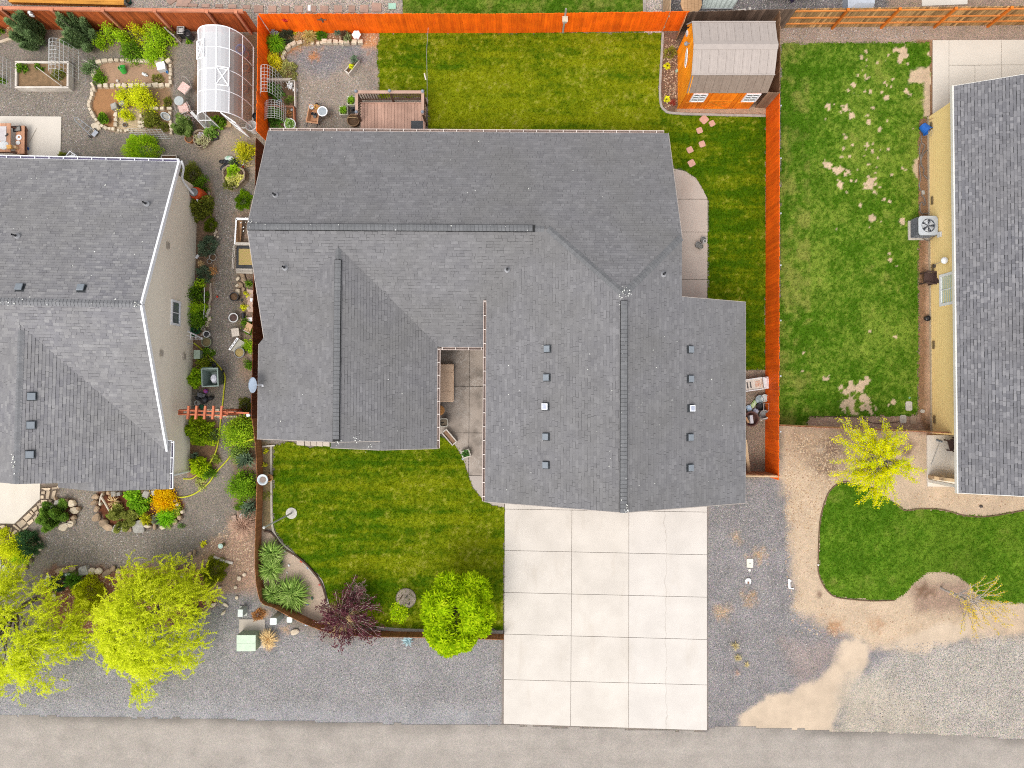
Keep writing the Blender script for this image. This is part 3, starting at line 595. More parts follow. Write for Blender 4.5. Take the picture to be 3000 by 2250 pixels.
edging('steel_edging','thin dark edging between the far lawn and the bare dirt drive',PW(3,2,[(690,855),(600,878),(520,958),(468,1100),(443,1250),(433,1500)])+PW(3,3,[(429,-10),(478,112),(558,193),(700,220),(900,234),(1075,228)]),.04,.05,M((.12,.07,.04),(.2,.12,.08)))
edging('steel_edging','thin brown wavy edging between the far lawn and the dirt below the yellow house',PW(3,2,[(1090,1040),(1180,1107),(1300,1093),(1500,1100),(1700,1152),(1900,1159),(2212,1107),(2400,1085)]),.04,.05,M((.12,.07,.04),(.2,.12,.08)))
edging('concrete_edging','pale concrete border strip at the edge of the far back lawn',PW(2,0,[(1142,-100),(1145,102)])+PW(2,0,[(1147,180)]),.16,.06,CURB)
edging('landscape_timber','buried dark hose line along the ragged end of the patchy lawn',PW(3,2,[(370,292),(780,300),(830,315),(900,350),(1020,352),(1130,340)]),.03,.03,M((.1,.06,.04),(.05,.03,.02)))
# ------------------------------------------------------------------ roofs
def clip(sub,poly):
    """Sutherland-Hodgman, poly convex counter-clockwise"""
    out=sub
    for i in range(len(poly)):
        ax,ay=poly[i];bx,by=poly[(i+1)%len(poly)];inp=out;out=[]
        if not inp:return[]
        side=lambda p:(bx-ax)*(p[1]-ay)-(by-ay)*(p[0]-ax)
        for k in range(len(inp)):
            p,q=inp[k],inp[(k+1)%len(inp)];sp,sq=side(p),side(q)
            if sp>=0:out.append(p)
            if(sp>=0)!=(sq>=0):
                t=sp/(sp-sq);out.append((p[0]+t*(q[0]-p[0]),p[1]+t*(q[1]-p[1])))
    return out
def area2(P):return .5*abs(sum(P[i][0]*P[(i+1)%len(P)][1]-P[(i+1)%len(P)][0]*P[i][1]for i in range(len(P))))
def shingle_roof(house,planes,mat,deck_mat,thick=.16,expo=.13,widths=(.13,.17,.21,.26,.32),view=None,relief=.014,gaps=(0,0,.003,.008,.014)):
    """planes: (convex pieces in world space, eave direction, eave point)"""
    o=house.location
    deck=MB(o);items=[]
    for pieces,e,org in planes:
        e=Vector(e).normalized();P0=[Vector(p)for p in pieces[0]];nrm=newell(P0)
        if nrm.z<0:nrm=-nrm
        s=nrm.cross(e).normalized()
        if s.z<0:s=-s;e=-e
        org=Vector(org)
        for pc in pieces:
            pc=[Vector(p)for p in pc];deck.slab3([p-nrm*.004 for p in pc],thick)
            q=[((p-org).dot(e),(p-org).dot(s))for p in pc]
            if sum(q[i][0]*q[(i+1)%len(q)][1]-q[(i+1)%len(q)][0]*q[i][1]for i in range(len(q)))<0:q.reverse()
            a0,a1=min(p[0]for p in q),max(p[0]for p in q);b0,b1=min(p[1]for p in q),max(p[1]for p in q)
            for k in range(int(math.floor(b0/expo+1e-6)),int(math.ceil(b1/expo))):
                rr=random.Random(k*7919+int(org.x*13));a=a0-rr.random()*.3
                while a<a1:
                    w=rr.choice(widths);g=rr.choice(gaps);e0=a+rr.choice((0,.002,.008));b2=(k+1)*expo-g;c=clip([(e0,k*expo),(a+w,k*expo),(a+w,b2),(e0,b2)],q)
                    lift=rr.choice((0.0,0.0,.006));a+=w
                    if len(c)<3 or area2(c)<.0008:continue
                    cc=org+e*(sum(p[0]for p in c)/len(c))+s*(sum(p[1]for p in c)/len(c))
                    if view and not view(cc):continue
                    top=[];bot=[]
                    for x,y in c:
                        t=y/expo-k;base=org+e*x+s*y
                        top.append(base+nrm*(.003+(relief+lift)*(1-.75*t)));bot.append(base-nrm*.002)
                    n=len(c)
                    items.append((area2(c)/(H-cc.z)**2,top,bot,[tuple(range(n))]+[(n+i,n+(i+1)%n,(i+1)%n,i)for i in range(n)]))
    roof=deck.build('roof',deck_mat,house)
    items.sort(key=lambda t:-t[0])
    for ar,top,bot,fs in items[:300]:
        c=sum(top,Vector())/len(top);m=MB(c);m.add(top+bot,fs);m.build('shingle',mat,roof,loc=c-o)
    m=MB(o)
    for ar,top,bot,fs in items[300:]:m.add(top+bot,fs)
    tag(m.build('shingles',mat,roof),kind='stuff')
    return roof
def cap_row(parent,p,q,n1,n2,half,step,mat,lift=.02,name='ridge_cap',o=None):
    """folded cap shingles along an edge between two roof planes"""
    p,q=Vector(p),Vector(q);d=(q-p);L=d.length;d.normalize();o=Vector(o)
    sides=[]
    for n in(n1,n2):
        s=Vector(n).cross(d).normalized();s=s if s.z<0 else-s
        if abs(s.z)<1e-4:s=s
        sides.append(s)
    if sides[0].dot(sides[1])>0:sides[1]=sides[1]
    up=(Vector(n1)+Vector(n2)).normalized()
    me=MB();a=-step*.12;b=step*1.0;h0,h1=lift+.022,lift
    vs=[d*a+sides[0]*half+up*(h0-.01),d*a+up*h0,d*a+sides[1]*half+up*(h0-.01),d*b+sides[0]*half+up*(h1-.01),d*b+up*h1,d*b+sides[1]*half+up*(h1-.01)]
    vs+=[v-up*.02 for v in vs]
    me.add(vs,[(0,1,4,3),(1,2,5,4),(0,6,7,1),(1,7,8,2),(3,4,10,9),(4,5,11,10),(0,3,9,6),(2,8,11,5)])
    ms=me.mesh(name,mat)
    k=0.0
    while k<L-step*.3:
        inst(ms,name,parent,p+d*k-o);k+=step
def normal_of(P):
    n=newell([Vector(p)for p in P]);return n if n.z>0 else-n
def gutter(house,p,q,out,matw,matd,strap_mat,step=.6,w=.125,h=.10):
    """open gutter hung outside the eave line p-q; out points away from the roof"""
    o=house.location;p,q,out=Vector(p),Vector(q),Vector(out).normalized();dz=Vector((0,0,1));d=(q-p).normalized()
    m=MB(o)
    m.mi=0;m.bar(p+out*(w-.012)-dz*.02,q+out*(w-.012)-dz*.02,.024,h);m.bar(p+out*.008-dz*.03,q+out*.008-dz*.03,.014,h)
    m.bar(p-d*.006+out*w/2-dz*.03,p+d*.01+out*w/2-dz*.03,w,h);m.bar(q-d*.01+out*w/2-dz*.03,q+d*.006+out*w/2-dz*.03,w,h)
    m.mi=1;m.bar(p+out*w/2-dz*(h-.005),q+out*w/2-dz*(h-.005),w-.03,.012)
    g=m.build('gutter',[matw,matd],house)
    sm=MB();sm.bar(-out*.0,out*(w-.004),.03,.012);me=sm.mesh('strap',strap_mat);L=(q-p).length;k=.06
    while k<L:inst(me,'strap',g,p+d*k+dz*.03-o);k+=step
    return g
def window(parent,c,a,n,w,h,fw,mat,glass,split=('v',1),o=None,reveal=.03):
    """c centre on the wall, a along the wall, n outward"""
    a,n,c=Vector(a).normalized(),Vector(n).normalized(),Vector(c);z=Vector((0,0,1));o=parent.location if o is None else o
    m=MB(o);f=c+n*.03
    for s in(-1,1):
        m.bar(f+a*s*(w-fw)/2-z*h/2,f+a*s*(w-fw)/2+z*h/2,fw,.06,up=n)
        m.bar(f+z*s*(h-fw)/2-a*(w/2-fw),f+z*s*(h-fw)/2+a*(w/2-fw),fw,.058,up=n)
    fr=m.build('window',mat,parent)
    nv,nh=split;W2,H2=w-2*fw,h-2*fw;g=.035;mm=MB(o)
    for i in range(1,nv):
        p=f+a*(-W2/2+W2*i/nv);mm.bar(p-z*H2/2,p+z*H2/2,g,.04,up=n)
    for i in range(1,nh):
        p=f+z*(-H2/2+H2*i/nh);mm.bar(p-a*W2/2,p+a*W2/2,g,.036,up=n)
    if mm.v:mm.build('muntin',mat,fr)
    for i in range(nv):
        for j in range(nh):
            p=c+n*.012+a*(-W2/2+W2*(i+.5)/nv)+z*(-H2/2+H2*(j+.5)/nh);g=MB(o)
            g.bar(p-z*(H2/nh/2-.004),p+z*(H2/nh/2-.004),W2/nv-.01,.012,up=n);g.build('pane',glass,fr)
    return fr
def flecks(parent,pts,size,mat,o,name='droppings'):
    m=MB(o)
    for p,nrm in pts:
        a=Vector(nrm).orthogonal().normalized();b=Vector(nrm).cross(a);k=random.randint(4,6);r=random.uniform(*size);st=random.uniform(.5,1.7);t0=random.random()*6
        ring=[p+Vector(nrm)*.03+(a*cos(t0+2*pi*j/k)*st+b*sin(t0+2*pi*j/k))*r*random.uniform(.6,1.2)for j in range(k)]
        low=[v-Vector(nrm)*.02 for v in ring]
        m.add(ring+low,[tuple(range(k))]+[(k+j,k+(j+1)%k,(j+1)%k,j)for j in range(k)])
    return tag(m.build(name,mat,parent),kind='stuff')
GUT_IN=M((.05,.045,.06),(.09,.08,.10),rough=.5);GLASS=M((.10,.13,.14),(.16,.19,.20),rough=.08,spec=.6,fine=0);GLASSG=M((.70,.80,.72),(.62,.73,.66),rough=.12,spec=.6,fine=0)
BEIGE=M((.62,.54,.46),(.55,.48,.41),fine=.05)
# ================================================================== the house in the middle
ROT=Matrix.Rotation(R(-.35),4,'Z')
def m3(x,y,z):
    p=ROT@Vector((x,y-4,0));return Vector((p.x,p.y+4,z))
zN=lambda x,y:2.6+.5*(11.95-y);zS=lambda x,y:1.545+.5*y
zW=lambda x,y:6.52-.5*(4.42-x);zE=lambda x,y:6.52-.5*(x-4.42)
zGW=lambda x,y:4.7-.5*(-7.32-x);zGE=lambda x,y:4.7-.5*(x+7.32);zX=lambda x,y:3.855-.5*(-5.63-x)
def on(zf,pts):return[m3(x,y,zf(x,y))for x,y in pts]
house=thing('house','large grey shingle roofed house with garage wing and front gable on the middle plot','house',m3(-1,4,0))
EX=m3(1,4,0)-m3(0,4,0);EY=m3(0,5,0)-m3(0,4,0)
planes=[
 ([on(zN,[(-11.03,11.95),(7,11.95),(7,7.03),(-11.03,7.03)]),on(zN,[(1.5,7.03),(7,7.03),(7,6.69),(4.42,4.11)])],EX,m3(0,11.95,2.6)),
 ([on(zS,[(-11.03,7.03),(-7.32,7.03),(-7.32,6.31),(-11.03,2.6)]),on(zS,[(-7.32,7.03),(-1.1,7.03),(-1.1,2.25),(-3.26,2.25),(-7.32,6.31)]),on(zS,[(-1.1,7.03),(1.5,7.03),(-1.1,4.43)]),on(zS,[(-1.1,4.43),(-.72,4.43),(-.72,2.25),(-1.1,2.25)])],EX,m3(0,2.25,zS(0,2.25))),
 ([on(zW,[(1.5,7.03),(4.42,4.11),(4.42,-4.48),(-1.1,-4.48),(-1.1,4.43)])],EY,m3(-1.1,0,zW(-1.1,0))),
 ([on(zE,[(4.42,4.11),(6.99,6.68),(6.99,-4.48),(4.42,-4.48)]),on(zE,[(6.99,4.2),(10.13,4.2),(10.13,-4.48),(6.99,-4.48)])],EY,m3(10.13,0,zE(10.13,0))),
 ([on(zGW,[(-7.32,6.31),(-7.32,-1.9),(-11.31,-1.9),(-11.31,2.32),(-11.03,2.6)])],EY,m3(-11.31,0,zGW(-11.31,0))),
 ([on(zGE,[(-7.32,6.31),(-3.32,2.31),(-3.32,-1.9),(-7.32,-1.9)]),on(zGE,[(-5.63,-1.9),(-3.32,-1.9),(-3.32,-2.28),(-5.63,-2.28)])],EY,m3(-3.32,0,zGE(-3.32,0))),
 ([on(zX,[(-5.63,-1.8),(-5.63,-2.28),(-8.05,-2.28),(-8.05,-1.8)])],EY,m3(-8.05,0,zX(-8.05,0))),
]
SH1=shinglem([(.150,.150,.155),(.164,.164,.168),(.170,.170,.174),(.177,.177,.180),(.200,.200,.203)],(.178,.172,.163))
DECK1=M((.055,.055,.06),(.07,.07,.07));CAP1=M((.165,.166,.168),(.14,.141,.145),bscale=50,fine=.2,isl=.08)
shingle_roof(house,planes,SH1,DECK1)
WALLM=M((.36,.29,.24),(.33,.27,.22))
m=MB(house.location)
def extr(m,prof,axis,a,b):
    """profile [(t, z)] extruded along x (axis='x', t is y) or y"""
    f=(lambda t,z,k:m3(k,t,z))if axis=='x' else(lambda t,z,k:m3(t,k,z));n=len(prof)
    vs=[f(t,z,a)for t,z in prof]+[f(t,z,b)for t,z in prof]
    m.add(vs,[tuple(range(n)),tuple(range(n,2*n))[::-1]]+[(i,i+n,(i+1)%n+n,(i+1)%n)for i in range(n)])
extr(m,[(11.5,0),(11.5,2.62),(7.03,4.84),(2.75,2.72),(2.75,0)],'x',-10.6,6.55)
extr(m,[(-.72,-.01),(-.72,3.72),(4.42,6.28),(9.75,3.64),(9.75,-.01)],'y',-4.1,3.8)
extr(m,[(-10.9,.01),(-10.9,2.66),(-7.32,4.45),(-3.72,2.66),(-3.72,.01)],'y',-1.55,4)
m.build('wall',WALLM,house)
# fascia boards on the rakes
FASC=M((.48,.42,.37),(.42,.37,.33));m=MB(house.location)
def rake(a,b,zf,dx=0,dy=0):
    (x0,y0),(x1,y1)=a,b;m.bar(m3(x0+dx,y0+dy,zf(x0,y0)-.09),m3(x1+dx,y1+dy,zf(x1,y1)-.09),.03,.17)
rake((-11.03,11.95),(-11.03,7.03),zN,-.012);rake((-11.03,7.03),(-11.03,2.6),zS,-.012);rake((7,11.95),(7,6.68),zN,.012)
rake((-11.31,-1.9),(-7.32,-1.9),zGW,0,-.012);rake((-7.32,-1.9),(-5.63,-1.9),zGE,0,-.012);rake((-5.63,-2.28),(-3.32,-2.28),zGE,0,-.012);rake((-8.05,-2.28),(-5.63,-2.28),zX,0,-.012)
rake((-1.1,-4.48),(4.42,-4.48),zW,0,-.012);rake((4.42,-4.48),(10.13,-4.48),zE,0,-.012);rake((6.99,4.2),(10.13,4.2),zE,0,.012);rake((10.13,4.2),(10.13,-4.48),zE,.012);rake((-11.31,2.32),(-11.31,-1.9),zGW,-.012)
m.build('fascia',FASC,house)
GW=M((.62,.50,.44),(.56,.45,.40),rough=.5,fine=.03);STR=M((.74,.66,.60),(.66,.58,.52),rough=.5,fine=.03);GI=M((.26,.19,.16),(.2,.15,.13),rough=.6)
gutter(house,m3(-11.0,11.96,2.6),m3(6.8,11.96,2.6),EY,GW,GI,STR,.60)
gutter(house,m3(-3.15,2.24,zS(0,2.25)),m3(-1.25,2.24,zS(0,2.25)),-EY,GW,GI,STR,.58)
gutter(house,m3(-3.31,2.2,2.70),m3(-3.31,-2.27,2.70),EX,GW,GI,STR,.58)
gutter(house,m3(-1.11,4.2,3.76),m3(-1.11,-4.46,3.76),-EX,GW,GI,STR,.60)
# ridge vents with caps
VENTB=M((.016,.016,.016),(.022,.022,.022),rough=.7)
def ridge_vent(x0,y0,x1,y1,z):
    p,q=m3(x0,y0,z+.045),m3(x1,y1,z+.045);d=(q-p).normalized();s=Vector((-d.y,d.x,0));b=MB(house.location)
    for k in(-1,1):b.bar(p+s*k*.072-Vector((0,0,.03)),q+s*k*.072-Vector((0,0,.03)),.144,.055)
    v=b.build('ridge_vent',VENTB,house)
    cm=MB();L=.152;tp=[s*-.128+Vector((0,0,-.012)),Vector((0,0,.012)),s*.128+Vector((0,0,-.012))];tp+=[p_+d*L-Vector((0,0,.012))for p_ in tp];lo_=[p_-Vector((0,0,.02))for p_ in tp]
    cm.add(tp+lo_,[(0,1,4,3),(1,2,5,4),(0,6,7,1),(1,7,8,2),(3,4,10,9),(4,5,11,10),(0,3,9,6),(2,8,11,5)])
    ms=cm.mesh('ridge_cap',CAP1);n=int((q-p).length/.16)
    for k in range(n):inst(ms,'ridge_cap',v,p+d*(.16*k+.02)+Vector((0,0,.045))-house.location)
ridge_vent(-11.02,7.03,.93,7.03,5.06);ridge_vent(-7.32,5.75,-7.32,-1.89,4.7);ridge_vent(4.42,3.85,4.42,-4.47,6.52)
nN,nS=normal_of(planes[0][0][0]),normal_of(planes[1][0][0]);nW,nE=normal_of(planes[2][0][0]),normal_of(planes[3][0][0]);nGW,nGE=normal_of(planes[4][0][0]),normal_of(planes[5][0][0])
cap_row(house,m3(1.3,7.03,5.06),m3(.9,7.03,5.06),nN,nS,.14,.15,CAP1,name='ridge_cap',o=house.location)
cap_row(house,m3(1.5,7.03,5.06),m3(4.35,4.18,6.485),nN,nW,.15,.145,CAP1,name='hip_cap',o=house.location)
cap_row(house,m3(6.95,6.64,5.26),m3(4.49,4.18,6.485),nN,nE,.15,.145,CAP1,name='hip_cap',o=house.location)
cap_row(house,m3(-7.32,5.8,4.7),m3(-7.32,6.25,4.7),nGW,nGE,.14,.15,CAP1,name='ridge_cap',o=house.location)
def hit(u,v,zf):
    z=4.0
    for _ in range(12):p=U(u,v,z);q=ROT.inverted()@Vector((p.x,p.y-4,0));z=zf(q.x,q.y+4)
    return U(u,v,z)
VBOX=M((.235,.26,.285),(.21,.235,.26),rough=.45,fine=.03);VBASE=M((.045,.05,.055),(.06,.065,.07));SOLP=M((.42,.45,.55),(.36,.40,.5),rough=.2,fine=0,spec=.5)
def box_vent(parent,p,nrm,s,mat,solar=False,rot=0.0):
    z=Vector(nrm);o=parent.location;a=Vector((1,0,0));a=(a-z*a.dot(z)).normalized();b=z.cross(a)
    def ring(h,k):return[p+z*h+a*(k*i)+b*(k*j)for i,j in((-1,-1),(1,-1),(1,1),(-1,1))]
    m=MB(o);lv=[(.01,s*1.25),(.03,s*1.2),(.03,s*.8),(.09,s*.8),(.09,s),(.13,s),(.155,s*.88)];vs=[];fs=[]
    for h,k in lv:vs+=ring(h,k)
    m.mi=1
    for i in range(len(lv)-1):fs+=[(4*i+j,4*i+(j+1)%4,4*i+4+(j+1)%4,4*i+4+j)for j in range(4)]
    m.add(vs,fs[:-4]);m.mi=0;vb=ring(lv[-2][0],s)+ring(lv[-1][0],lv[-1][1]);m.add(vb,[(j,(j+1)%4,4+(j+1)%4,4+j)for j in range(4)]+[(4,5,6,7)]);v=m.build('roof_vent',[mat,VBASE],parent)
    if solar:
        m=MB(o);m.mi=0;k=s*.95;m.add(ring(.157,k)+ring(.175,k),[(0,1,5,4),(1,2,6,5),(2,3,7,6),(3,0,4,7),(4,5,6,7)]);m.build('solar_frame',WHITE,v)
        for i in range(4):
            for j in range(4):
                c=p+z*.178+a*(s*.36*(i-1.5))+b*(s*.36*(j-1.5));q=s*.165;m=MB(o)
                m.add([c-a*q-b*q,c+a*q-b*q,c+a*q+b*q,c-a*q+b*q]+[c-a*q-b*q-z*.004,c+a*q-b*q-z*.004,c+a*q+b*q-z*.004,c-a*q+b*q-z*.004],[(0,1,2,3),(0,4,5,1),(1,5,6,2),(2,6,7,3),(3,7,4,0)]);m.build('solar_cell',SOLP,v)
for u,v,s in((1605,1022,0),(1603,1106,0),(1600,1191,1),(1601,1279,0),(1601,1362,0)):box_vent(house,hit(u,v,zW),nW,.135,VBOX,s)
for u,v,s in((2020,1024,0),(2020,1110,0),(2022,1196,1),(2019,1281,0),(2019,1370,0)):box_vent(house,hit(u,v,zE),nE,.135,VBOX,s)
BOOT=M((.36,.36,.37),(.3,.3,.31),rough=.5)
def vent_pipe(parent,p,nrm,h=.38):
    m=MB(parent.location);m.mi=0;m.lathe([(.125,-.05),(.125,.05),(.085,.10),(.06,.15),(.06,.10)],p,14);m.mi=1;m.lathe([(.038,0),(.038,h),(.03,h),(.03,h-.1)],p,12);m.build('vent_pipe',[BOOT,BLACKP],parent)
for u,v,zf,n in((808,573,zN,nN),(836,785,zS,nS),(1486,791,zS,nS),(1943,804,zE,nE)):vent_pipe(house,hit(u,v,zf),n)
fl=[]
for zf,n,box,k in((zN,nN,(790,400,1950,650),14),(zW,nW,(1450,950,1800,1440),22),(zE,nE,(1860,950,2150,1440),16),(zGW,nGW,(780,1100,960,1290),5),(zGE,nGE,(1030,1100,1270,1290),5)):
    for _ in range(k):fl.append((hit(random.uniform(box[0],box[2]),random.uniform(box[1],box[3]),zf),n))
for u,v,k,s in((1829,862,26,9),(1829,1492,18,7),(992,1292,14,8),(1047,1289,10,8),(725,658,18,10),(1080,1312,8,8)):
    zf=zW if u>1400 else(zN if v<700 else zGE)
    for _ in range(k):fl.append((hit(u+random.gauss(0,s),v+random.gauss(0,s),zf)+Vector((0,0,.06)),(0,0,1)))
for _ in range(40):t=random.random();fl.append((m3(4.42+random.uniform(-.1,.1),3.8-8.2*t,6.57),(0,0,1)))
for _ in range(34):t=random.random();fl.append((m3(-11+12*t,7.03+random.uniform(-.1,.1),5.11),(0,0,1)))
for u,v in((1882,1180),(1877,1186),(1871,1193),(1848,1432),(1593,1270),(1590,1012),(1589,1276),(1589,1290),(1589,1355),(1589,1372)):fl.append((hit(u,v,zE if u>1829 else zW),nE))
flecks(house,fl,(.010,.026),M((.8,.8,.76),(.7,.7,.62),fine=0),house.location)
# ================================================================== neighbour on the west
A0=U(522,475,2.7);RL=Matrix.Rotation(R(-1.2),4,'Z')
def ml(x,y,z=0.0):p=RL@Vector((x,y,0));return Vector((A0.x+p.x,A0.y+p.y,z))
lN=lambda x,y:2.7-.4284*y;lS=lambda x,y:5.6+.42*(6.77+y)
lE=lambda x,y:2.95+.43*(.15-x);lW=lambda x,y:5.21-.43*(-5.11-x);lX=lambda x,y:4.09-.43*(-2.5-x)
def onl(f,pts):return[ml(x,y,f(x,y))for x,y in pts]
house2=thing('house','tan sided house with white trimmed grey shingle roof and a small slider window','house',ml(-5,-7,0))
EXl=(ml(1,0)-ml(0,0));EYl=(ml(0,1)-ml(0,0))
pl2=[([onl(lN,[(0,0),(0,-6.77),(-12,-6.77),(-12,0)])],EXl,ml(0,0,2.7)),
 ([onl(lS,[(0,-6.77),(0,-12.926),(-5.11,-7.694),(-5.11,-6.77)]),onl(lS,[(-5.11,-6.77),(-5.11,-7.694),(-10.3,-13.08),(-12,-13.08),(-12,-6.77)])],EXl,ml(0,-13.08,lS(0,-13.08))),
 ([onl(lE,[(-5.11,-7.694),(.15,-13.08),(.15,-14.24),(-5.11,-14.24)]),onl(lE,[(0,-12.5),(.15,-12.5),(.15,-13.08),(0,-12.926)]),onl(lE,[(-2.5,-14.24),(.15,-14.24),(.15,-14.62),(-2.5,-14.62)])],EYl,ml(.15,0,2.95)),
 ([onl(lW,[(-5.11,-7.694),(-5.11,-14.24),(-10.4,-14.24),(-10.4,-13.1)])],EYl,ml(-10.4,0,lW(-10.4,0))),
 ([onl(lX,[(-2.5,-14.1),(-2.5,-14.62),(-4.6,-14.62),(-4.6,-14.1)])],EYl,ml(-4.6,0,lX(-4.6,0)))]
SH2=shinglem([(.165,.165,.175),(.19,.19,.198),(.205,.205,.211),(.22,.22,.223),(.26,.26,.26)],(.215,.207,.198))
shingle_roof(house2,pl2,SH2,DECK1,view=lambda c:c.x>-25.5,relief=.016,gaps=(0,0,.006,.014))
CAP2=M((.205,.205,.21),(.18,.18,.186),bscale=50,fine=.2,isl=.08)
n2=[normal_of(p[0][0])for p in pl2]
cap_row(house2,ml(-.02,-6.77,5.6),ml(-9.9,-6.77,5.6),n2[0],n2[1],.16,.15,CAP2,o=house2.location)
cap_row(house2,ml(-5.11,-14.2,5.21),ml(-5.11,-7.9,5.21),n2[2],n2[3],.16,.15,CAP2,o=house2.location)
m=MB(house2.location)
for a,b2,f in(((0,.03),(0,-6.77),lN),((0,-6.77),(0,-12.92),lS)):m.bar(ml(a[0]+.03,a[1],f(*a)-.07),ml(b2[0]+.03,b2[1],f(*b2)-.07),.085,.20)
m.bar(ml(.16,-12.48,lE(.15,0)-.06),ml(.02,-12.48,lE(0,0)-.03),.03,.16)
m.build('fascia',WHITE,house2)
gutter(house2,ml(.02,.02,2.68),ml(-11.5,.02,2.68),EYl,WHITE,M((.10,.09,.17),(.14,.12,.2),rough=.5),WHITE,.64,w=.14)
gutter(house2,ml(.16,-12.5,2.92),ml(.16,-14.6,2.92),EXl,WHITE,M((.10,.09,.14),(.14,.12,.17),rough=.5),WHITE,.68,w=.14)
def sect(m,f,prof,a,b):
    n=len(prof);vs=[f(a,t,z)for t,z in prof]+[f(b,t,z)for t,z in prof]
    m.add(vs,[tuple(range(n)),tuple(range(n,2*n))[::-1]]+[(i,i+n,(i+1)%n+n,(i+1)%n)for i in range(n)])
TANW=M((.85,.76,.62),(.81,.725,.585),fine=.05,full=True);m=MB(house2.location)
sect(m,ml,[(-.4,0),(-.4,2.72),(-6.77,5.42),(-12.9,2.84),(-12.9,0)],-.30,-11.5)
sect(m,ml,[(-12.9,.0),(-12.9,2.84),(-14.15,2.84),(-14.15,.0)],-.30,-3.0)
sect(m,ml,[(-12.9,.0),(-12.9,2.84),(-13.85,2.84),(-13.85,.0)],-3.0,-10.0)
m.build('wall',TANW,house2)
def laps(house,f,prof_at,zmax,x,out,mat,step=.155):
    """lap siding: one tapered board per course; prof_at(z) gives the run of the wall at that height"""
    m=MB(house.location);z=.02
    while z<zmax:
        z1=min(z+step,zmax);(a,b),(c,d)=prof_at(z),prof_at(z1)
        if b-a<.1:break
        P=[f(x+out*.022,a,z),f(x+out*.022,b,z),f(x+out*.004,d,z1),f(x+out*.004,c,z1),f(x,a,z),f(x,b,z)]
        m.add(P,[(0,1,2,3),(0,4,5,1)]);z=z1
    return tag(m.build('siding',mat,house),kind='stuff')
def prof2(z):
    if z<2.70:return(-14.15,-.4)
    return(-6.77-(5.42-z)/.42,-6.77+(5.42-z)/.4240)
laps(house2,ml,prof2,5.3,-.30,1,TANW)
def wall_point(u,v,f,x):
    """point on the plane local x = const seen at a pixel"""
    lo,hi=0.0,6.0
    for _ in range(40):
        z=(lo+hi)/2;p=U(u,v,z);q=f(p)
        if q<x:lo=z
        else:hi=z
    return U(u,v,(lo+hi)/2)
locl=lambda p:(RL.inverted()@Vector((p.x-A0.x,p.y-A0.y,0))).x
p=ml(-.28,-6.55,1.95);wy=3.9
def ly(u,v,z):q=U(u,v,z);return(RL.inverted()@Vector((q.x-A0.x,q.y-A0.y,0))).y
window(house2,ml(-.28,ly(517,917,1.95),1.95),EYl,EXl,1.15,.88,.10,WHITE,GLASS,(2,1))
for u,v in((485,719),(476,1035),(557,1045)):
    z=1.0 if u>550 else(2.9 if v<900 else 3.2);m=MB(house2.location);m.box(ml(-.24,ly(u,v,z),z),(.06,.26,.22),rz=R(-1.2));m.build('wall_vent',M((.56,.49,.40)),house2)
m=MB(house2.location);m.tube(smooth_line([ml(.1,.08,2.6),ml(.06,-.15,2.3),ml(-.2,-.5,1.8),ml(-.2,-.75,1.1),ml(-.05,-1.0,.8),ml(.1,-1.25,.75)]),.05,8);m.tube([ml(.1,-14.2,2.8),ml(-.22,-14.15,2.4),ml(-.22,-14.12,.15)],.045,8);m.build('downspout',WHITE,house2)
def hitl(u,v,f):
    z=4.5
    for _ in range(12):p=U(u,v,z);q=RL.inverted()@Vector((p.x-A0.x,p.y-A0.y,0));z=f(q.x,q.y)
    return U(u,v,z)
for u,v in((60,844),(240,846)):box_vent(house2,hitl(u,v,lN),n2[0],.15,VBOX)
for u,v in((94,1161),(92,1245),(89,1331)):box_vent(house2,hitl(u,v,lE),n2[2],.15,VBOX)
for u,v,z in((431,598,4.35),(52,692,5.0)):vent_pipe(house2,U(u,v,lN(0,ly(u,v,z))-.03),n2[0])
fl=[(ml(random.uniform(-9,-.1),-6.77+random.gauss(0,.1),5.63),(0,0,1))for _ in range(16)]+[(ml(-.15+random.gauss(0,.12),-6.8+random.gauss(0,.06),5.62),(0,0,1))for _ in range(12)]+[(ml(-5.2+random.gauss(0,.06),random.uniform(-14.2,-13),5.25),(0,0,1))for _ in range(14)]
for _ in range(26):x,y=random.uniform(-9,-.2),random.uniform(-6,-.3);fl.append((ml(x,y,lN(x,y)),n2[0]))
flecks(house2,fl,(.012,.03),M((.8,.8,.76),(.7,.7,.62),fine=0),house2.location)
# ================================================================== neighbour on the east
house3=thing('house','yellow sided house with blue grey shingles and white eaves at the picture edge','house',(25.5,5,0))
rW=lambda x,y:2.7+.5*(x-19.89);mr=lambda x,y,z=0.0:Vector((x,y,z))
pl3=[([[mr(x,y,rW(x,y))for x,y in((19.89,14.02),(26,14.02),(26,-4.24),(19.89,-4.24))]],(0,1,0),(19.89,0,2.7)),([[mr(26,14.02,rW(26,0)),mr(32,14.02,2.75),mr(32,-4.24,2.75),mr(26,-4.24,rW(26,0))]],(0,1,0),(32,0,2.75))]
SH3=shinglem([(.125,.127,.138),(.148,.15,.16),(.163,.165,.175),(.188,.19,.199),(.235,.236,.243)],(.185,.178,.18))
shingle_roof(house3,pl3,SH3,DECK1,view=lambda c:c.x<23.2,relief=.02,widths=(.12,.16,.2,.26),gaps=(0,.004,.014,.024))
m=MB(house3.location);m.bar((19.86,14.05,2.62),(19.86,-4.27,2.62),.085,.17);m.bar((19.9,14.03,2.62),(26,14.03,5.68),.03,.16);m.bar((19.9,-4.25,2.62),(26,-4.25,5.68),.03,.16);m.build('fascia',M((.80,.77,.70),(.74,.71,.64),fine=.03),house3)
YEL=M((.88,.66,.29),(.84,.62,.265),fine=.04,full=True);m=MB(house3.location)
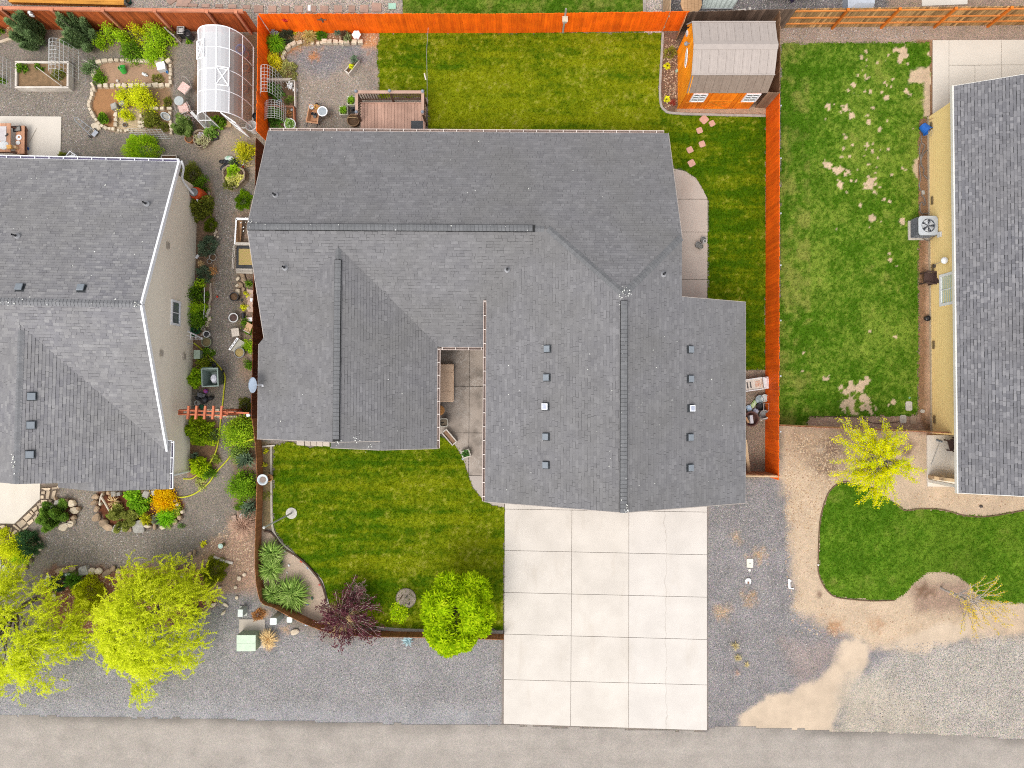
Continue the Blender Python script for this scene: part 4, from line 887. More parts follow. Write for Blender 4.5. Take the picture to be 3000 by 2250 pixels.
sect(m,lambda a,t,z:Vector((t,a,z)),[(20.27,0),(20.27,2.7),(26,5.5),(31.6,2.8),(31.6,0)],13.65,-1.72);m.build('wall',YEL,house3)
laps(house3,lambda x,y,z:Vector((x,y,z)),lambda z:(-1.72,13.65),2.68,20.27,-1,YEL)
m=MB(house3.location);m.bar((20.15,-1.72,.1),(20.15,13.66,.1),.0,.0)if False else m.bar((20.235,-1.72,.06),(20.235,13.66,.06),.03,.14);m.build('foundation',M((.62,.52,.36)),house3)
window(house3,(20.27,5.05,1.62),(0,1,0),(-1,0,0),1.5,1.5,.13,WHITE,GLASSG,(2,1))
m=MB(house3.location);m.box((20.1,-4.0,1.35),(.14,.14,2.7));m.build('porch_post',M((.8,.76,.68)),house3)
for v in(377,593,790,1012,1228):m=MB(house3.location);m.box((20.22,U(2732,v).y,.35),(.03,.38,.16));m.build('foundation_vent',M((.28,.20,.10),(.2,.15,.08)),house3)
# ================================================================== garden shed
SX0,SX1,WY0,WY1=8.1,11.55,14.1,16.88
prof=[(13.92,2.2),(14.36,3.12),(15.5,3.54),(16.66,3.24),(17.06,2.25)]
shed=thing('garden_shed','orange board shed with tan metal gambrel roof in the back corner','shed',(9.8,15.5,0))
so=shed.location
def shed_z(y):return float(np.interp(y,[a for a,_ in prof],[b3 for _,b3 in prof]))-.07
SHO=wood((.98,.36,.012),(.90,.26,.008),.12,axis=2,sc=.7);SHO2=wood((.92,.25,.008),(.66,.14,.006),.18,axis=2,sc=.7)
y=WY0
while y<WY1-.05:  # west gable boards
    y1=min(y+.2,WY1);m=MB(so);za,zb=shed_z(y+.005),shed_z(y1-.012)
    ys=[y+.005,y1-.012]
    m.add([(SX0,ys[0],0),(SX0,ys[1],0),(SX0,ys[1],zb),(SX0,ys[0],za),(SX0-.02,ys[0],0),(SX0-.02,ys[1],0),(SX0-.02,ys[1],zb),(SX0-.02,ys[0],za)],[(4,5,6,7),(0,4,7,3),(1,2,6,5),(3,7,6,2)])
    m.build('board',SHO,shed);y=y1
x=SX0
while x<SX1-.05:  # south wall boards
    x1=min(x+.2,SX1);m=MB(so);m.box(((x+x1)/2-.003,WY0-.01,1.12),(x1-x-.015,.02,2.24));m.build('board',SHO2,shed);x=x1
m=MB(so);n=len(prof)
sect(m,lambda a,t,z:Vector((a,t,z)),[(WY0,0),(WY0,2.2),(14.45,2.98),(15.5,3.4),(16.5,3.1),(WY1,2.3),(WY1,0)],SX0+.002,SX1);m.build('wall',M((.36,.09,.012),(.28,.07,.01)),shed)
m=MB(so)
for yy in(WY0-.02,WY1+.01):m.box((SX0-.035,yy+(.03 if yy<15 else-.03),1.1),(.03,.09,2.2))
for(ya,za),(yb,zb)in zip(prof,prof[1:]):m.bar((SX0-.04,ya,za-.09),(SX0-.04,yb,zb-.09),.03,.12)
m.build('trim',SHO,shed)
SROOF=M((.43,.37,.33),(.395,.34,.305),rough=.55,fine=.05,isl=.03);SROOF_SHADE=M((.31,.24,.19),(.27,.205,.16),rough=.6,fine=.05,isl=.03)  # second one: same metal, steep slope's shading put into a darker colour
NP=10;RX0,RX1=7.98,11.68
for k,((ya,za),(yb,zb))in enumerate(zip(prof,prof[1:])):
    for i in range(NP):
        xa=RX0+(RX1-RX0)*i/NP;xb=RX0+(RX1-RX0)*(i+1)/NP;m=MB(so)
        d=Vector((0,yb-ya,zb-za)).normalized();nn=Vector((0,-d.z,d.y));e=.02
        for w0,w1,h in((xa+.004,xb-.004,.0),(xa+.0,xa+.03,.022),(xa+.17,xa+.19,.008),(xa+.25,xa+.27,.008)):
            P=[Vector((w0,ya,za)),Vector((w1,ya,za)),Vector((w1,yb,zb)),Vector((w0,yb,zb))]
            m.add([p+nn*h for p in P]+[p-nn*.025 for p in P],[(0,1,2,3),(0,4,5,1),(1,5,6,2),(2,6,7,3),(3,7,4,0)])
        m.build('roof_panel',SROOF_SHADE if k==0 else SROOF,shed)
m=MB(so)
for s in(-1,1):m.bar((RX0-.01,15.5+s*.09,3.555-.03),(RX1+.01,15.5+s*.09,3.555-.03),.2,.02,up=(0,s*.36,1))
m.bar((RX0-.01,14.35,3.13),(RX1+.01,14.35,3.13),.05,.03);m.bar((RX0-.01,16.66,3.255),(RX1+.01,16.66,3.255),.05,.03)
m.build('ridge_cap',SROOF,shed)
for xc in(8.75,11.2):window(shed,(xc,WY0-.02,1.36),(1,0,0),(0,-1,0),.68,.86,.06,WHITE,GLASS,(2,3))
DO=wood((.88,.30,.02),(.70,.2,.012),.15,axis=0);m=MB(so);dy=WY0-.045
m.box((9.9,WY0-.03,1.0),(1.14,.02,1.95));door=m.build('door',SHO2,shed);m=MB(so)
for z in(.1,.98,1.9):m.box((9.9,dy,z),(1.1,.02,.09))
m.bar((9.36,dy-.004,.14),(10.44,dy-.004,.94),.08,.02,up=(0,1,0));m.bar((9.36,dy-.014,.94),(10.44,dy-.014,.14),.08,.02,up=(0,1,0));m.build('brace',DO,door)
m=MB(so);m.box((8.65,dy+.01,.76),(.75,.03,.05));m.box((11.15,dy+.01,.76),(.75,.03,.05));m.build('batten',DO,shed)
m=MB(so);X=SX0-.05;hexa=[(15.28,1.78),(15.44,1.62),(15.9,1.82),(16.06,2.1),(15.9,2.2),(15.45,2.06)]
m.add([(X,a,c)for a,c in hexa]+[(X-.03,a,c)for a,c in hexa],[tuple(range(6))]+[tuple(range(6,12))[::-1]]+[(i,(i+1)%6,6+(i+1)%6,6+i)for i in range(6)])
sg=m.build('sign',WHITE,shed);m=MB(so)
for i in range(7):t=i/6;m.box((X-.034,15.46+.42*t,1.83+.2*t),(.008,.035,random.choice((.05,.08,.06))))
m.build('lettering',M((.16,.12,.06),(.3,.2,.05),scale=20),sg)
m=MB(so);m.lathe([(.03,.0),(.10,.03),(.10,.08),(.05,.14),(.0,.15)],(SX0-.16,16.12,2.3),12);m.box((SX0-.07,16.12,2.38),(.12,.04,.04));m.build('lamp',M((.3,.33,.37),(.2,.22,.25),rough=.4),shed)
m=MB(so);m.box((SX0-.05,16.75,2.05),(.08,.22,.2));m.build('meter_box',M((.62,.63,.66)),shed)
# ------------------------------------------------------------------ fences
def board_mesh(bw,th,h,mat,ear=.02):
    m=MB();w=bw/2;out=[(-w,0),(w,0),(w,h-ear),(w-ear,h),(-w+ear,h),(-w,h-ear)]
    vs=[(x,-th/2,z)for x,z in out]+[(x,th/2,z)for x,z in out]
    m.add(vs,[tuple(range(6)),tuple(range(6,12))[::-1]]+[(i,i+6,(i+1)%6+6,(i+1)%6)for i in range(6)]);return m.mesh('board',mat)
def fence(name,label,pts,h,bw,mat,rails=None,posts=None,cap=None,gap=.003,jit=.012,group=None,extra=None):
    """rails: (side, heights, mat) on the left(+1)/right(-1) of the run; posts: (side, [distances], height, size, mat)"""
    p0=Vector((pts[0].x,pts[0].y,0));t=thing(name,label,'fence',p0,0,group)
    me=board_mesh(bw-gap,.02,h,mat);P=[Vector((p.x,p.y,0))for p in pts]
    for p,d in resample(P,bw):
        inst(me,'board',t,p+d*bw/2-p0+Vector((0,0,random.uniform(-.012,.012))),math.atan2(d.y,d.x)+random.uniform(-jit,jit),(1,random.uniform(.9,1.3),1+random.uniform(-.008,.008)),rx=random.uniform(-jit,jit)*.4)
    if rails:
        s,zs,rm=rails
        for z in zs:
            m=MB(p0)
            for a,b in zip(P,P[1:]):
                d=(b-a).normalized();nn=Vector((-d.y,d.x,0))*s*.035;m.bar(a+nn+Vector((0,0,z)),b+nn+Vector((0,0,z)),.04,.09)
            m.build('rail',rm,t)
    if posts:
        s,ds,ph,ps,pm=posts;m=MB();m.box((0,0,ph/2),(ps,ps,ph));m.box((0,0,ph+.012),(ps*1.25,ps*1.25,.03));pme=m.mesh('post',pm)
        run=resample(P,.05)
        for q in ds:
            p,d=run[min(int(q/.05),len(run)-1)];inst(pme,'post',t,p+Vector((-d.y,d.x,0))*s*(.03+ps/2)-p0,math.atan2(d.y,d.x))
    if cap:
        cm,cw=cap
        for a,b in zip(P,P[1:]):
            L=(b-a).length;d=(b-a).normalized();k=0
            while k<L-.05:
                e=min(k+2.4,L);m=MB(p0);m.bar(a+d*(k+.004)+Vector((0,0,h+.035)),a+d*(e-.004)+Vector((0,0,h+.035)),cw,.035);m.build('cap_rail',cm,t);k=e
            m=MB(p0);nn=Vector((d.y,-d.x,0))*.03;m.bar(a+nn+Vector((0,0,h-.06)),b+nn+Vector((0,0,h-.06)),.03,.10);m.build('trim_rail',cm,t)
    return t
ORG=wood((.98,.165,.003),(.74,.095,.002),.14,sc=.8);ORG2=wood((.98,.155,.004),(.76,.095,.003),.14,sc=.8)
RBR=wood((.52,.12,.03),(.26,.055,.015),.35,sc=.8);CAPW=wood((.62,.25,.14),(.50,.18,.10),.1,axis=0);LBR=wood((.40,.17,.07),(.28,.11,.042),.18,sc=.8)
WTH=wood((.21,.145,.105),(.12,.08,.06),.35);RAW=wood((.52,.31,.13),(.30,.17,.07),.45);RAILO=wood((.80,.31,.08),(.66,.22,.05),.1,axis=0);POSTO=wood((.72,.20,.02),(.56,.14,.015),.1)
TANB=wood((.62,.36,.18),(.46,.25,.12),.2);PALE=wood((.62,.45,.28),(.5,.34,.2),.25)
def dists(ps,us):
    return[(U(u,ps[0][1])-U(*ps[0])).length for u in us]
fb=[(-70,83.5),(755,94)]
fence('board_fence','tall reddish brown board fence with flat cap rail behind the vegetable garden',W(fb),1.9,.165,RBR,rails=(1,[.3,1.4],RBR),posts=(-1,dists(fb,[76+10,219+9,360+8,505+7,650+6,738]),1.98,.11,CAPW),cap=(CAPW,.15))
fence('board_fence','long bright orange stained fence along the back of the mown yard',W([(794,97),(1500,97),(1987,90)]),1.78,.143,ORG,rails=(1,[.3,1.45],PALE))
fence('board_fence','short bright orange side fence between greenhouse and gravel corner',W([(791,97),(790,260),(787,420)]),1.7,.143,ORG,rails=(-1,[.3,1.4],PALE))
fence('board_fence','dark brown fence hidden beside the roof edge near the satellite dish',W([(786,440),(778,900),(774,1217)]),1.7,.143,wood((.20,.055,.015),(.12,.03,.01),.2),rails=(-1,[.3,1.4],PALE))
fence('picket_fence','low brown board fence curving round the iris bed and front lawn',smooth_line(W([(756,1222),(762,1265),(767,1310),(771,1390),(769,1470),(766,1560),(765,1640),(768,1690),(775,1728),(786,1753),(816,1765),(861,1789),(920,1817),(985,1838),(1080,1848),(1210,1850),(1340,1853),(1473,1857)]),4),.85,.145,LBR,rails=(-1,[.2,.65],LBR))
fence('board_fence','deep orange fence running down between the house and the patchy lawn',W([(2244,318),(2243,800),(2242,1392)]),1.78,.143,ORG2,rails=(1,[.3,1.45],PALE),posts=(1,[(U(2244,v)-U(2244,318)).length for v in(356,502,655,800,953,1105,1260)],1.82,.05,GALV))
fence('board_fence','short unpainted brown fence closing the gap beside the orange shed',W([(2212,315),(2243,317)]),1.78,.14,wood((.30,.19,.12),(.2,.12,.075),.2))
fence('board_fence','unpainted gappy fence showing orange rails and posts behind the patchy lawn',W([(2287,81),(3060,72)]),1.72,.15,RAW,rails=(-1,[.42,.95,1.55],RAILO),posts=(-1,[(U(u,82)-U(2287,82)).length for u in(2438,2583,2738,2894)],1.74,.10,POSTO),gap=.022)
fence('board_fence','unpainted brown fence hidden between the shed and the patchy lawn',W([(2246,88),(2245,314)]),1.78,.143,wood((.36,.2,.11),(.24,.13,.07),.2))
fence('board_fence','weathered dark grey brown fence squeezed behind the shed roof',W([(1992,92),(2287,84)]),1.8,.143,WTH)
fence('board_fence','short tan end panel between the orange fence and the shed',W([(1979,119),(1988,92)]),1.72,.2,TANB)
fence('board_fence','thin red brown fence seen edge on from the orange fence to the yellow house',W([(2248,1243),(2728,1264)]),1.68,.14,wood((.42,.16,.085),(.26,.1,.05),.3),rails=(1,[1.4],RAW))
fence('board_fence','tan gate panel closing the side yard between house and orange fence',W([(2112,1379),(2241,1382)]),1.72,.14,wood((.45,.23,.11),(.3,.14,.07),.3),rails=(-1,[.3,1.5],PALE))
fence('board_fence','pale fence heading away behind the back fence beside white pebbles',W([(1940,93),(1946,-70)]),1.8,.15,PALE,rails=(-1,[.4,1.4],PALE))
# ------------------------------------------------------------------ plants
def unit(a):return a/np.maximum(np.linalg.norm(a,axis=1,keepdims=True),1e-9)
def leaf_mesh(P,D,L,Wd,mat,name='foliage',upw=1.7):
    n=len(P);D=unit(D);N=unit(np.array((0,0,1.0))*upw+rng.normal(0,.6,(n,3)));S=unit(np.cross(D,N))
    L=np.broadcast_to(L,n)[:,None];Wd=np.broadcast_to(Wd,n)[:,None]
    A=np.stack([P,P+D*L*.45+S*Wd/2,P+D*L,P+D*L*.45-S*Wd/2],1).reshape(-1,3)
    return raw_mesh(name,A,np.arange(4*n).reshape(n,4),mat)
def put(me,name,parent):return link(bpy.data.objects.new(name,me),parent)
def dome(n,r,h,lo=.55,zmin=0.0):
    d=unit(rng.normal(0,1,(n,3)));d[:,2]=np.abs(d[:,2])*(1-zmin)+zmin
    rad=rng.uniform(lo,1,n)**.6;az=np.arctan2(d[:,1],d[:,0]);p=rng.uniform(0,6.3,3)
    f=1+.17*np.sin(2*az+p[0])+.15*np.sin(5*az+p[1])+.10*np.sin(9*az+p[2]);rad=rad*(.93+(f-1)*np.hypot(d[:,0],d[:,1]))
    return d*rad[:,None]*np.array((r,r,h)),d
def strap(n,r,h,w,mat,name='leaf_clump',seg=4,arch=.8):
    az=rng.uniform(0,2*pi,n);L=r*rng.uniform(.55,1.1,n);hh=h*rng.uniform(.6,1.2,n);w=w*rng.uniform(.7,1.3,n);tw=rng.normal(0,.25,n)
    b=rng.normal(0,r*.10,(n,2));V=np.zeros((n,seg+1,2,3))
    for k in range(seg+1):
        t=k/seg;a=az+tw*t;rad=L*t;z=hh*np.sin(pi*arch*t)+.01
        wk=w*(1-t**2.2)*.5+.002
        c=np.stack([b[:,0]+np.cos(a)*rad,b[:,1]+np.sin(a)*rad,z],1);s=np.stack([-np.sin(a),np.cos(a),np.zeros(n)],1)*wk[:,None]
        V[:,k,0]=c-s;V[:,k,1]=c+s
    base=np.arange(n)[:,None]*(seg+1)*2
    q=np.concatenate([base+np.array((2*k,2*k+1,2*k+3,2*k+2))for k in range(seg)])
    return raw_mesh(name,V.reshape(-1,3),q,mat)
GREEN=leafm(((.035,.075,.008),(.07,.14,.012),(.13,.24,.015),(.22,.34,.02)))
LIME=leafm(((.10,.18,.008),(.20,.33,.012),(.30,.44,.018),(.42,.50,.02)))
YELG=leafm(((.22,.27,.01),(.36,.40,.012),(.50,.52,.015),(.60,.58,.02)))
OLIVE=leafm(((.05,.065,.012),(.10,.12,.018),(.17,.185,.025),(.25,.24,.04)))
DKGR=leafm(((.05,.085,.035),(.10,.155,.06),(.16,.23,.095),(.24,.32,.15)))
BLUG=leafm(((.04,.065,.04),(.08,.12,.075),(.13,.18,.11),(.18,.24,.14)))
GREY=leafm(((.10,.12,.08),(.16,.18,.13),(.24,.26,.19),(.32,.33,.25)))
GOLD=leafm(((.40,.22,.003),(.56,.32,.004),(.66,.40,.005),(.62,.44,.015)),var=.12)
YELF=leafm(((.45,.40,.01),(.62,.55,.015),(.70,.62,.03),(.35,.40,.02)))
STRAW=leafm(((.27,.17,.07),(.36,.25,.12),(.44,.33,.18),(.24,.14,.06)),trans=.1)
RUSTY=leafm(((.25,.11,.035),(.33,.16,.055),(.40,.22,.09)),trans=.1)
WHITEF=leafm(((.7,.7,.7),(.8,.8,.82),(.85,.85,.85),(.5,.55,.4)),trans=.1,var=.1)
PURP=leafm(((.04,.014,.018),(.07,.022,.03),(.11,.036,.045),(.15,.06,.07)))
PINKF=leafm(((.55,.3,.3),(.7,.5,.5),(.4,.2,.15),(.3,.15,.08)))
DAYL=leafm(((.05,.10,.02),(.12,.20,.035),(.22,.31,.07),(.36,.42,.16)))
DKBR=leafm(((.06,.035,.02),(.1,.06,.035),(.15,.09,.05)),trans=.1)
MAPLE=leafm(((.06,.115,.002),(.16,.255,.003),(.27,.37,.005),(.40,.46,.015)),var=.22)
WILLOW=leafm(((.22,.26,.006),(.37,.42,.012),(.47,.50,.022),(.54,.54,.07)),var=.16)
def stems(parent,r,h,n,mat,rad=.012):
    m=MB()
    for _ in range(n):
        a=random.uniform(0,2*pi);k=random.uniform(.3,.8);m.tube([(0.0,0.0,0.0),(cos(a)*r*k*.4,sin(a)*r*k*.4,h*.45),(cos(a)*r*k,sin(a)*r*k,h*.8)],rad,4,rad*.4)
    m.build('stem',mat,parent)
def plant(name,label,cat,uv,r,h,style,mat,group=None,dens=1.0,L=None,at=.45,z0=0.0):
    """r in metres; uv = where its middle shows in the photograph"""
    r*=1.15;p=U(uv[0],uv[1],z0+h*at);t=thing(name,label,cat,(p.x,p.y,z0),0,group);nn=int(900*dens*(max(r,.12)/.4)**1.7)+60
    if style=='bush':
        k=max(7,int(16*(r/.4)));c,d=dome(k,r*.8,h*.82,.6);i=rng.integers(0,k,nn);sp=np.array((r,r,h*.8))*.23
        P=c[i]+rng.normal(0,1,(nn,3))*sp;P[:,2]=np.maximum(P[:,2],.02);D=d[i]*.7+rng.normal(0,.6,(nn,3))+np.array((0,0,.15));l=L or .075
        put(leaf_mesh(P,D,rng.uniform(.7,1.3,nn)*l,l*.62,mat),'foliage',t);stems(t,r,h,6,TWIG)
    elif style=='broad':
        nn=int(nn*.45);P,d=dome(nn,r*.88,h*.85,.5);l=L or .12
        put(leaf_mesh(P,d*.8+rng.normal(0,.4,(nn,3))*np.array((1,1,.4)),rng.uniform(.7,1.2,nn)*l,l*.85,mat,upw=2),'foliage',t);stems(t,r,h,5,TWIG)
    elif style=='fine':
        nn=int(nn*1.5);P,d=dome(nn,r*.9,h*.9,.35);D=d+rng.normal(0,.4,(nn,3))+np.array((0,0,.35));l=L or .085
        put(leaf_mesh(P,D,rng.uniform(.6,1.4,nn)*l,l*.26,mat),'foliage',t);stems(t,r,h,6,TWIG)
    elif style=='conifer':
        K=12;PS=[];DS=[];az0=rng.uniform(0,2*pi,K);rh=np.sqrt(rng.uniform(.02,1,K));per=int(nn*2.4/K)
        for k in range(K):
            b_=np.array((cos(az0[k])*r*rh[k]*.55,sin(az0[k])*r*rh[k]*.55,.05));e_=np.array((cos(az0[k])*r*rh[k]*1.05,sin(az0[k])*r*rh[k]*1.15,h*(1.05-.6*rh[k])*rng.uniform(.85,1.05)))
            u=rng.random(per)**.85;a_=rng.uniform(0,2*pi,per);w_=r*.27*(1-u)**.6*(.25+.75*np.minimum(1,u*3))*rng.uniform(.4,1,per);o_=np.stack([np.cos(a_),np.sin(a_),np.zeros(per)],1)
            PS.append(b_+(e_-b_)*u[:,None]+o_*w_[:,None]);DS.append(o_*.9+unit((e_-b_)[None])[0]*.8+rng.normal(0,.25,(per,3)))
        P=np.concatenate(PS);D=np.concatenate(DS);n_=len(P);l=L or .13
        put(leaf_mesh(P,D,rng.uniform(.6,1.5,n_)*l,l*.26,mat),'foliage',t)
        m=MB();m.tube([(0,0,0),(0,0,h*.9)],.045,6,.01);m.build('trunk',BARK,t)
    elif style=='tuft':
        put(strap(int(50*dens*max(1,r/.3)),r*1.05,h,L or .03,mat),'leaf_clump',t)
    elif style=='iris':
        for k in range(3):
            o=put(strap(int(26*dens),r*.75,h,L or .045,mat,arch=.55),'leaf_fan',t);o.location=(random.uniform(-.4,.4)*r,random.uniform(-.4,.4)*r,0)
    elif style=='flat':
        P=rng.uniform(-1,1,(nn,3))*np.array((r,r,h*.5));P=P[(P[:,0]**2+P[:,1]**2<r*r*rng.uniform(.4,1.1,nn))];P[:,2]+=h*.5;n2_=len(P);l=L or .06
        put(leaf_mesh(P,rng.normal(0,1,(n2_,3))*np.array((1,1,.3)),l,l*.5,mat),'foliage',t)
    return t
def tp(c,r,x,y):return px(c,r,x,y)
# ---- trees
def limb_path(p,q,sag,n=5,wob=.05):
    p,q=Vector(p),Vector(q);return[p.lerp(q,i/n)+Vector((random.gauss(0,wob)*(0<i),random.gauss(0,wob)*(0<i),sag*sin(pi*i/n)))for i in range(n+1)]
def branch_tree(name,label,base,h,r,nb,per,l,leafmat,bark,tr=.07,z0=.3,start=.25,sag=.25,droop=0.0,centre=(0,0),thick=.6,twigs=.012,flat=.85,clump=.05,cat='tree',lw=.5,group=None,azr=None):
    t=thing(name,label,cat,(base.x,base.y,0),0,group);m=MB();top=Vector((centre[0]*.35,centre[1]*.35,h*z0+h*.25))
    m.tube(limb_path((0,0,-.02),top,0,5,tr*.25),tr,8,tr*.55);PS=[];DS=[]
    for b in range(nb):
        a=random.uniform(0,2*pi);rho=math.sqrt(random.uniform(.03,1))*(1+.16*sin(3*a+tr*90)+.12*sin(7*a));s=top*random.uniform(.45,1.0)+Vector((cos(a+1)*r*.22,sin(a+1)*r*.22,h*.1))*random.random()
        zt=h*(1-(1-flat)*rho)-droop*rho*rho
        a+=random.gauss(0,.5);e=Vector((centre[0]+cos(a)*r*rho,centre[1]+sin(a)*r*rho,zt*random.uniform(.80,1.0)))
        path=limb_path(s,e,sag*random.uniform(.3,1.2),6,.05);m.tube(path,tr*.28,5,twigs*.5)
        seg=[(path[i],path[i+1])for i in range(6)]
        for _ in range(per):
            u=start+(1-start)*random.random()**.8;i=min(int(u*6),5);f=u*6-i;p=seg[i][0].lerp(seg[i][1],f);d=(seg[i][1]-seg[i][0]).normalized()
            PS.append((p.x,p.y,p.z));DS.append((d.x,d.y,d.z))
    m.build('trunk',bark,t);P=np.array(PS);D=np.array(DS);n=len(P);P=P+rng.normal(0,clump,(n,3))
    put(leaf_mesh(P,D*.8+rng.normal(0,.7,(n,3)),rng.uniform(.6,1.3,n)*l,l*lw,leafmat,'crown'),'crown',t);return t
def willow(label,base,h,discs,ns,seedgap):
    """discs: (u, v, radius in photo pixels) of the parts of the crown"""
    t=thing('weeping_willow',label,'tree',(base.x,base.y,0));m=MB();sc=H/F
    D_=[(*off(base,u,v,h*.62),q*sc*.92)for u,v,q in discs];cx,cy,r=D_[0]
    m.tube(limb_path((0,0,-.02),(cx*.3,cy*.3,h*.5),0,5,.05),.13,8,.09)
    for k in range(18):
        a=2*pi*k/18+random.random()*.4;rr=r*random.uniform(.5,.85);m.tube(limb_path((cx*.3,cy*.3,h*random.uniform(.35,.5)),(cx+cos(a)*rr,cy+sin(a)*rr,h*random.uniform(.7,.9)),.4,6,.08),.045,5,.012)
    PS=[];DS=[];q=rng.uniform(0,100,2);wts=[d[2]**2 for d in D_]
    for s in range(ns):
        dx,dy,dr=random.choices(D_,wts)[0];a=random.uniform(0,2*pi);rho=math.sqrt(random.random());lobe=1+.16*sin(a*3+q[0])+.13*sin(a*7+q[1])+.09*sin(a*13)
        x,y=dx+cos(a)*rho*dr*lobe*.95,dy+sin(a)*rho*dr*lobe*.95;g=vnoise(np.array([x]),np.array([y]),2.4,int(q[0]))[0]
        if g<seedgap*(.6+.6*rho):continue
        R_=min(1.25,math.hypot(x-cx,y-cy)/r);z=h*(1-.42*R_**2)*random.uniform(.80,1.04);L=random.uniform(.35,1.0);ao=math.atan2(y-cy,x-cx);az=ao+random.gauss(0,1.5);curl=random.gauss(0,2.4)
        k=int(32*L)+6;px_,py_,pz_=x,y,z;st=L/k
        for i in range(k):
            f=i/k;el=.5-1.7*f;az2=az+curl*f;d=(cos(az2)*cos(el),sin(az2)*cos(el),sin(el))
            px_+=d[0]*st;py_+=d[1]*st;pz_=max(.1,pz_+d[2]*st);PS.append((px_,py_,pz_));DS.append(d)
    m.build('trunk',BARK,t);P=np.array(PS);D=np.array(DS);P=np.repeat(P,2,0);D=np.repeat(D,2,0);n=len(P);P=P+rng.normal(0,.02,(n,3))
    put(leaf_mesh(P,D+rng.normal(0,.5,(n,3)),rng.uniform(.05,.10,n),.026,WILLOW,'crown'),'crown',t);return t
def maple(label,base,h,r,centre):
    t=thing('maple_tree',label,'tree',(base.x,base.y,0));cx,cy=centre;m=MB();m.tube(limb_path((0,0,-.02),(cx*.4,cy*.4,h*.5),0,4,.02),.10,8,.07)
    for k in range(9):a=2*pi*k/9;m.tube(limb_path((cx*.4,cy*.4,h*.45),(cx+cos(a)*r*.65,cy+sin(a)*r*.65,h*.72),.25,5,.04),.035,5,.01)
    K=34;d=unit(rng.normal(0,1,(K,3)));d[:,2]=np.abs(d[:,2])*1.1-.18;d=unit(d)
    rc=r*rng.uniform(.50,.78,K)[:,None];c=np.array((cx,cy,h*.56))+d*rc*np.array((1,1,.85));sr=rng.uniform(.38,.74,K)
    n=1750;i=rng.integers(0,K,n);e=unit(rng.normal(0,1,(n,3))+d[i]*.9+np.array((0,0,.5)));Q=c[i]+e*(sr[i]*rng.uniform(.8,1.05,n))[:,None]
    ax=unit(e*.8+np.array((0,0,.6)));a1=unit(np.cross(ax,rng.normal(0,1,(n,3))));a2=np.cross(ax,a1);PS=[];DS=[]
    for k in range(8):
        th=2*pi*k/8+rng.normal(0,.25,n);D=a1*np.cos(th)[:,None]+a2*np.sin(th)[:,None]+ax*rng.uniform(-.1,.45,n)[:,None];PS.append(Q+D*.015);DS.append(D)
    P=np.concatenate(PS);D=np.concatenate(DS);n=len(P)
    me=leaf_mesh(P,D,rng.uniform(.14,.27,n),.075,MAPLE,'crown');put(me,'crown',t)
    m.build('trunk',BARK,t);return t
g0=lambda u,v:U(u,v,0)
def off(base,u,v,z):p=U(u,v,z);return(p.x-base.x,p.y-base.y)
b0=g0(1340,1752);maple('round bright green leafy tree by the driveway corner',b0,4.0,1.82,off(b0,1334,1793,2.6))
wd=lambda*a:[(*px(0,3,x,y),q/2.9107)for x,y,q in a]
willow('lime yellow weeping tree spilling over the gravel verge',g0(478,1772),4.2,wd((1230,430,400),(1000,720,230),(1330,700,230),(1120,900,130),(1110,1040,80),(1060,1130,40),(1500,300,190),(1150,130,200),(1300,60,130),(1520,100,110),(850,520,130),(1640,240,110),(1590,600,80),(800,800,60),(1500,760,70)),3600,.47)
willow('lime yellow weeping tree cut off by the picture edge',g0(105,1755),4.4,wd((120,500,430),(-100,700,420),(120,850,240),(420,620,190),(350,280,190),(170,160,210),(480,440,140),(30,1000,150),(200,1050,80),(560,580,110),(10,190,200),(330,930,80)),4800,.47)
b0=g0(2542,1345);branch_tree('ornamental_tree','yellow green tree with straight radiating branches by the yellow house porch',b0,4.3,2.0,120,170,.07,leafm(((.26,.36,.003),(.41,.44,.004),(.53,.49,.006),(.58,.49,.01)),var=.16),M((.50,.45,.40),(.36,.32,.28),scale=14),tr=.075,centre=off(b0,2578,1352,3.3),sag=.1,start=.35,clump=.06,flat=.70)
b0=g0(2756,1722);branch_tree('young_tree','sparse young tree with pale trunk and thin orange tinged branches',b0,4.4,1.6,44,60,.055,leafm(((.45,.26,.02),(.58,.36,.03),(.62,.44,.05),(.40,.30,.03))),M((.55,.50,.46),(.40,.35,.32),scale=14),tr=.06,centre=off(b0,2902,1790,3.4),sag=.05,start=.3,clump=.03,flat=.75)
b0=g0(1012,1795);branch_tree('purple_shrub','purple leaved shrub with bare grey branches by the low brown fence',b0,2.0,1.62,85,46,.10,PURP,M((.46,.36,.30),(.34,.26,.21),scale=14),tr=.05,twigs=.022,centre=off(b0,1020,1810,1.4),sag=.15,start=.45,clump=.06,cat='shrub',flat=.6,z0=.05)
b0=g0(1048,1742);branch_tree('purple_shrub','small mauve twiggy shrub half out of leaf at the lawn edge',b0,1.3,.58,60,30,.06,leafm(((.16,.09,.09),(.28,.18,.17),(.36,.25,.23))),M((.38,.29,.27),(.28,.2,.19),scale=14),tr=.025,centre=off(b0,1046,1738,.9),sag=.1,start=.3,clump=.04,cat='shrub',flat=.6,z0=.05)
b0=g0(1185,1775);branch_tree('leafy_branch','thin bent sapling with lime leaves between the sand circle and the round tree',b0,1.9,.50,12,70,.10,MAPLE,M((.36,.28,.2),(.28,.2,.14)),tr=.02,centre=off(b0,1172,1795,1.4),sag=.0,start=.3,clump=.07,cat='sapling',lw=.7,flat=.7)
plant('dry_grass','fountain of tan dry grass inside the purple shrub','grass clump',tp(1,3,750,375),.75,.8,'tuft',STRAW,dens=3.2,L=.018)
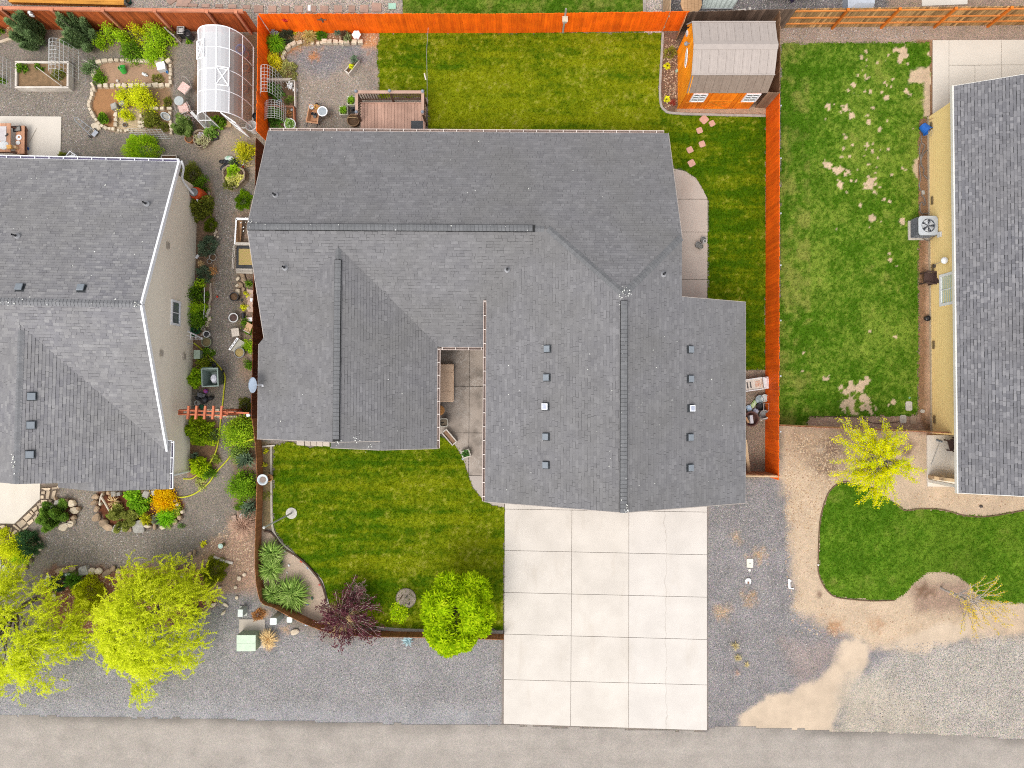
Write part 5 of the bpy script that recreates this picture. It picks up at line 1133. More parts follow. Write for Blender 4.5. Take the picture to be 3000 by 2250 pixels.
# ---- west garden, top
pl=[
 ('juniper','tall blue green juniper against the brown fence nearest the picture corner','conifer',(0,0,225,250),.64,2.5,'conifer',DKGR,2.0),
 ('juniper','tall blue green juniper against the brown fence beside the wire arch','conifer',(0,0,640,262),.70,2.3,'conifer',DKGR,2.0),
 ('shrub','small tan dry shrub left of the corner juniper','shrub',(0,0,100,285),.22,.7,'fine',STRAW,1),
 ('shrub','tiny green plant cut by the picture edge above the raised bed','shrub',(0,0,-5,270),.12,.4,'bush',GREEN,1),
 ('shrub','small green bush cut by the picture edge beside the raised bed','shrub',(0,0,-5,700),.17,.4,'bush',GREEN,1),
 ('berry_bush','smallest bright green bush below the grey trellis','shrub',(0,0,860,355),.28,.8,'bush',LIME,1.2),
 ('berry_bush','narrow upright green bush next to the brown fence','shrub',(0,0,950,285),.30,1.3,'bush',LIME,1.2),
 ('berry_bush','bright green bush in the middle of the fence row','shrub',(0,0,1065,330),.36,1.0,'bush',LIME,1.3),
 ('berry_bush','yellowish upright bush touching the brown fence','shrub',(0,0,1180,270),.34,1.2,'bush',YELG,1.0),
 ('berry_bush','largest bright green bush of the fence row','shrub',(0,0,1345,300),.50,1.4,'bush',LIME,1.4),
 ('berry_bush','green bush above the stone bed near the fence row middle','shrub',(0,0,1130,450),.46,.8,'bush',GREEN,1.3),
 ('berry_bush','green bush above the stone bed toward the greenhouse','shrub',(0,0,1335,450),.50,.9,'bush',LIME,1.3),
 ('berry_bush','little green sprig beside the black compost bin','shrub',(0,0,1480,350),.16,.6,'bush',LIME,1),
 ('weed','low green weed beside the black compost bin','plant',(0,0,1620,345),.13,.3,'bush',GREEN,1),
 ('vine','dark green climber at the foot of the wire arch','plant',(0,0,770,590),.33,.5,'bush',DKGR,1),
 ('strawberry_patch','leafy green patch in the corner of the stone edged bed','plant',(0,0,860,665),.30,.25,'bush',GREEN,1.1),
 ('weed','grey green wispy plant in the bare soil bed','plant',(0,0,1355,680),.26,.3,'fine',OLIVE,.5),
 ('weed','leafy green weeds at one end of the white raised bed','plant',(0,0,185,590),.22,.25,'bush',GREEN,1,.3),
 ('weed','green weed clump in the middle of the white raised bed','plant',(0,0,335,580),.17,.2,'bush',GREEN,1,.3),
 ('weed','wispy greens under the wire arch in the white raised bed','plant',(0,0,500,640),.28,.25,'fine',OLIVE,1,.3),
 ('golden_shrub','feathery lime yellow shrub in the middle of the vegetable bed','shrub',(0,0,1215,850),.52,1.4,'bush',YELG,1.5),
 ('golden_shrub','smaller feathery lime yellow shrub over the brown soil','shrub',(0,0,1065,840),.34,.9,'bush',YELG,1.1),
 ('golden_shrub','lime yellow sprig beside the pale stones','shrub',(0,0,1085,1000),.27,.6,'bush',YELG,1.0),
 ('shrub','olive green shrub between stones and galvanized tub','shrub',(0,0,1310,1030),.38,.6,'bush',OLIVE,1.2),
 ('weed','olive weeds beside the stone column near the greenhouse','plant',(0,0,1445,880),.20,.3,'fine',OLIVE,.8),
 ('weed','olive weeds below the galvanized tub','plant',(0,0,1420,1095),.20,.3,'fine',OLIVE,.8),
 ('arborvitae','dense round lime green bush above the tan house roof','shrub',(0,0,1205,1265),.74,1.3,'fine',LIME,2.0),
 ('conifer','soft green potted conifer beside the greenhouse door','conifer',(0,0,1575,1080),.42,1.3,'conifer',leafm(((.06,.10,.02),(.11,.17,.04),(.17,.24,.06),(.24,.3,.09))),1.6),
 ('shrub','pink flowering twigs beside the patio cushions','shrub',(0,0,1640,1000),.33,1.0,'flat',PINKF,.35),
 ('shrub','yellow green leafy shrub against the orange fence','shrub',(0,0,2120,1290),.45,1.0,'bush',leafm(((.16,.20,.012),(.3,.32,.015),(.46,.42,.02),(.56,.48,.02))),1.2),
 ('moss_clump','olive green round bush at the corner of the tan house','shrub',(0,0,1640,1500),.50,.9,'fine',OLIVE,1.5),
 ('shrub','green leafy plants along the stones below the olive bush','shrub',(0,0,1730,1600),.34,.5,'bush',GREEN,1.0),
 ('grass_tuft','olive grass tuft on the concrete patio edge','plant',(0,0,540,1345),.17,.25,'fine',OLIVE,1.3),
 # passage
 ('shrub','olive leafed bush over the red rain barrel','shrub',(0,1,1715,130),.55,1.1,'broad',OLIVE,1.5),
 ('grass_tuft','mossy green grass hummock in the wall bed','plant',(0,1,1810,290),.30,.5,'fine',leafm(((.05,.08,.004),(.09,.13,.006),(.15,.17,.01))),1.3),
 ('lavender','large grey green lavender mound against the tan wall','plant',(0,1,1785,470),.46,.7,'fine',BLUG,1.5),
 ('dry_grass','small tan dry tuft between two lavender mounds','plant',(0,1,1740,630),.16,.3,'tuft',STRAW,1.2),
 ('lavender','smaller grey green lavender mound near the window','plant',(0,1,1755,715),.37,.6,'fine',BLUG,1.4),
 ('shrub','reddish brown low plants beside the gravel path','plant',(0,1,1840,690),.2,.25,'flat',RUSTY,.6),
 ('hydrangea','small bright green shrub just above the window','shrub',(0,1,1725,800),.23,.7,'bush',LIME,1.2),
 ('hydrangea','round bright green shrub beside the window','shrub',(0,1,1655,890),.36,.9,'bush',GREEN,1.5),
 ('hydrangea','little green shrub beside the drip pipe','shrub',(0,1,1760,905),.2,.5,'bush',GREEN,1),
 ('hydrangea','bright green shrub below the window level','shrub',(0,1,1700,1010),.35,.8,'bush',LIME,1.4),
 ('hydrangea','bushy green shrub above the white trellis','shrub',(0,1,1685,1115),.42,.8,'bush',GREEN,1.5),
 ('shrub','blue green bush behind the white trellis','shrub',(0,1,1680,1195),.25,.5,'fine',leafm(((.02,.10,.045),(.04,.16,.08),(.08,.22,.12))),1.2),
 ('weed','low green weeds beside the yellow hose','plant',(0,1,1790,1395),.24,.3,'bush',GREEN,.9),
 ('shrub','olive green shrub above the open wheelie bin','shrub',(0,1,1760,1500),.36,.8,'bush',leafm(((.08,.11,.01),(.15,.19,.012),(.24,.28,.02))),1.3),
 ('shrub','lime green shrub squeezed between wall and wheelie bin','shrub',(0,1,1690,1610),.42,.9,'broad',LIME,1.4),
 ('lawn_tuft','bright green grass patch beside the roof corner','plant',(0,1,2100,75),.42,.3,'fine',leafm(((.06,.13,.004),(.12,.22,.006),(.2,.3,.01))),1.5),
 ('fern','green fern leaves under the roof rake','plant',(0,1,2155,800),.2,.4,'tuft',GREEN,1.0),
 ('flower','yellow flowers beside the stacked bricks','flower',(0,1,2135,890),.12,.3,'bush',YELF,.8),
 ('flower','yellow and green flowers beside the round white pot path','flower',(0,1,2115,1005),.16,.25,'bush',YELF,.7),
 ('shrub','green ground cover strip along the brown fence','plant',(0,1,2130,1160),.34,.35,'bush',GREEN,1.2),
 ('shrub','green and yellow ground cover lower along the brown fence','plant',(0,1,2155,1330),.32,.35,'bush',LIME,1.0),
 ('shrub','dark green creeping plant opposite the wheelie bin','plant',(0,1,2155,1480),.26,.3,'bush',GREEN,1.0),
 # lower passage
 ('spirea','large glossy green shrub below the red arbor next to the wall','shrub',(0,2,1710,430),.68,1.1,'broad',leafm(((.08,.14,.006),(.17,.26,.01),(.3,.4,.015),(.42,.46,.02))),1.8),
 ('spirea','grey green lanky shrub beside the hose','shrub',(0,2,1830,470),.34,.6,'fine',leafm(((.06,.1,.03),(.12,.17,.05),(.2,.25,.09))),1.0),
 ('spirea','lime green shrub by the white downspout','shrub',(0,2,1715,735),.46,.8,'broad',leafm(((.16,.24,.006),(.3,.4,.01),(.45,.52,.015))),1.5),
 ('shrub','green leafy plant beside the lime shrub','shrub',(0,2,1790,800),.34,.5,'bush',GREEN,1.1),
 ('weed','grey spiky plant between the wall shrubs','plant',(0,2,1690,630),.2,.35,'tuft',BLUG,.8),
 ('weed','yellow green weeds at the bend of the hose','plant',(0,2,1860,660),.2,.25,'bush',leafm(((.12,.16,.02),(.22,.26,.04),(.32,.34,.06))),.8),
 ('weed','pale leaved plant at the end of the wall bed','plant',(0,2,1730,885),.24,.2,'bush',leafm(((.2,.24,.05),(.34,.36,.1),(.45,.44,.18))),.6),
 ('lilac','large green shrub across the path from the arbor','shrub',(0,2,2045,440),.68,1.1,'bush',leafm(((.08,.15,.01),(.17,.28,.015),(.28,.4,.02),(.4,.48,.03))),1.8),
 ('lilac','small green shrub beside the fence end of the arbor','shrub',(0,2,2120,370),.24,.7,'bush',GREEN,1.0),
 ('lilac','pale green shrub where the hose disappears','shrub',(0,2,2060,630),.40,.7,'bush',leafm(((.1,.17,.04),(.2,.28,.06),(.3,.38,.1))),1.3),
 ('iris','blue green iris leaves against the low brown fence','plant',(0,2,2140,650),.50,.7,'iris',BLUG,1.6),
 ('shrub','round mid green shrub against the low brown fence','shrub',(0,2,2095,895),.60,.9,'bush',leafm(((.06,.13,.008),(.13,.24,.012),(.24,.36,.02))),1.8),
 ('iris','blue green iris leaves below the round shrub','plant',(0,2,2150,1080),.42,.6,'iris',BLUG,1.3),
 ('weed','green weeds at the tip of the fence bed','plant',(0,2,2070,1060),.24,.3,'bush',GREEN,.8),
 ('twiggy_bush','bare pinkish twig heap beside the low fence','shrub',(0,2,2100,1230),.62,.5,'tuft',leafm(((.24,.14,.1),(.32,.21,.15),(.18,.1,.07)),trans=.05),1.5,0,.012),
 # front beds
 ('juniper','feathery green juniper in the small rock ring','conifer',(0,2,468,1165),.66,.9,'conifer',leafm(((.035,.07,.01),(.07,.14,.02),(.13,.22,.03),(.2,.3,.04))),2.0),
 ('rosemary','dark green spiky mound at the end of the flagstones','shrub',(0,2,232,1395),.58,.8,'fine',leafm(((.015,.045,.015),(.03,.08,.03),(.06,.13,.05),(.1,.18,.07))),2.0),
 ('golden_shrub','lime yellow shrub below the flagstones near the picture edge','shrub',(0,2,75,1440),.56,1.0,'bush',YELG,1.6),
 ('golden_shrub','lime shrub half behind the dark spiky mound','shrub',(0,2,170,1530),.34,.7,'bush',LIME,1.2),
 ('golden_shrub','lime sprig by the flagstones at the picture edge','shrub',(0,2,15,1310),.26,.6,'bush',YELG,1.0),
 ('hosta','broad leaved bright green plant in the rock edged island bed','plant',(0,2,1180,1020),.58,.5,'broad',leafm(((.05,.13,.008),(.11,.24,.012),(.2,.36,.02),(.32,.46,.03))),2.2),
 ('golden_flower_bush','golden yellow flowering mound in the island bed','flower bush',(0,2,1418,1030),.55,.5,'bush',GOLD,2.4),
 ('daylily','bright green spiky mound below the golden flowers','plant',(0,2,1442,1165),.42,.4,'tuft',leafm(((.07,.2,.006),(.14,.32,.01),(.24,.44,.015))),3.4),
 ('juniper','olive feathery juniper in the island bed beside the driftwood','shrub',(0,2,1058,1170),.56,.6,'conifer',leafm(((.08,.1,.02),(.16,.18,.035),(.25,.27,.06),(.32,.33,.09))),1.8),
 ('grass_tuft','yellow green grassy plant between the island rocks','plant',(0,2,1262,1180),.30,.4,'tuft',leafm(((.16,.2,.008),(.32,.34,.012),(.46,.42,.02))),1.6),
 ('dusty_miller','silver grey leafy plant in the island bed','plant',(0,2,1352,1185),.26,.3,'broad',GREY,1.3,0,.08),
 ('sedum','small blue green sedum tucked under the golden flowers','plant',(0,2,1500,1110),.13,.2,'broad',leafm(((.12,.25,.18),(.2,.35,.27),(.3,.42,.34))),1,0,.06),
 ('flower','pale green and yellow flowers at the tip of the island bed','flower',(0,2,1545,1110),.24,.25,'bush',leafm(((.12,.2,.02),(.3,.36,.05),(.55,.5,.08))),.8),
 ('weed','little green sprout on the gravel beside the island bed','plant',(0,2,1565,1245),.12,.2,'bush',leafm(((.12,.2,.05),(.2,.28,.1))),.6),
 ('weed','small green sprout in the mulch beside the driftwood','plant',(0,2,935,1150),.10,.2,'tuft',GREEN,.5),
 ('dry_grass','thin tan dry stalks in the island mulch','plant',(0,2,990,1030),.32,.4,'tuft',STRAW,.5),
 ('boxwood','round dark olive bush at the edge of the weeping tree bed','shrub',(0,2,1835,1640),.62,.9,'fine',leafm(((.06,.08,.004),(.11,.14,.006),(.18,.2,.01),(.24,.24,.012))),2.2),
 ('rosemary','dark blue green shrub half under the weeping tree','shrub',(0,3,490,90),.42,.6,'fine',leafm(((.02,.05,.025),(.04,.09,.045),(.08,.14,.07))),1.5),
 ('shrub','dark green spiky shrub behind the weeping trees','shrub',(0,3,640,50),.38,.6,'tuft',leafm(((.03,.08,.008),(.06,.14,.012),(.1,.2,.02))),3.0),
 ('golden_shrub','feathery yellow green shrub between the two weeping trees','shrub',(0,3,730,190),.80,1.1,'fine',leafm(((.16,.2,.005),(.3,.34,.008),(.42,.44,.012),(.52,.5,.015))),2.0),
 ('rosemary','dark green plant at the outer side of the weeping tree','shrub',(0,3,1650,345),.32,.5,'broad',leafm(((.02,.06,.02),(.05,.11,.04),(.1,.18,.07))),1.4,0,.08),
 ('weed','yellow flower tuft at the path edge near the solar light','plant',(0,2,1755,1400),.12,.25,'bush',YELF,.6),
 # middle lot, back corner
 ('yucca','bright green strappy agapanthus in the fence corner','plant',(1,0,172,385),.46,.5,'tuft',leafm(((.06,.16,.008),(.12,.28,.012),(.24,.42,.02))),2.6,0,.035),
 ('shrub','dark grey green mound beside the grey urns','shrub',(1,0,260,305),.34,.6,'fine',leafm(((.03,.045,.025),(.06,.08,.045),(.1,.12,.07))),1.6),
 ('weed','small yellow leaved plant below the red star','plant',(1,0,335,285),.12,.25,'bush',YELF,.6),
 ('dry_grass','rusty dry grass heap behind the stone edging','plant',(1,0,390,330),.42,.25,'fine',STRAW,1.0),
 ('dry_grass','straw coloured grassy perennials by the back fence','plant',(1,0,470,310),.34,.3,'tuft',leafm(((.2,.18,.05),(.34,.28,.09),(.45,.36,.14))),2.0),
 ('shrub','small vivid green dome by the back fence','plant',(1,0,562,300),.23,.35,'fine',leafm(((.04,.12,.008),(.09,.22,.012),(.15,.3,.02))),1.8),
 ('heather','dark brown twiggy plant near the birdbath','plant',(1,0,770,300),.24,.4,'fine',DKBR,1.2),
 ('grass_tuft','striped green tuft next to the dark twiggy plant','plant',(1,0,705,280),.20,.3,'tuft',BLUG,1.2),
 ('grass_tuft','striped green tuft in front of the dark twiggy plant','plant',(1,0,795,335),.24,.3,'tuft',leafm(((.08,.12,.04),(.16,.2,.08),(.28,.3,.14))),1.6),
 ('forsythia','yellow flowering shrub against the orange side fence','shrub',(1,0,150,515),.30,.6,'bush',YELF,1.4),
 ('forsythia','paler yellow shrub below the yellow flowering shrub','shrub',(1,0,185,560),.22,.4,'bush',leafm(((.4,.36,.04),(.56,.48,.06),(.6,.52,.1))),1.0),
 ('ground_cover','pale olive spreading shrub above the wire arch','shrub',(1,0,275,610),.50,.4,'broad',leafm(((.1,.12,.03),(.2,.22,.06),(.34,.34,.12),(.42,.4,.18))),1.8,0,.06),
 ('weed','olive tufts between the stones and the orange fence','plant',(1,0,175,640),.25,.25,'fine',OLIVE,.9),
 ('bean_plants','leafy green vegetables under the upper wire arch','plant',(1,0,165,790),.42,.45,'broad',leafm(((.03,.08,.012),(.07,.16,.02),(.13,.24,.035))),1.5),
 ('bean_plants','leafy green vegetables under the lower wire arch','plant',(1,0,160,1010),.46,.45,'broad',leafm(((.03,.08,.012),(.07,.16,.02),(.13,.24,.035))),1.6),
 ('herb_clump','low olive herb mat at the edge of the arch bed','plant',(1,0,292,870),.27,.25,'fine',leafm(((.06,.1,.015),(.12,.17,.03),(.2,.26,.05))),1.4),
 ('flower','white flowers in the corner of the arch bed','flower',(1,0,308,745),.20,.35,'bush',WHITEF,1.3),
 ('herb_clump','rusty orange dry plant in the wooden bed corner','plant',(1,0,285,990),.2,.25,'fine',RUSTY,1.0),
 # bark bed and front bed
 ('shrub','sparse yellow green shrub in the bark bed beside the shed','shrub',(2,0,1368,450),.27,.4,'fine',leafm(((.12,.13,.02),(.22,.22,.03),(.32,.3,.05))),.9),
 ('weed','small yellow sprig in the bark bed below the green lid','plant',(2,0,1342,567),.09,.2,'broad',YELF,.4),
 ('weed','small yellow sprig at the curved end of the bark bed','plant',(2,0,1338,857),.08,.2,'broad',YELF,.4),
 ('weed','low dark red plant at the corner of the orange shed','plant',(2,0,1387,888),.14,.15,'flat',leafm(((.16,.02,.015),(.26,.05,.03))),.8),
 ('daylily','strappy daylily clump at the top of the sandy bed','plant',(1,2,140,1475),.56,.5,'tuft',DAYL,3.0,0,.045),
 ('daylily','strappy daylily clump in the middle of the sandy bed','plant',(1,2,135,1610),.58,.5,'tuft',DAYL,3.0,0,.045),
 ('daylily','strappy daylily clump pressed against the fence bend','plant',(1,3,150,170),.52,.5,'tuft',DAYL,3.0,0,.045),
 ('daylily','largest strappy daylily clump at the low end of the sandy bed','plant',(1,3,315,175),.72,.5,'tuft',DAYL,3.6,0,.045),
 ('agave','pale blue spiky plant outside the fence below the round tree','plant',(1,3,1295,568),.26,.25,'tuft',leafm(((.16,.25,.27),(.28,.38,.4),(.4,.5,.5))),.9,0,.05),
 ('dry_grass','straw blond grass clump beside the green utility box','grass clump',(1,3,112,555),.40,.45,'tuft',leafm(((.36,.23,.09),(.45,.32,.15),(.5,.38,.21)),trans=.1),3.4,0,.02),
 ('dry_grass','orange dry weeds beside the smallest white pedestal','plant',(1,3,20,355),.28,.2,'fine',RUSTY,.9),
 ('grass_tuft','blond dry grass tuft on the gravel strip nearest the white cover','grass clump',(2,3,1903,615),.22,.2,'tuft',leafm(((.34,.28,.14),(.42,.36,.2))),.9,0,.02),
 ('grass_tuft','blond round grass tuft second down the gravel strip','grass clump',(2,3,1927,720),.18,.2,'tuft',leafm(((.34,.28,.14),(.42,.36,.2))),1.0,0,.02),
 ('grass_tuft','smallest blond grass tuft on the gravel strip','grass clump',(2,3,2000,773),.13,.15,'tuft',leafm(((.34,.28,.14),(.42,.36,.2))),.8,0,.02),
 ('grass_tuft','pinkish pale dry tuft lowest on the gravel strip','grass clump',(2,3,1922,848),.15,.15,'tuft',leafm(((.38,.28,.23),(.44,.35,.3))),.6,0,.02),
 ('flower','orange flowers in the narrow bed beside the brown fence','flower',(1,2,78,712),.08,.2,'bush',leafm(((.7,.3,.02),(.8,.5,.04),(.1,.2,.02))),.5),
 ('weed','yellow green weeds at the top of the narrow fence bed','plant',(1,2,85,600),.1,.2,'bush',YELF,.4),
 ('weed','olive weeds spread along the narrow fence bed','plant',(1,2,90,980),.24,.12,'flat',OLIVE,.5),
]
for row in pl:
    n_,lab,cat,c,r,h,st,mt,de=row[:9];z0=row[9]if len(row)>9 else 0;L=row[10]if len(row)>10 else None
    plant(n_,lab,cat,px(*c),r,h,st,mt,dens=de,L=L,z0=z0)
# ------------------------------------------------------------------ stones
def stone_meshes(mats,blocky=False,n=6):
    out=[]
    for k in range(n):
        bm=bmesh.new()
        if blocky:
            bmesh.ops.create_cube(bm,size=1.0)
            for v in bm.verts:v.co*=random.uniform(.84,1.1);v.co.z=max(v.co.z,-.5)
            bmesh.ops.bevel(bm,geom=bm.edges[:],offset=.09,segments=1,affect='EDGES')
            for v in bm.verts:v.co+=Vector((random.gauss(0,.025),)*1+(random.gauss(0,.025),random.gauss(0,.02)))
        else:
            bmesh.ops.create_icosphere(bm,subdivisions=2,radius=.5)
            ph=[random.uniform(0,6)for _ in range(6)]
            for v in bm.verts:
                c=v.co;f=1+.16*sin(c.x*5+ph[0])+.14*sin(c.y*6+ph[1])+.12*sin(c.z*7+ph[2]+c.x*4)
                v.co=c*f;v.co.z=max(min(v.co.z,.34),-.3);v.co+=Vector((random.gauss(0,.015),random.gauss(0,.015),random.gauss(0,.015)))
        me=bpy.data.meshes.new('stone');bm.to_mesh(me);bm.free();me.materials.append(mats);out.append(me)
    return out
CREAMST=M((.66,.57,.44),(.56,.45,.32),scale=9,isl=.14,bump=.5,fine=.1,bscale=40);BRST=M((.44,.31,.20),(.30,.22,.15),scale=7,isl=.25,bump=.6,fine=.18,bscale=30)
GRST=M((.42,.40,.36),(.32,.30,.27),scale=7,isl=.15,bump=.5,fine=.15,bscale=30);PINKST=M((.56,.40,.31),(.44,.32,.25),scale=7,isl=.15,bump=.5)
S_CR,S_BR,S_GR,S_RD=stone_meshes(CREAMST,True),stone_meshes(BRST),stone_meshes(GRST,True),stone_meshes(CREAMST)
def border(name,label,cat,uv):
    p=U(*uv);return thing(name,label,cat,(p.x,p.y,0))
def lay(parent,meshes,pts,size,hgt=.16,jit=.18,along=True):
    """a stone at every pixel point, turned along the row"""
    P=W(pts);o=parent.location
    for i,p in enumerate(P):
        d=P[min(i+1,len(P)-1)]-P[max(i-1,0)];a=math.atan2(d.y,d.x)if along else random.uniform(0,6)
        s=random.uniform(1-jit,1+jit);inst(random.choice(meshes),'stone',parent,(p.x-o.x,p.y-o.y,hgt*.42),a+random.gauss(0,.12),(size[0]*s,size[1]*random.uniform(1-jit,1+jit),hgt*random.uniform(.8,1.25)))
def row(c,r,pts,step):
    """pixel points every `step` tile pixels along a tile polyline"""
    out=[]
    for p,d in resample([Vector((x,y,0))for x,y in pts],step):out.append(px(c,r,p.x,p.y))
    return out
b=border('stone_edging','cream block stone edging round the upper vegetable bed','garden edging',px(0,0,1170,640))
lay(b,S_CR,row(0,0,[(865,545),(930,528),(1040,530),(1190,536),(1330,538)],52),(.27,.17),.2);lay(b,S_CR,[px(0,0,*p)for p in((1395,540),(1410,522),(1468,538),(1370,552))],(.24,.2),.25)
lay(b,S_CR,row(0,0,[(1484,580),(1482,740)],34),(.18,.15),.2);lay(b,S_CR,row(0,0,[(875,750),(1490,745)],53),(.26,.20),.2);lay(b,S_RD,[px(0,0,825,640)],(.3,.42),.2)
lay(b,S_CR,[px(0,0,*p)for p in((825,780),(815,745))],(.2,.12),.2)
b=border('stone_edging','curved cream stone edging round the rust brown vegetable soil','garden edging',px(0,0,900,950))
lay(b,S_CR,row(0,0,[(805,785),(808,825),(800,858),(780,895),(785,935),(796,965),(812,995),(830,1025),(850,1052),(870,1078),(900,1100),(930,1114),(965,1120),(1000,1122)],35),(.19,.15),.18)
lay(b,S_CR,row(0,0,[(1012,955),(1008,1090)],42),(.2,.17),.18);lay(b,S_RD,[px(0,0,*p)for p in((1030,1132),(1055,1135),(1090,1135),(1110,1130),(1150,1140))],(.15,.13),.15)
lay(b,S_GR,[px(0,0,1012,938),px(0,0,1075,900)],(.32,.28),.35,.1,False)
b=border('stone_edging','loose cream stones edging the bed beside the galvanized tub','garden edging',px(0,0,1400,1050))
lay(b,S_CR,[px(0,0,*p)for p in((1315,940),(1357,943),(1410,946),(1475,945))],(.24,.16),.18);lay(b,S_CR,row(0,0,[(1478,985),(1480,1050),(1487,1110),(1490,1175)],34),(.17,.15),.16)
lay(b,S_CR,[px(0,0,*p)for p in((1215,1065),(1240,1060),(1218,1100),(1243,1095),(1225,1010))],(.17,.15),.15,.2,False)
b=border('stone_edging','arc of pale block stones in front of the back fence flower bed','garden edging',px(1,0,560,375))
lay(b,S_CR,[px(1,0,*p)for p in((240,508),(250,466))],(.17,.26),.2,.1,False);lay(b,S_CR,[px(1,0,*p)for p in((283,423),(330,393),(382,378))],(.3,.18),.22,.1);lay(b,S_CR,[px(1,0,*p)for p in((417,366),(490,381),(540,382),(573,378))],(.16,.14),.16,.1)
lay(b,S_CR,[px(1,0,*p)for p in((598,372),(642,372),(695,373),(745,378),(790,378),(853,373),(906,373))],(.27,.20),.24,.08)
b=border('rock_border','ring of tan boulders round the small juniper bed','garden edging',px(0,2,570,1130))
for(x,y),s,ms in(((530,1028),(.42,.2),S_GR),((592,1020),(.22,.2),S_BR),((640,1048),(.36,.34),S_RD),((660,1108),(.34,.46),S_RD),((650,1165),(.24,.2),S_BR),((632,1210),(.42,.3),S_RD),((560,1252),(.52,.34),S_RD),((455,1068),(.28,.24),S_GR),((500,1005),(.2,.14),S_BR),((700,1090),(.2,.2),S_BR)):lay(b,ms,[px(0,2,x,y)],s,.32,.05,False)
b=border('rock_border','brown and grey boulders round the island bed with golden flowers','garden edging',px(0,2,1200,1110))
for(x,y),s,ms in(((835,985),(.3,.3),S_BR),((830,1035),(.28,.3),S_BR),((848,1090),(.26,.3),S_BR),((855,1165),(.32,.48),S_BR),((905,1205),(.42,.4),S_BR),((950,1250),(.48,.44),S_BR),((1020,1262),(.36,.3),S_GR),((1080,1262),(.42,.22),S_GR),((1135,1270),(.3,.2),S_BR),((1210,1245),(.62,.54),S_GR),((1290,1240),(.36,.2),S_RD),((1350,1240),(.3,.2),S_BR),((1410,1250),(.3,.18),S_RD),((1465,1235),(.4,.2),S_BR),((1520,1210),(.34,.22),S_BR),((1565,1165),(.2,.3),S_BR),((1590,1110),(.2,.18),S_RD),((1545,1050),(.16,.2),S_RD),((1520,1020),(.2,.16),S_BR),((905,960),(.22,.2),S_BR),((950,955),(.22,.18),S_BR),((1000,960),(.26,.22),S_GR),((1045,960),(.2,.18),S_GR),((1230,945),(.3,.22),S_BR),((1280,965),(.36,.3),S_GR),((1345,950),(.26,.18),S_GR),((885,1048),(.12,.2),S_RD)):lay(b,ms,[px(0,2,x,y)],s,.28,.05,False)
b=border('rock_border','row of tan boulders above the weeping trees','garden edging',px(0,2,800,1630))
for(x,y),s,ms in(((560,1620),(.6,.3),S_BR),((640,1605),(.4,.24),S_BR),((740,1620),(.44,.42),S_GR),((805,1630),(.36,.34),S_RD),((870,1625),(.34,.32),S_RD),((935,1640),(.42,.34),S_BR),((985,1612),(.32,.26),S_BR),((1040,1625),(.3,.22),S_BR),((1500,1600),(.3,.5),S_BR),((1570,1540),(.36,.2),S_BR),((1640,1490),(.36,.2),S_BR),((1690,1470),(.3,.18),S_BR)):lay(b,ms,[px(0,2,x,y)],s,.26,.05,False)
b=border('rock_border','tan rocks beside the dark spiky mound and flagstones','garden edging',px(0,2,300,1480))
for(x,y),s,ms in(((348,1378),(.2,.18),S_RD),((356,1437),(.2,.2),S_RD),((300,1490),(.2,.16),S_RD),((265,1530),(.34,.3),S_BR),((215,1580),(.5,.24),S_BR),((60,1600),(.34,.2),S_GR),((20,1560),(.4,.16),S_GR),((100,1640),(.3,.2),S_GR)):lay(b,ms,[px(0,2,x,y)],s,.2,.05,False)
b=border('rock_border','small pale rocks along the lower edge of the weeping tree bed','garden edging',px(0,3,1900,150))
for(x,y),s in(((2045,40),(.24,.2)),((2090,5),(.2,.16)),((2010,115),(.22,.16)),((2025,205),(.2,.14)),((1930,265),(.34,.14)),((1915,330),(.3,.12)),((1780,220),(.36,.16)),((1825,265),(.32,.2)),((560,455),(.34,.18)),((600,425),(.28,.16)),((470,190),(.4,.22)),((2060,1580),(.01,.01)),((1880,115),(.2,.12)),((1560,15),(.24,.2))):lay(b,S_RD,[px(0,3,x,y)],s,.16,.05,False)
b=border('stone_heap','small tan stones beside the path under the roof rake','stones',px(0,1,2070,830))
for(x,y),s,ms in(((2062,875),(.22,.3),S_CR),((2075,810),(.3,.3),S_BR),((2058,760),(.16,.24),S_RD),((2110,850),(.2,.18),S_BR),((2110,770),(.26,.3),S_BR),((2095,720),(.36,.2),S_BR),((2060,820),(.12,.18),S_CR)):lay(b,ms,[px(0,1,x,y)],s,.18,.05,False)
b=border('stone_heap','flat tan stones at the end of the timber edging by the wall shrubs','stones',px(0,1,1800,1120))
for(x,y),s,ms in(((1812,1102),(.24,.18),S_CR),((1793,1135),(.2,.12),S_CR),((1792,1162),(.16,.16),S_CR),((1825,1385),(.16,.14),S_RD),((1800,1300),(.2,.3),S_BR),((1885,395),(.14,.1),S_RD),((1862,380),(.16,.1),S_RD),((1870,360),(.12,.2),S_CR)):lay(b,ms,[px(0,1,x,y)],s,.1,.05,False)
r_=U(*px(1,3,337,493));o=inst(S_RD[0],'rock',None,(r_.x,r_.y,.08),.3,(.44,.26,.22));tag(o,'single pale rock on the gravel beside the small white pedestal','rock')
for lab,c,s,ms in(('tan slab stone standing beside the metal hand truck',(0,0,835,1100),(.42,.42,.1),S_CR),('tan weathered rock between the two corner junipers',(0,0,550,350),(.5,.3,.25),S_BR),('rusty rock below the little green sprig',(0,0,1540,362),(.32,.26,.25),S_BR),('long pale stone near the corner juniper',(0,0,75,350),(.75,.14,.15),S_CR),('pale stone in the strip beside the black hoses',(3,1,1335,15),(.14,.2,.1),S_GR)):
    p=U(*px(*c));o=inst(random.choice(ms),'rock',None,(p.x,p.y,s[2]*.42),random.uniform(0,.5),s);tag(o,lab,'rock')
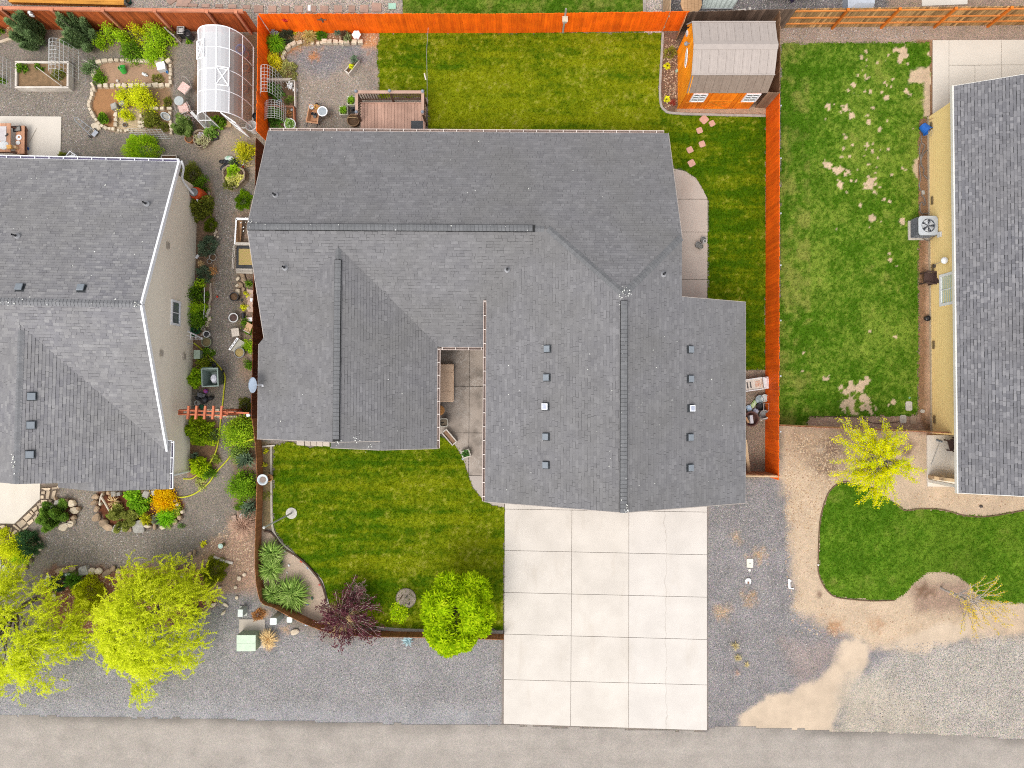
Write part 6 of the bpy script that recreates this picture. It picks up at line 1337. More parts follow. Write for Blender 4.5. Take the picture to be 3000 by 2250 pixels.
# flagstones beside the porch walk
fs=border('flagstone_path','crazy paved flagstones in tan and grey along the cream porch walk','paving',px(0,2,330,1120))
FM=M((.60,.47,.33),(.47,.38,.28),scale=5,isl=.3,fine=.12,bump=.4)
for poly in([(365,915),(440,912),(430,935),(395,932)],[(455,910),(500,900),(495,920),(460,925)],[(500,895),(520,893),(516,915),(502,915)],[(362,945),(392,938),(392,965),(362,962)],[(408,940),(435,940),(425,1005),(402,1005)],[(462,940),(490,935),(470,1010),(447,1000)],[(358,978),(382,978),(382,1003),(358,1003)],[(362,1018),(412,1018),(410,1063),(368,1063)],[(428,1012),(458,1020),(428,1052)],[(325,1050),(355,1035),(358,1058),(335,1070)],[(340,1072),(365,1068),(382,1110),(355,1125)],[(380,1075),(410,1070),(395,1095)],[(283,1095),(322,1068),(325,1095),(300,1118)],[(262,1120),(275,1110),(295,1132),(283,1145)],[(310,1125),(330,1108),(342,1125),(325,1145)],[(208,1170),(255,1130),(282,1152),(235,1200)],[(290,1170),(318,1140),(325,1155),(308,1200)],[(240,1210),(285,1180),(295,1200),(260,1232)],[(152,1220),(200,1185),(235,1212),(185,1258)],[(198,1265),(245,1235),(250,1245),(215,1282)],[(118,1238),(128,1228),(178,1268),(165,1275)],[(5,1240),(40,1230),(52,1245),(25,1262)],[(25,1275),(60,1260),(70,1285),(40,1300)],[(85,1255),(110,1255),(105,1290),(80,1285)],[(48,1305),(92,1300),(90,1335),(60,1330)],[(110,1300),(135,1275),(155,1285),(115,1325)],[(5,1320),(50,1330),(40,1350),(10,1345)],[(168,1280),(190,1270),(180,1292)],[(70,1360),(100,1350),(105,1380),(75,1385)]):
    c_=(sum(a for a,_ in poly)/len(poly),sum(q for _,q in poly)/len(poly));P=PW(0,2,[(c_[0]+(a-c_[0])*1.06,c_[1]+(q-c_[1])*1.06)for a,q in poly])
    m=MB(fs.location);m.prism([(p.x,p.y)for p in P],-.02,.045+random.uniform(0,.02));m.build('flagstone',FM,fs)
# pavers behind the back fence
PAV=M((.44,.28,.21),(.36,.24,.19),scale=4,isl=.15)
fs=border('paver_path','row of square brown pavers in tan gravel behind the orange fence','paving',px(1,0,500,80))
for x0,y0,x1,y1 in((-15,48,65,112),(108,50,178,112),(220,50,290,112),(335,50,405,112),(440,50,520,112),(556,50,625,112),(675,48,745,112),(800,48,858,112),(900,45,972,112),(1000,25,1085,105)):paving(fs,'paver',PW(1,0,[(x0,y0),(x1,y0+2),(x1,y1),(x0,y1)]),.04,PAV,.005)
for poly in([(1455,-40),(1600,-40),(1470,48),(1440,15)],[(1545,-40),(1690,-40),(1620,60),(1520,55)],[(1630,32),(1712,35),(1705,62),(1625,60)],[(1745,35),(1815,35),(1812,70),(1742,65)],[(1865,38),(1925,38),(1925,70),(1860,68)],[(1975,40),(2045,42),(2042,75),(1970,72)],[(2100,45),(2165,45),(2165,80),(2098,78)]):paving(fs,'paver',PW(0,0,poly),.04,PAV,.005)
# stepping stones
SS=M((.64,.36,.27),(.56,.31,.24),scale=6,fine=.06)
for(x,y),s,a,lab in(((1657,1036),.37,.75,'largest pink square stepping stone nearest the shed'),((1726,1070),.27,.5,'pink stepping stone set beside the largest one'),((1618,1130),.28,.35,'pink stepping stone second down from the shed'),((1640,1248),.29,.35,'pink stepping stone halfway across the lawn'),((1535,1298),.29,.45,'pink stepping stone closest to the house wall'),((1549,1413),.32,.5,'pink stepping stone nearest the curved concrete walk')):
    p=G(2,0,x,y);m=MB();k=s/2;q=k*.28;m.prism([(-k+q,-k),(k-q,-k),(k,-k+q),(k,k-q),(k-q,k),(-k+q,k),(-k,k-q),(-k,-k+q)],.0,.065)
    o=m.build('stepping_stone',SS,loc=(p.x,p.y,0));o.rotation_euler.z=a;tag(o,lab,'stepping stone','pink stepping stones in the side lawn')
CONC=M((.56,.51,.44),(.46,.42,.36),scale=5,bump=.3)
for c,w,l,lab in(((3,2,1212,205),.32,.45,'pale rectangular stepping stone on the patchy lawn edge'),((3,2,1163,318),.31,.40,'grey stepping stone in the dirt below the pale one'),((3,2,1248,325),.27,.40,'brown stepping stone next to the grey one'),((3,2,1330,250),.22,.17,'small blue grey paver near the yellow wall')):
    p=U(*px(*c));m=MB();m.prism([(-w/2+.05,-l/2),(w/2-.05,-l/2),(w/2,-l/2+.06),(w/2,l/2-.05),(w/2-.06,l/2),(-w/2+.06,l/2),(-w/2,l/2-.06),(-w/2,-l/2+.06)],0,.06);o=m.build('stepping_stone',{0:CONC}.get(0)if 'brown' not in lab else M((.42,.30,.21),(.34,.25,.18)),loc=(p.x,p.y,0));tag(o,lab,'stepping stone')
# ------------------------------------------------------------------ small builders
def at(c,z=0.0):p=U(*px(*c),z);return Vector((p.x,p.y,0))
TERR=M((.48,.20,.08),(.38,.15,.06),scale=9);WHP=M((.76,.76,.75),(.68,.68,.67),rough=.45,fine=.03);GRP=M((.30,.30,.29),(.22,.22,.22),rough=.6);WEATH=wood((.50,.45,.38),(.38,.34,.29),.2,axis=0);WWOOD=wood((.66,.60,.53),(.54,.48,.41),.15,axis=0)
def pot(name,label,c,r,h,mat,cat='pot',soil=SOIL,z0=0.0,taper=.8,rim=1.06,fill=.88):
    p=at(c,z0+h);t=thing(name,label,cat,(p.x,p.y,z0));m=MB()
    m.lathe([(r*taper,0),(r,h*.82),(r*rim,h*.84),(r*rim,h),(r*.9,h),(r*.86,h*fill-.03)],(0,0,0),20);m.build('pot_body',mat,t,smooth=False)
    if soil:m=MB();m.lathe([(r*.80,h*fill-.06),(r*.87,h*fill-.02),(r*.5,h*fill+.01)],(0,0,0),14);m.build('soil',soil,t)
    return t
def planter_box(name,label,c,w,l,h,rz,mat,soil=SOIL,th=.03,z0=0.0,cat='planter',soil_h=.8):
    p=at(c,z0+h);t=thing(name,label,cat,(p.x,p.y,z0),rz)
    for sx,sy,dx,dy in((0,1,w,th),(0,-1,w,th),(1,0,th,l-2*th-.004),(-1,0,th,l-2*th-.004)):
        m=MB();m.box((sx*(w-th)/2,sy*(l-th)/2,h/2),(dx,dy,h));m.box((sx*(w-th)/2,sy*(l-th)/2,h+.008),(dx+.02,dy+.02,.016));m.build('side',mat,t)
    if soil:m=MB();m.box((0,0,h*soil_h/2),(w-2*th-.004,l-2*th-.004,h*soil_h));m.build('soil',soil,t)
    return t
def single(name,label,cat,loc,mat,fn,rz=0,group=None,smooth=False):
    m=MB();fn(m);o=m.build(name,mat,loc=loc,smooth=smooth);o.rotation_euler.z=rz;return tag(o,label,cat,group)
def tubeline(name,label,cat,pts,r,mat,n=6):
    p0=Vector((pts[0].x,pts[0].y,0));m=MB(p0);m.tube(pts,r,n);return tag(m.build(name,mat,loc=p0),label,cat)
# ------------------------------------------------------------------ greenhouse
gx0,gy1=G(0,0,1785,409).x,G(0,0,1785,409).y;gx1,gy0=G(0,0,2188,1107).x,G(0,0,2188,1107).y
gh=thing('greenhouse','arched polycarbonate greenhouse with white frame and open door','greenhouse',((gx0+gx1)/2,(gy0+gy1)/2,0));go=gh.location
gw,gl,ghh=(gx1-gx0)/2,(gy1-gy0),2.12
def arc(th):c,s=cos(th),sin(th);return(gw*math.copysign(abs(c)**.78,c),ghh*s**.80 if s>0 else 0)
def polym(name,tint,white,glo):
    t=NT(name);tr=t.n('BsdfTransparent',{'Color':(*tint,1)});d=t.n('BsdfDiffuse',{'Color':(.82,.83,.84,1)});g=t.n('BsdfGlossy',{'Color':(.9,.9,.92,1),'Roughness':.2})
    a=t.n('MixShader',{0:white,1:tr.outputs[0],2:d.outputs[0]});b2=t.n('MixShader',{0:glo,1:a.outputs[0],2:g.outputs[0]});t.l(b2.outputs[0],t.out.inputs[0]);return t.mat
SKYWHITE,CLEAR=polym('sky_white_panel',(.9,.9,.9),.52,.14),polym('clear_panel',(.9,.88,.84),.2,.06)  # upper panels: sky reflection painted in as a whiter mix
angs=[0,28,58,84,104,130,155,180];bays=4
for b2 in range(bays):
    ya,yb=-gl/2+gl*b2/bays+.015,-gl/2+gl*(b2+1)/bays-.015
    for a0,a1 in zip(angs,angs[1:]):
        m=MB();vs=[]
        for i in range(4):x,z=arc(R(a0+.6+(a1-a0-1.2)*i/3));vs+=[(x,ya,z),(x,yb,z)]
        inn=[(x*.985,y,z*.985)for x,y,z in vs];m.add(vs+inn,[(2*i,2*i+1,2*i+3,2*i+2)for i in range(3)]+[(8,9,1,0),(6,7,15,14)]);m.build('panel',CLEAR if a1<=60 else SKYWHITE,gh)
for k in range(bays+1):
    y=-gl/2+gl*k/bays;m=MB();m.tube([(arc(R(a))[0],y,arc(R(a))[1]+.004)for a in range(0,181,9)],.026 if k in(0,bays)else .02,6);m.build('rib',WHITE,gh)
for a in angs[1:-1]:
    x,z=arc(R(a));m=MB();m.bar((x,-gl/2,z+.006),(x,gl/2,z+.006),.05 if a in(84,104)else .032,.02);m.build('purlin',WHITE,gh)
for s in(-1,1):m=MB();m.bar((s*gw,-gl/2,.03),(s*gw,gl/2,.03),.06,.06);m.build('sill',WHITE,gh)
for yc,a0,a1 in((-.35,84,58),(.95,104,130)):  # roof vents with crossed bars
    xa,za=arc(R(a0));xb,zb=arc(R(a1));m=MB();dz=.05;L=.42;c4=[Vector((xa,yc-L,za+dz)),Vector((xa,yc+L,za+dz)),Vector((xb,yc+L,zb+dz+.06)),Vector((xb,yc-L,zb+dz+.06))]
    for i in range(4):m.bar(c4[i],c4[(i+1)%4],.05,.03)
    m.bar(c4[0],c4[2],.05,.02);m.bar(c4[1],c4[3],.05,.02);m.build('roof_vent',WHITE,gh)
m=MB();m.bar((-gw,-gl/2,.03),(-.45,-gl/2,.03),.05);m.bar((.35,-gl/2,.03),(gw,-gl/2,.03),.05)
for x in(-.45,.35):m.bar((x,-gl/2,0),(x,-gl/2,1.95),.045)
m.bar((-gw*.9,-gl/2,1.0),(-.45,-gl/2,1.0),.035);m.build('door_frame',WHITE,gh)
for xa,xb in((-gw*.97,-.47),(.37,gw*.97)):
    m=MB();n=8;top=[]
    for i in range(n+1):
        x=xa+(xb-xa)*i/n;c=min(1,abs(x/gw))**(1/.78);top.append((x,ghh*max(0.02,(1-c*c))**.4*.99))
    m.add([(x,-gl/2,.04)for x,_ in top]+[(x,-gl/2,z)for x,z in top],[(i,i+1,n+2+i,n+1+i)for i in range(n)]);m.build('end_panel',CLEAR,gh)
dr=[];hx=.37;c_,s_=cos(R(-35)),sin(R(-35));dp_=lambda w,z:Vector((hx+c_*w,-gl/2-.02+s_*w,z));m=MB()
for w in(0,.78):m.bar(dp_(w,.05),dp_(w,1.9),.045)
for z in(.05,.95,1.9):m.bar(dp_(0,z),dp_(.78,z),.045)
m.bar(dp_(0,.05),dp_(.78,.95),.03);m.bar(dp_(0,.95),dp_(.78,1.9),.03);m.bar(dp_(.78,.05),dp_(0,.95),.03);d_=m.build('door',WHITE,gh)
m=MB();m.add([dp_(.02,.07),dp_(.76,.07),dp_(.76,1.88),dp_(.02,1.88)],[(0,1,2,3)]);m.build('pane',CLEAR,d_)
for c,r,h,mt,lab in(((0,0,2075,420),.22,.5,M((.08,.18,.5),(.06,.12,.36)),'blue tub seen through the greenhouse wall'),((0,0,2110,470),.2,.35,M((.42,.10,.06),(.32,.08,.05)),'dull red tub seen through the greenhouse wall'),((0,0,2120,580),.18,.3,TERR,'terracotta pot inside the greenhouse'),((0,0,2105,760),.17,.3,TERR,'brown pot near the middle of the greenhouse')):pot('plant_pot',lab,c,r,h,mt)
plant('shrub','dark green potted bush just inside the greenhouse door','shrub',px(0,0,1870,1050),.3,.7,'broad',GREEN,dens=1.5)
single('doormat','tan mat on the soil inside the greenhouse door','mat',at((0,0,1950,1075)),M((.52,.36,.18),(.44,.3,.15)),lambda m:m.box((0,0,.02),(.55,.3,.03)),.1)
single('plank','white leaning plank beside the greenhouse door','plank',at((0,0,1735,1065),.3),WHP,lambda m:m.bar((-.28,.38,.75),(.2,-.2,.03),.13,.03),0)
# ------------------------------------------------------------------ wire arches
def wire_arch(label,feet,apex,width,along='y',cell=.14,panel=True):
    """cattle panel bent over from foot a to foot b (world points), width along y"""
    a,b2=feet;p0=Vector(((a.x+b2.x)/2,(a.y+b2.y)/2,0));t=thing('wire_arch',label,'trellis',p0);n=14
    prof=[]
    for i in range(n+1):
        th=pi*i/n;c=cos(th);f=(1-math.copysign(abs(c)**.75,c))/2;prof.append(Vector((a.x+(b2.x-a.x)*f,0,apex*sin(th)**.75 if 0<i<n else 0.0)))
    ys=[a.y-width*k/8 for k in range(9)]
    m=MB(p0)
    for y in ys:m.tube([Vector((p.x,y,p.z))for p in prof],.008,4)
    m.build('long_wires',WIRE,t);m=MB(p0)
    for p in prof:m.tube([Vector((p.x,ys[0],p.z)),Vector((p.x,ys[-1],p.z))],.008,4)
    m.build('cross_wires',WIRE,t);return t
wire_arch('bent wire arch spanning from the white raised bed to the ground',(at((0,0,745,490)),at((0,0,575,490))),1.85,1.42)
wire_arch('wire arch over the raised bed cut by the picture edge',(at((0,0,140,560)),at((0,0,-80,560))),1.1,1.3)
wire_arch('wire arch over leafy vegetables against the orange side fence',(at((1,0,250,700)),at((1,0,105,700))),1.75,1.25)
wire_arch('lower wire arch next to the roof gutter over vegetables',(at((1,0,275,935)),at((1,0,105,935))),1.0,.85)
t=thing('wire_trellis','flat wire panel leaning at the lower edge of the vegetable bed','trellis',at((0,0,1290,1165)));m=MB()
for k in range(6):m.tube([(-.9+.03*k,.17-.07*k,.35-.06*k),(.75+.06*k,.14-.07*k,.35-.06*k)],.009,4)
m.build('long_wires',WIRE,t);m=MB()
for k in range(9):m.tube([(-.9+.2*k,.17,.36),(-.75+.2*k,-.2,.02)],.007,4)
m.build('cross_wires',WIRE,t)
# ------------------------------------------------------------------ white raised bed and its neighbours
c0,c1=G(0,0,130,527,.42),G(0,0,590,527,.42);c2=G(0,0,590,757,.42)
planter_box('raised_bed','long whitewashed raised bed with brown soil under the wire arch',(0,0,362,645),c1.x-c0.x,c1.y-c2.y,.42,0,WWOOD,soil=M((.27,.165,.085),(.19,.12,.06),scale=5,fine=.3,bscale=25,bump=.5),th=.07,cat='raised bed',soil_h=.72)
tubeline('garden_stake','grey stick lying diagonally over the white raised bed','stick',[G(0,0,315,580,.47),G(0,0,545,752,.45)],.022,WEATH)
tubeline('garden_stake','pale stick slanting down beside the wire arch','stick',[G(0,0,715,515,.6),G(0,0,848,582,.05)],.022,WWOOD)
def tilted_pot(name,label,c,r,h,mat,az,tilt,cat='bucket'):
    t=thing(name,label,cat,at(c,.12));m=MB();m.lathe([(r*.75,-h/2),(r,h/2),(r*1.07,h/2),(r*1.07,h/2-.03),(r*.93,h/2),(r*.7,-h/2+.02)],(0,0,0),18)
    o=m.build('bucket_body',mat,t);o.rotation_euler=(0,tilt,az);o.location=(0,0,r*.9);m=MB();m.tube([(r*1.05*cos(a),0.0,h/2+r*1.0*sin(a))for a in[pi*i/8 for i in range(9)]],.006,4);q=m.build('handle',WIRE,t);q.rotation_euler=(0,tilt,az);q.location=(0,0,r*.9);return t
tilted_pot('bucket','tipped bright green bucket on the bare vegetable soil',(0,0,1065,605),.17,.3,M((.06,.42,.06),(.05,.34,.05),rough=.35),R(100),R(35))
single('jug','white plastic jug lying on the bare vegetable soil','jug',at((0,0,1258,650)),WHP,lambda m:(m.tube([(-.1,.05,.08),(.08,-.04,.08)],.075,12),m.tube([(.08,-.04,.08),(.15,-.075,.08)],.03,8),m.tube([(-.08,.05,.16),(0,.01,.19),(.05,-.02,.15)],.014,5)))
t=thing('cooler','white box with blue cup resting on the corner stones of the bed','box',at((0,0,1412,595)),R(12));m=MB();m.box((0,0,.14),(.38,.34,.28));m.build('box_body',WHP,t);m=MB();m.box((.02,.02,.30),(.40,.36,.035));m.box((-.02,0,.325),(.2,.2,.02));m.build('lid',WHITE,t)
single('cup','small blue cup beside the white box on the bed corner','cup',at((0,0,1452,630)),M((.12,.33,.62),(.1,.28,.55)),lambda m:m.lathe([(.05,0),(.065,.12),(.055,.12),(.045,.02)],n=12))
single('spool','small white wooden spool on the soil by the stone row','spool',at((0,0,1022,706)),WWOOD,lambda m:(m.lathe([(.06,0),(.06,.015),(.035,.02),(.035,.1),(.06,.105),(.06,.12)],n=12)))
t=thing('planter_tub','galvanized oval tub on the stones beside the shrub','tub',at((0,0,1430,1005),.2),R(-35));m=MB();m.lathe([(.17,0),(.2,.2),(.215,.2),(.215,.215),(.18,.215),(.16,.06)],sx=1.25,sy=.8);m.build('tub_body',GALV,t);m=MB();m.lathe([(.1,.08),(.165,.1),(.1,.12)],sx=1.25,sy=.8);m.build('soil',M((.4,.38,.34),(.3,.28,.25)),t)
pot('plant_pot','dark pot with strawberry plant at the curve of the brown bed',(0,0,887,1020),.18,.28,GRP);plant('strawberry','green leafy plant growing in the dark pot on brown soil','plant',px(0,0,885,1018),.2,.2,'broad',GREEN,dens=1.4,z0=.24)
pot('plant_pot','small grey bowl on the pale stones below the yellow shrub',(0,0,1075,1078),.1,.12,GRP)
for(x,y),lab in(((765,235),'grey wooden trellis ladder between juniper and berry bushes'),((1470,270),'grey wooden trellis ladder beside the black compost bin')):
    t=thing('trellis',lab,'trellis',at((0,0,x+30,y+40),.4));m=MB();m.bar((-.14,.1,0),(-.14,.1,1.0),.05);m.bar((.18,-.16,0),(.18,-.16,.8),.05);m.build('post',WEATH,t);m=MB()
    for z in(.2,.5,.75):m.bar((-.14,.1,z),(.18,-.16,z),.03,.05)
    m.build('rung',WEATH,t)
pot('compost_bin','round black compost bin in the corner by the greenhouse',(0,0,1615,285),.17,.55,BLACKP,cat='bin',soil=BLACKP)
t=thing('box_fan','square grey box with slatted face next to the compost bin','box',at((0,0,1562,262),.5));m=MB();m.box((0,0,.25),(.34,.34,.5));m.build('box_body',BLACKP,t);m=MB()
for s in(-1,1):m.box((s*.16,0,.52),(.03,.35,.03));m.box((0,s*.16,.52),(.29,.03,.03))
m.box((0,0,.51),(.2,.2,.012));m.build('frame',M((.5,.49,.47),(.42,.41,.4)),t)
single('bird_house','small white bird box on the brown fence cap','bird house',at((0,0,245,100),1.9)+Vector((0,0,1.75)),WHP,lambda m:(m.box((0,0,0),(.12,.12,.22)),m.box((.05,-.09,-.03),(.16,.05,.16))))
# patio furniture by the greenhouse
CUSH=M((.74,.56,.50),(.64,.40,.35),scale=16,fine=.12);CHF=M((.34,.31,.27),(.28,.25,.22),rough=.5)
def garden_chair(label,c,rz):
    t=thing('patio_chair',label,'chair',at(c,.45),rz,'floral patio chairs by the greenhouse');m=MB();m.box((0,0,.45),(.46,.46,.09));m.box((0,.02,.5),(.42,.42,.03));m.build('seat_cushion',CUSH,t)
    m=MB();m.tube(smooth_line([(-.26,.24,.42),(-.22,.36,.75),(0,.42,.88),(.22,.36,.75),(.26,.24,.42)],5),.022,6);m.tube(smooth_line([(-.27,.22,.42),(-.33,.05,.62),(-.3,-.2,.6),(-.27,-.23,.42)],4),.02,6);m.tube(smooth_line([(.27,.22,.42),(.33,.05,.62),(.3,-.2,.6),(.27,-.23,.42)],4),.02,6);m.build('backrest',CHF,t)
    for x in(-.22,.22):
        for y in(-.22,.22):m=MB();m.bar((x,y,.0),(x,y,.42),.03);m.build('leg',CHF,t)
    return t
garden_chair('patio chair with pink floral cushion facing the grey round table',(0,0,1592,762),R(-35));garden_chair('patio chair with pale floral cushion under the flowering twigs',(0,0,1588,940),R(200))
t=thing('round_table','small round grey metal table between two patio chairs','table',at((0,0,1545,870),.6));m=MB();m.lathe([(.225,.58),(.225,.6),(.21,.606)],n=24);m.build('tabletop',M((.46,.48,.47),(.38,.41,.40)),t);m=MB();m.lathe([(.16,0),(.03,.04),(.025,.58)],n=10);m.build('pedestal',CHF,t)
# stump planters and pots at the greenhouse corner
def stump(label,c,r,h):
    t=thing('stump_planter',label,'planter',at(c,h));m=MB();n=22;pr=[(r*1.08,0),(r*.98,h*.4),(r,h),(r*.88,h),(r*.82,h-.06)];vs=[];fs_=[]
    wob=[1+.1*sin(3*2*pi*j/n+1)+random.uniform(-.06,.06)for j in range(n)]
    for q,z in pr:vs+=[(q*wob[j]*cos(2*pi*j/n),q*wob[j]*sin(2*pi*j/n),z)for j in range(n)]
    for i in range(4):fs_+=[(i*n+j,i*n+(j+1)%n,i*n+n+(j+1)%n,i*n+n+j)for j in range(n)]
    m.add(vs,fs_);m.build('stump',M((.40,.32,.23),(.22,.16,.11),scale=14,bump=.6),t);m=MB();m.lathe([(r*.7,h-.1),(r*.84,h-.05),(r*.4,h-.03)],n=16);m.build('soil',SOIL,t)
stump('large bark stump planter full of yellow green succulents',(0,0,2012,1518),.56,.42);stump('stump planter with violets by the greenhouse door',(0,0,1735,1190),.42,.3)
plant('succulent','lime green succulent on the large bark stump','plant',px(0,0,2010,1480),.27,.18,'broad',LIME,dens=1.3,z0=.38);plant('succulent','pale yellow succulents on the large bark stump','plant',px(0,0,2020,1545),.38,.14,'broad',leafm(((.3,.32,.06),(.5,.48,.14),(.6,.55,.22))),dens=1.2,z0=.38,L=.08)
plant('moss','olive moss at the lower rim of the large stump','plant',px(0,0,1990,1590),.3,.1,'fine',OLIVE,dens=1.2,z0=.36)
plant('violet','pale violet flowers on the smaller stump planter','flower',px(0,0,1730,1170),.16,.12,'broad',leafm(((.4,.32,.5),(.55,.48,.62),(.3,.3,.2))),dens=1,z0=.28,L=.05);plant('succulent','grey green succulents on the smaller stump planter','plant',px(0,0,1745,1205),.34,.12,'broad',leafm(((.2,.2,.1),(.34,.33,.18),(.44,.42,.26))),dens=1.3,z0=.27,L=.06)
pot('plant_pot','terracotta pot of the soft green conifer',(0,0,1632,1195),.2,.3,TERR)
planter_box('plant_tray','black plastic tray of seedlings by the greenhouse',(0,0,1832,1180),.5,.36,.14,R(18),BLACKP,cat='tray');plant('seedlings','green seedlings spilling from the black plastic tray','plant',px(0,0,1812,1150),.26,.3,'broad',leafm(((.06,.13,.02),(.14,.24,.04),(.25,.34,.08))),dens=1.3,z0=.12)
tilted_pot('bucket','white tub with black liner beside the orange fence',(0,0,2195,1115),.26,.45,WHP,R(120),R(12));pot('plant_pot','black round pot beside the greenhouse wall',(0,0,2206,1000),.15,.3,BLACKP,soil=BLACKP);pot('plant_pot','black flower pot half below the yellow shrub',(0,0,2110,1360),.1,.18,BLACKP)
for(x,y),lab in(((1908,1395),'outer empty black nursery pot by the stump'),((1935,1392),'inner empty black nursery pot by the stump'),((1962,1398),'empty black nursery pot next to the white bags')):pot('nursery_pot',lab,(0,0,x,y),.085,.16,BLACKP,soil=None)
single('garden_bag','crumpled white and green soil bag by the nursery pots','bag',at((0,0,1980,1368),.1),M((.72,.74,.72),(.35,.6,.4),scale=6),lambda m:m.lathe([(.12,0),(.24,.05),(.22,.13),(.1,.18),(.04,.19)],sx=1.0,sy=.55,n=9));single('black_sack','black plastic sack leaning on the bark stump','bag',at((0,0,1935,1440),.1),BLACKP,lambda m:m.lathe([(.1,0),(.16,.06),(.14,.14),(.05,.19)],sx=1.6,sy=.7,n=9),R(40));plant('shrub','small dark plant behind the bark stump','plant',px(0,0,2015,1405),.2,.4,'fine',DKGR)
single('spray_bottle','white bottle with red top on the ground by the stump','bottle',at((0,0,2108,1420)),WHP,lambda m:m.tube([(0,.1,.06),(-.01,-.06,.06)],.05,10));single('bottle_cap','red lid lying below the white bottle','lid',at((0,0,2105,1443)),M((.5,.04,.03),(.4,.03,.03)),lambda m:m.lathe([(.05,0),(.05,.05),(.03,.06)],n=10))
t=thing('driftwood','yellowish branching driftwood near the roof corner','branch',at((0,0,2150,1440)));m=MB()
for a,L in((.2,.35),(1.0,.25),(2.6,.3),(3.6,.35)):m.tube([(0,0,.05),(cos(a)*L*.6,sin(a)*L*.6,.1),(cos(a)*L,sin(a)*L,.05)],.022,5,.01)
m.build('branch',M((.55,.42,.2),(.45,.33,.15)),t)
# hand truck
t=thing('hand_truck','metal hand truck lying on the gravel beside a slab stone','hand truck',at((0,0,745,1100)));A_,B_=G(0,0,660,1030,.3),G(0,0,800,1150,.1);lo=t.location;m=MB(lo);s=Vector((.06,.07,0))
m.tube(smooth_line([A_+s,A_-Vector((.1,-.05,0)),A_-s],4),.016,6);m.tube([A_+s,B_+s*1.6],.016,6);m.tube([A_-s,B_-s*1.6],.016,6)
for k in(.3,.55,.8):q=A_.lerp(B_,k);m.tube([q+s*1.4,q-s*1.4],.012,5)
m.build('frame',STEEL,t)
for k in(-1,1):m=MB(lo);m.tube([B_+s*k*2.2+Vector((0,0,.0)),B_+s*k*2.7],.085,14);m.build('wheel',BLACKP,t)
m=MB(lo);m.box(B_+Vector((.12,-.02,.02)),(.2,.3,.012),rz=R(-40));m.build('toe_plate',STEEL,t)
# ------------------------------------------------------------------ patio: picnic table and things on it
z4=lambda x,y,z=0.0:U(x/8.508,300+y/8.508,z)
PT=wood((.62,.33,.20),(.48,.24,.14),.15,axis=1);DKW=wood((.20,.10,.07),(.14,.07,.05),.1)
t=thing('picnic_table','red brown picnic table with attached bench on the cream patio','picnic table',(z4(-60,870).x,z4(0,870).y,0));to=t.location
def plank_y(x0,x1,y0,y1,z,name,mat):
    a,b2=z4(x0,y0,z),z4(x1,y1,z);m=MB(to);m.box(((a.x+b2.x)/2,(a.y+b2.y)/2,z-.02),(abs(b2.x-a.x)-.012,abs(b2.y-a.y),.04));m.build(name,mat,t)
for k in range(5):plank_y(260-120*(k+1),260-120*k,520,1230,.76,'tabletop_board',PT)
for k in range(2):plank_y(390+108*k,498+108*k,578,1275,.46,'bench_board',PT)
m=MB(to)
for yy in(610,1240):
    a,b2=z4(-300,yy,.36),z4(650,yy,.36);m.bar(a,b2,.05,.10);a,b2=z4(700,yy+(90 if yy<900 else 60),.0),z4(250,yy,.7);m.bar(a,b2,.06,.1)
m.build('frame',DKW,t);m=MB(to);m.bar(z4(655,640,.3),z4(640,1290,.3),.05,.1);m.build('side_rail',DKW,t)
def on_table(name,label,cat,x,y,z,mat,fn,rz=0):p=z4(x,y,z);return single(name,label,cat,(p.x,p.y,z),mat,fn,rz)
t=thing('tray','grey tray with dark rim on the end of the picnic bench','tray',tuple(z4(430,665,.47)),R(8));m=MB();m.box((0,0,.012),(.33,.22,.015));m.build('tray_base',M((.34,.33,.30),(.25,.24,.22)),t);m=MB()
for s in(-1,1):m.box((s*.17,0,.03),(.02,.26,.05));m.box((0,s*.12,.03),(.32,.02,.05))
m.build('rim',DARK,t)
on_table('plate','round cream plate on the picnic bench','plate',475,880,.46,WHITE,lambda m:m.lathe([(.06,0),(.13,.025),(.14,.03),(.125,.03),(.06,.012)],n=22));on_table('plate_bowl','small brown dish sitting on the round cream plate','dish',475,865,.475,TERR,lambda m:m.lathe([(.03,0),(.05,.02),(.04,.03)],n=12));on_table('shell_dish','white oval shell on the picnic bench','dish',465,1015,.46,WHP,lambda m:m.lathe([(.05,0),(.09,.03),(.1,.05),(.07,.04),(.03,.02)],sx=1.1,sy=.95,n=12))
on_table('wood_block','orange wooden block bridging table and bench','block',255,1120,.76,wood((.72,.4,.12),(.6,.3,.08),.1,axis=0),lambda m:m.box((0,0,.06),(.2,.18,.1)),.1);on_table('wood_block','pale wooden board next to the orange block','block',395,1140,.47,wood((.7,.5,.3),(.6,.4,.22),.1,axis=0),lambda m:m.box((0,0,.1),(.26,.12,.2)),-.12)
on_table('drop_cloth','white cloth bunched on the picnic table','cloth',95,1070,.76,WHP,lambda m:m.lathe([(.26,0),(.24,.04),(.15,.08),(.05,.09)],sx=1.0,sy=.85,n=9));on_table('tool','black hand tool on the picnic table','tool',180,825,.76,BLACKP,lambda m:(m.bar((-.08,-.04,.02),(.04,.03,.03),.04),m.bar((.04,.03,.03),(.02,.09,.03),.04)));on_table('glass_sheet','pale sheet of glass on the picnic table','sheet',70,780,.76,M((.62,.58,.57),(.55,.5,.5),rough=.15),lambda m:m.box((0,0,.01),(.35,.7,.015)))
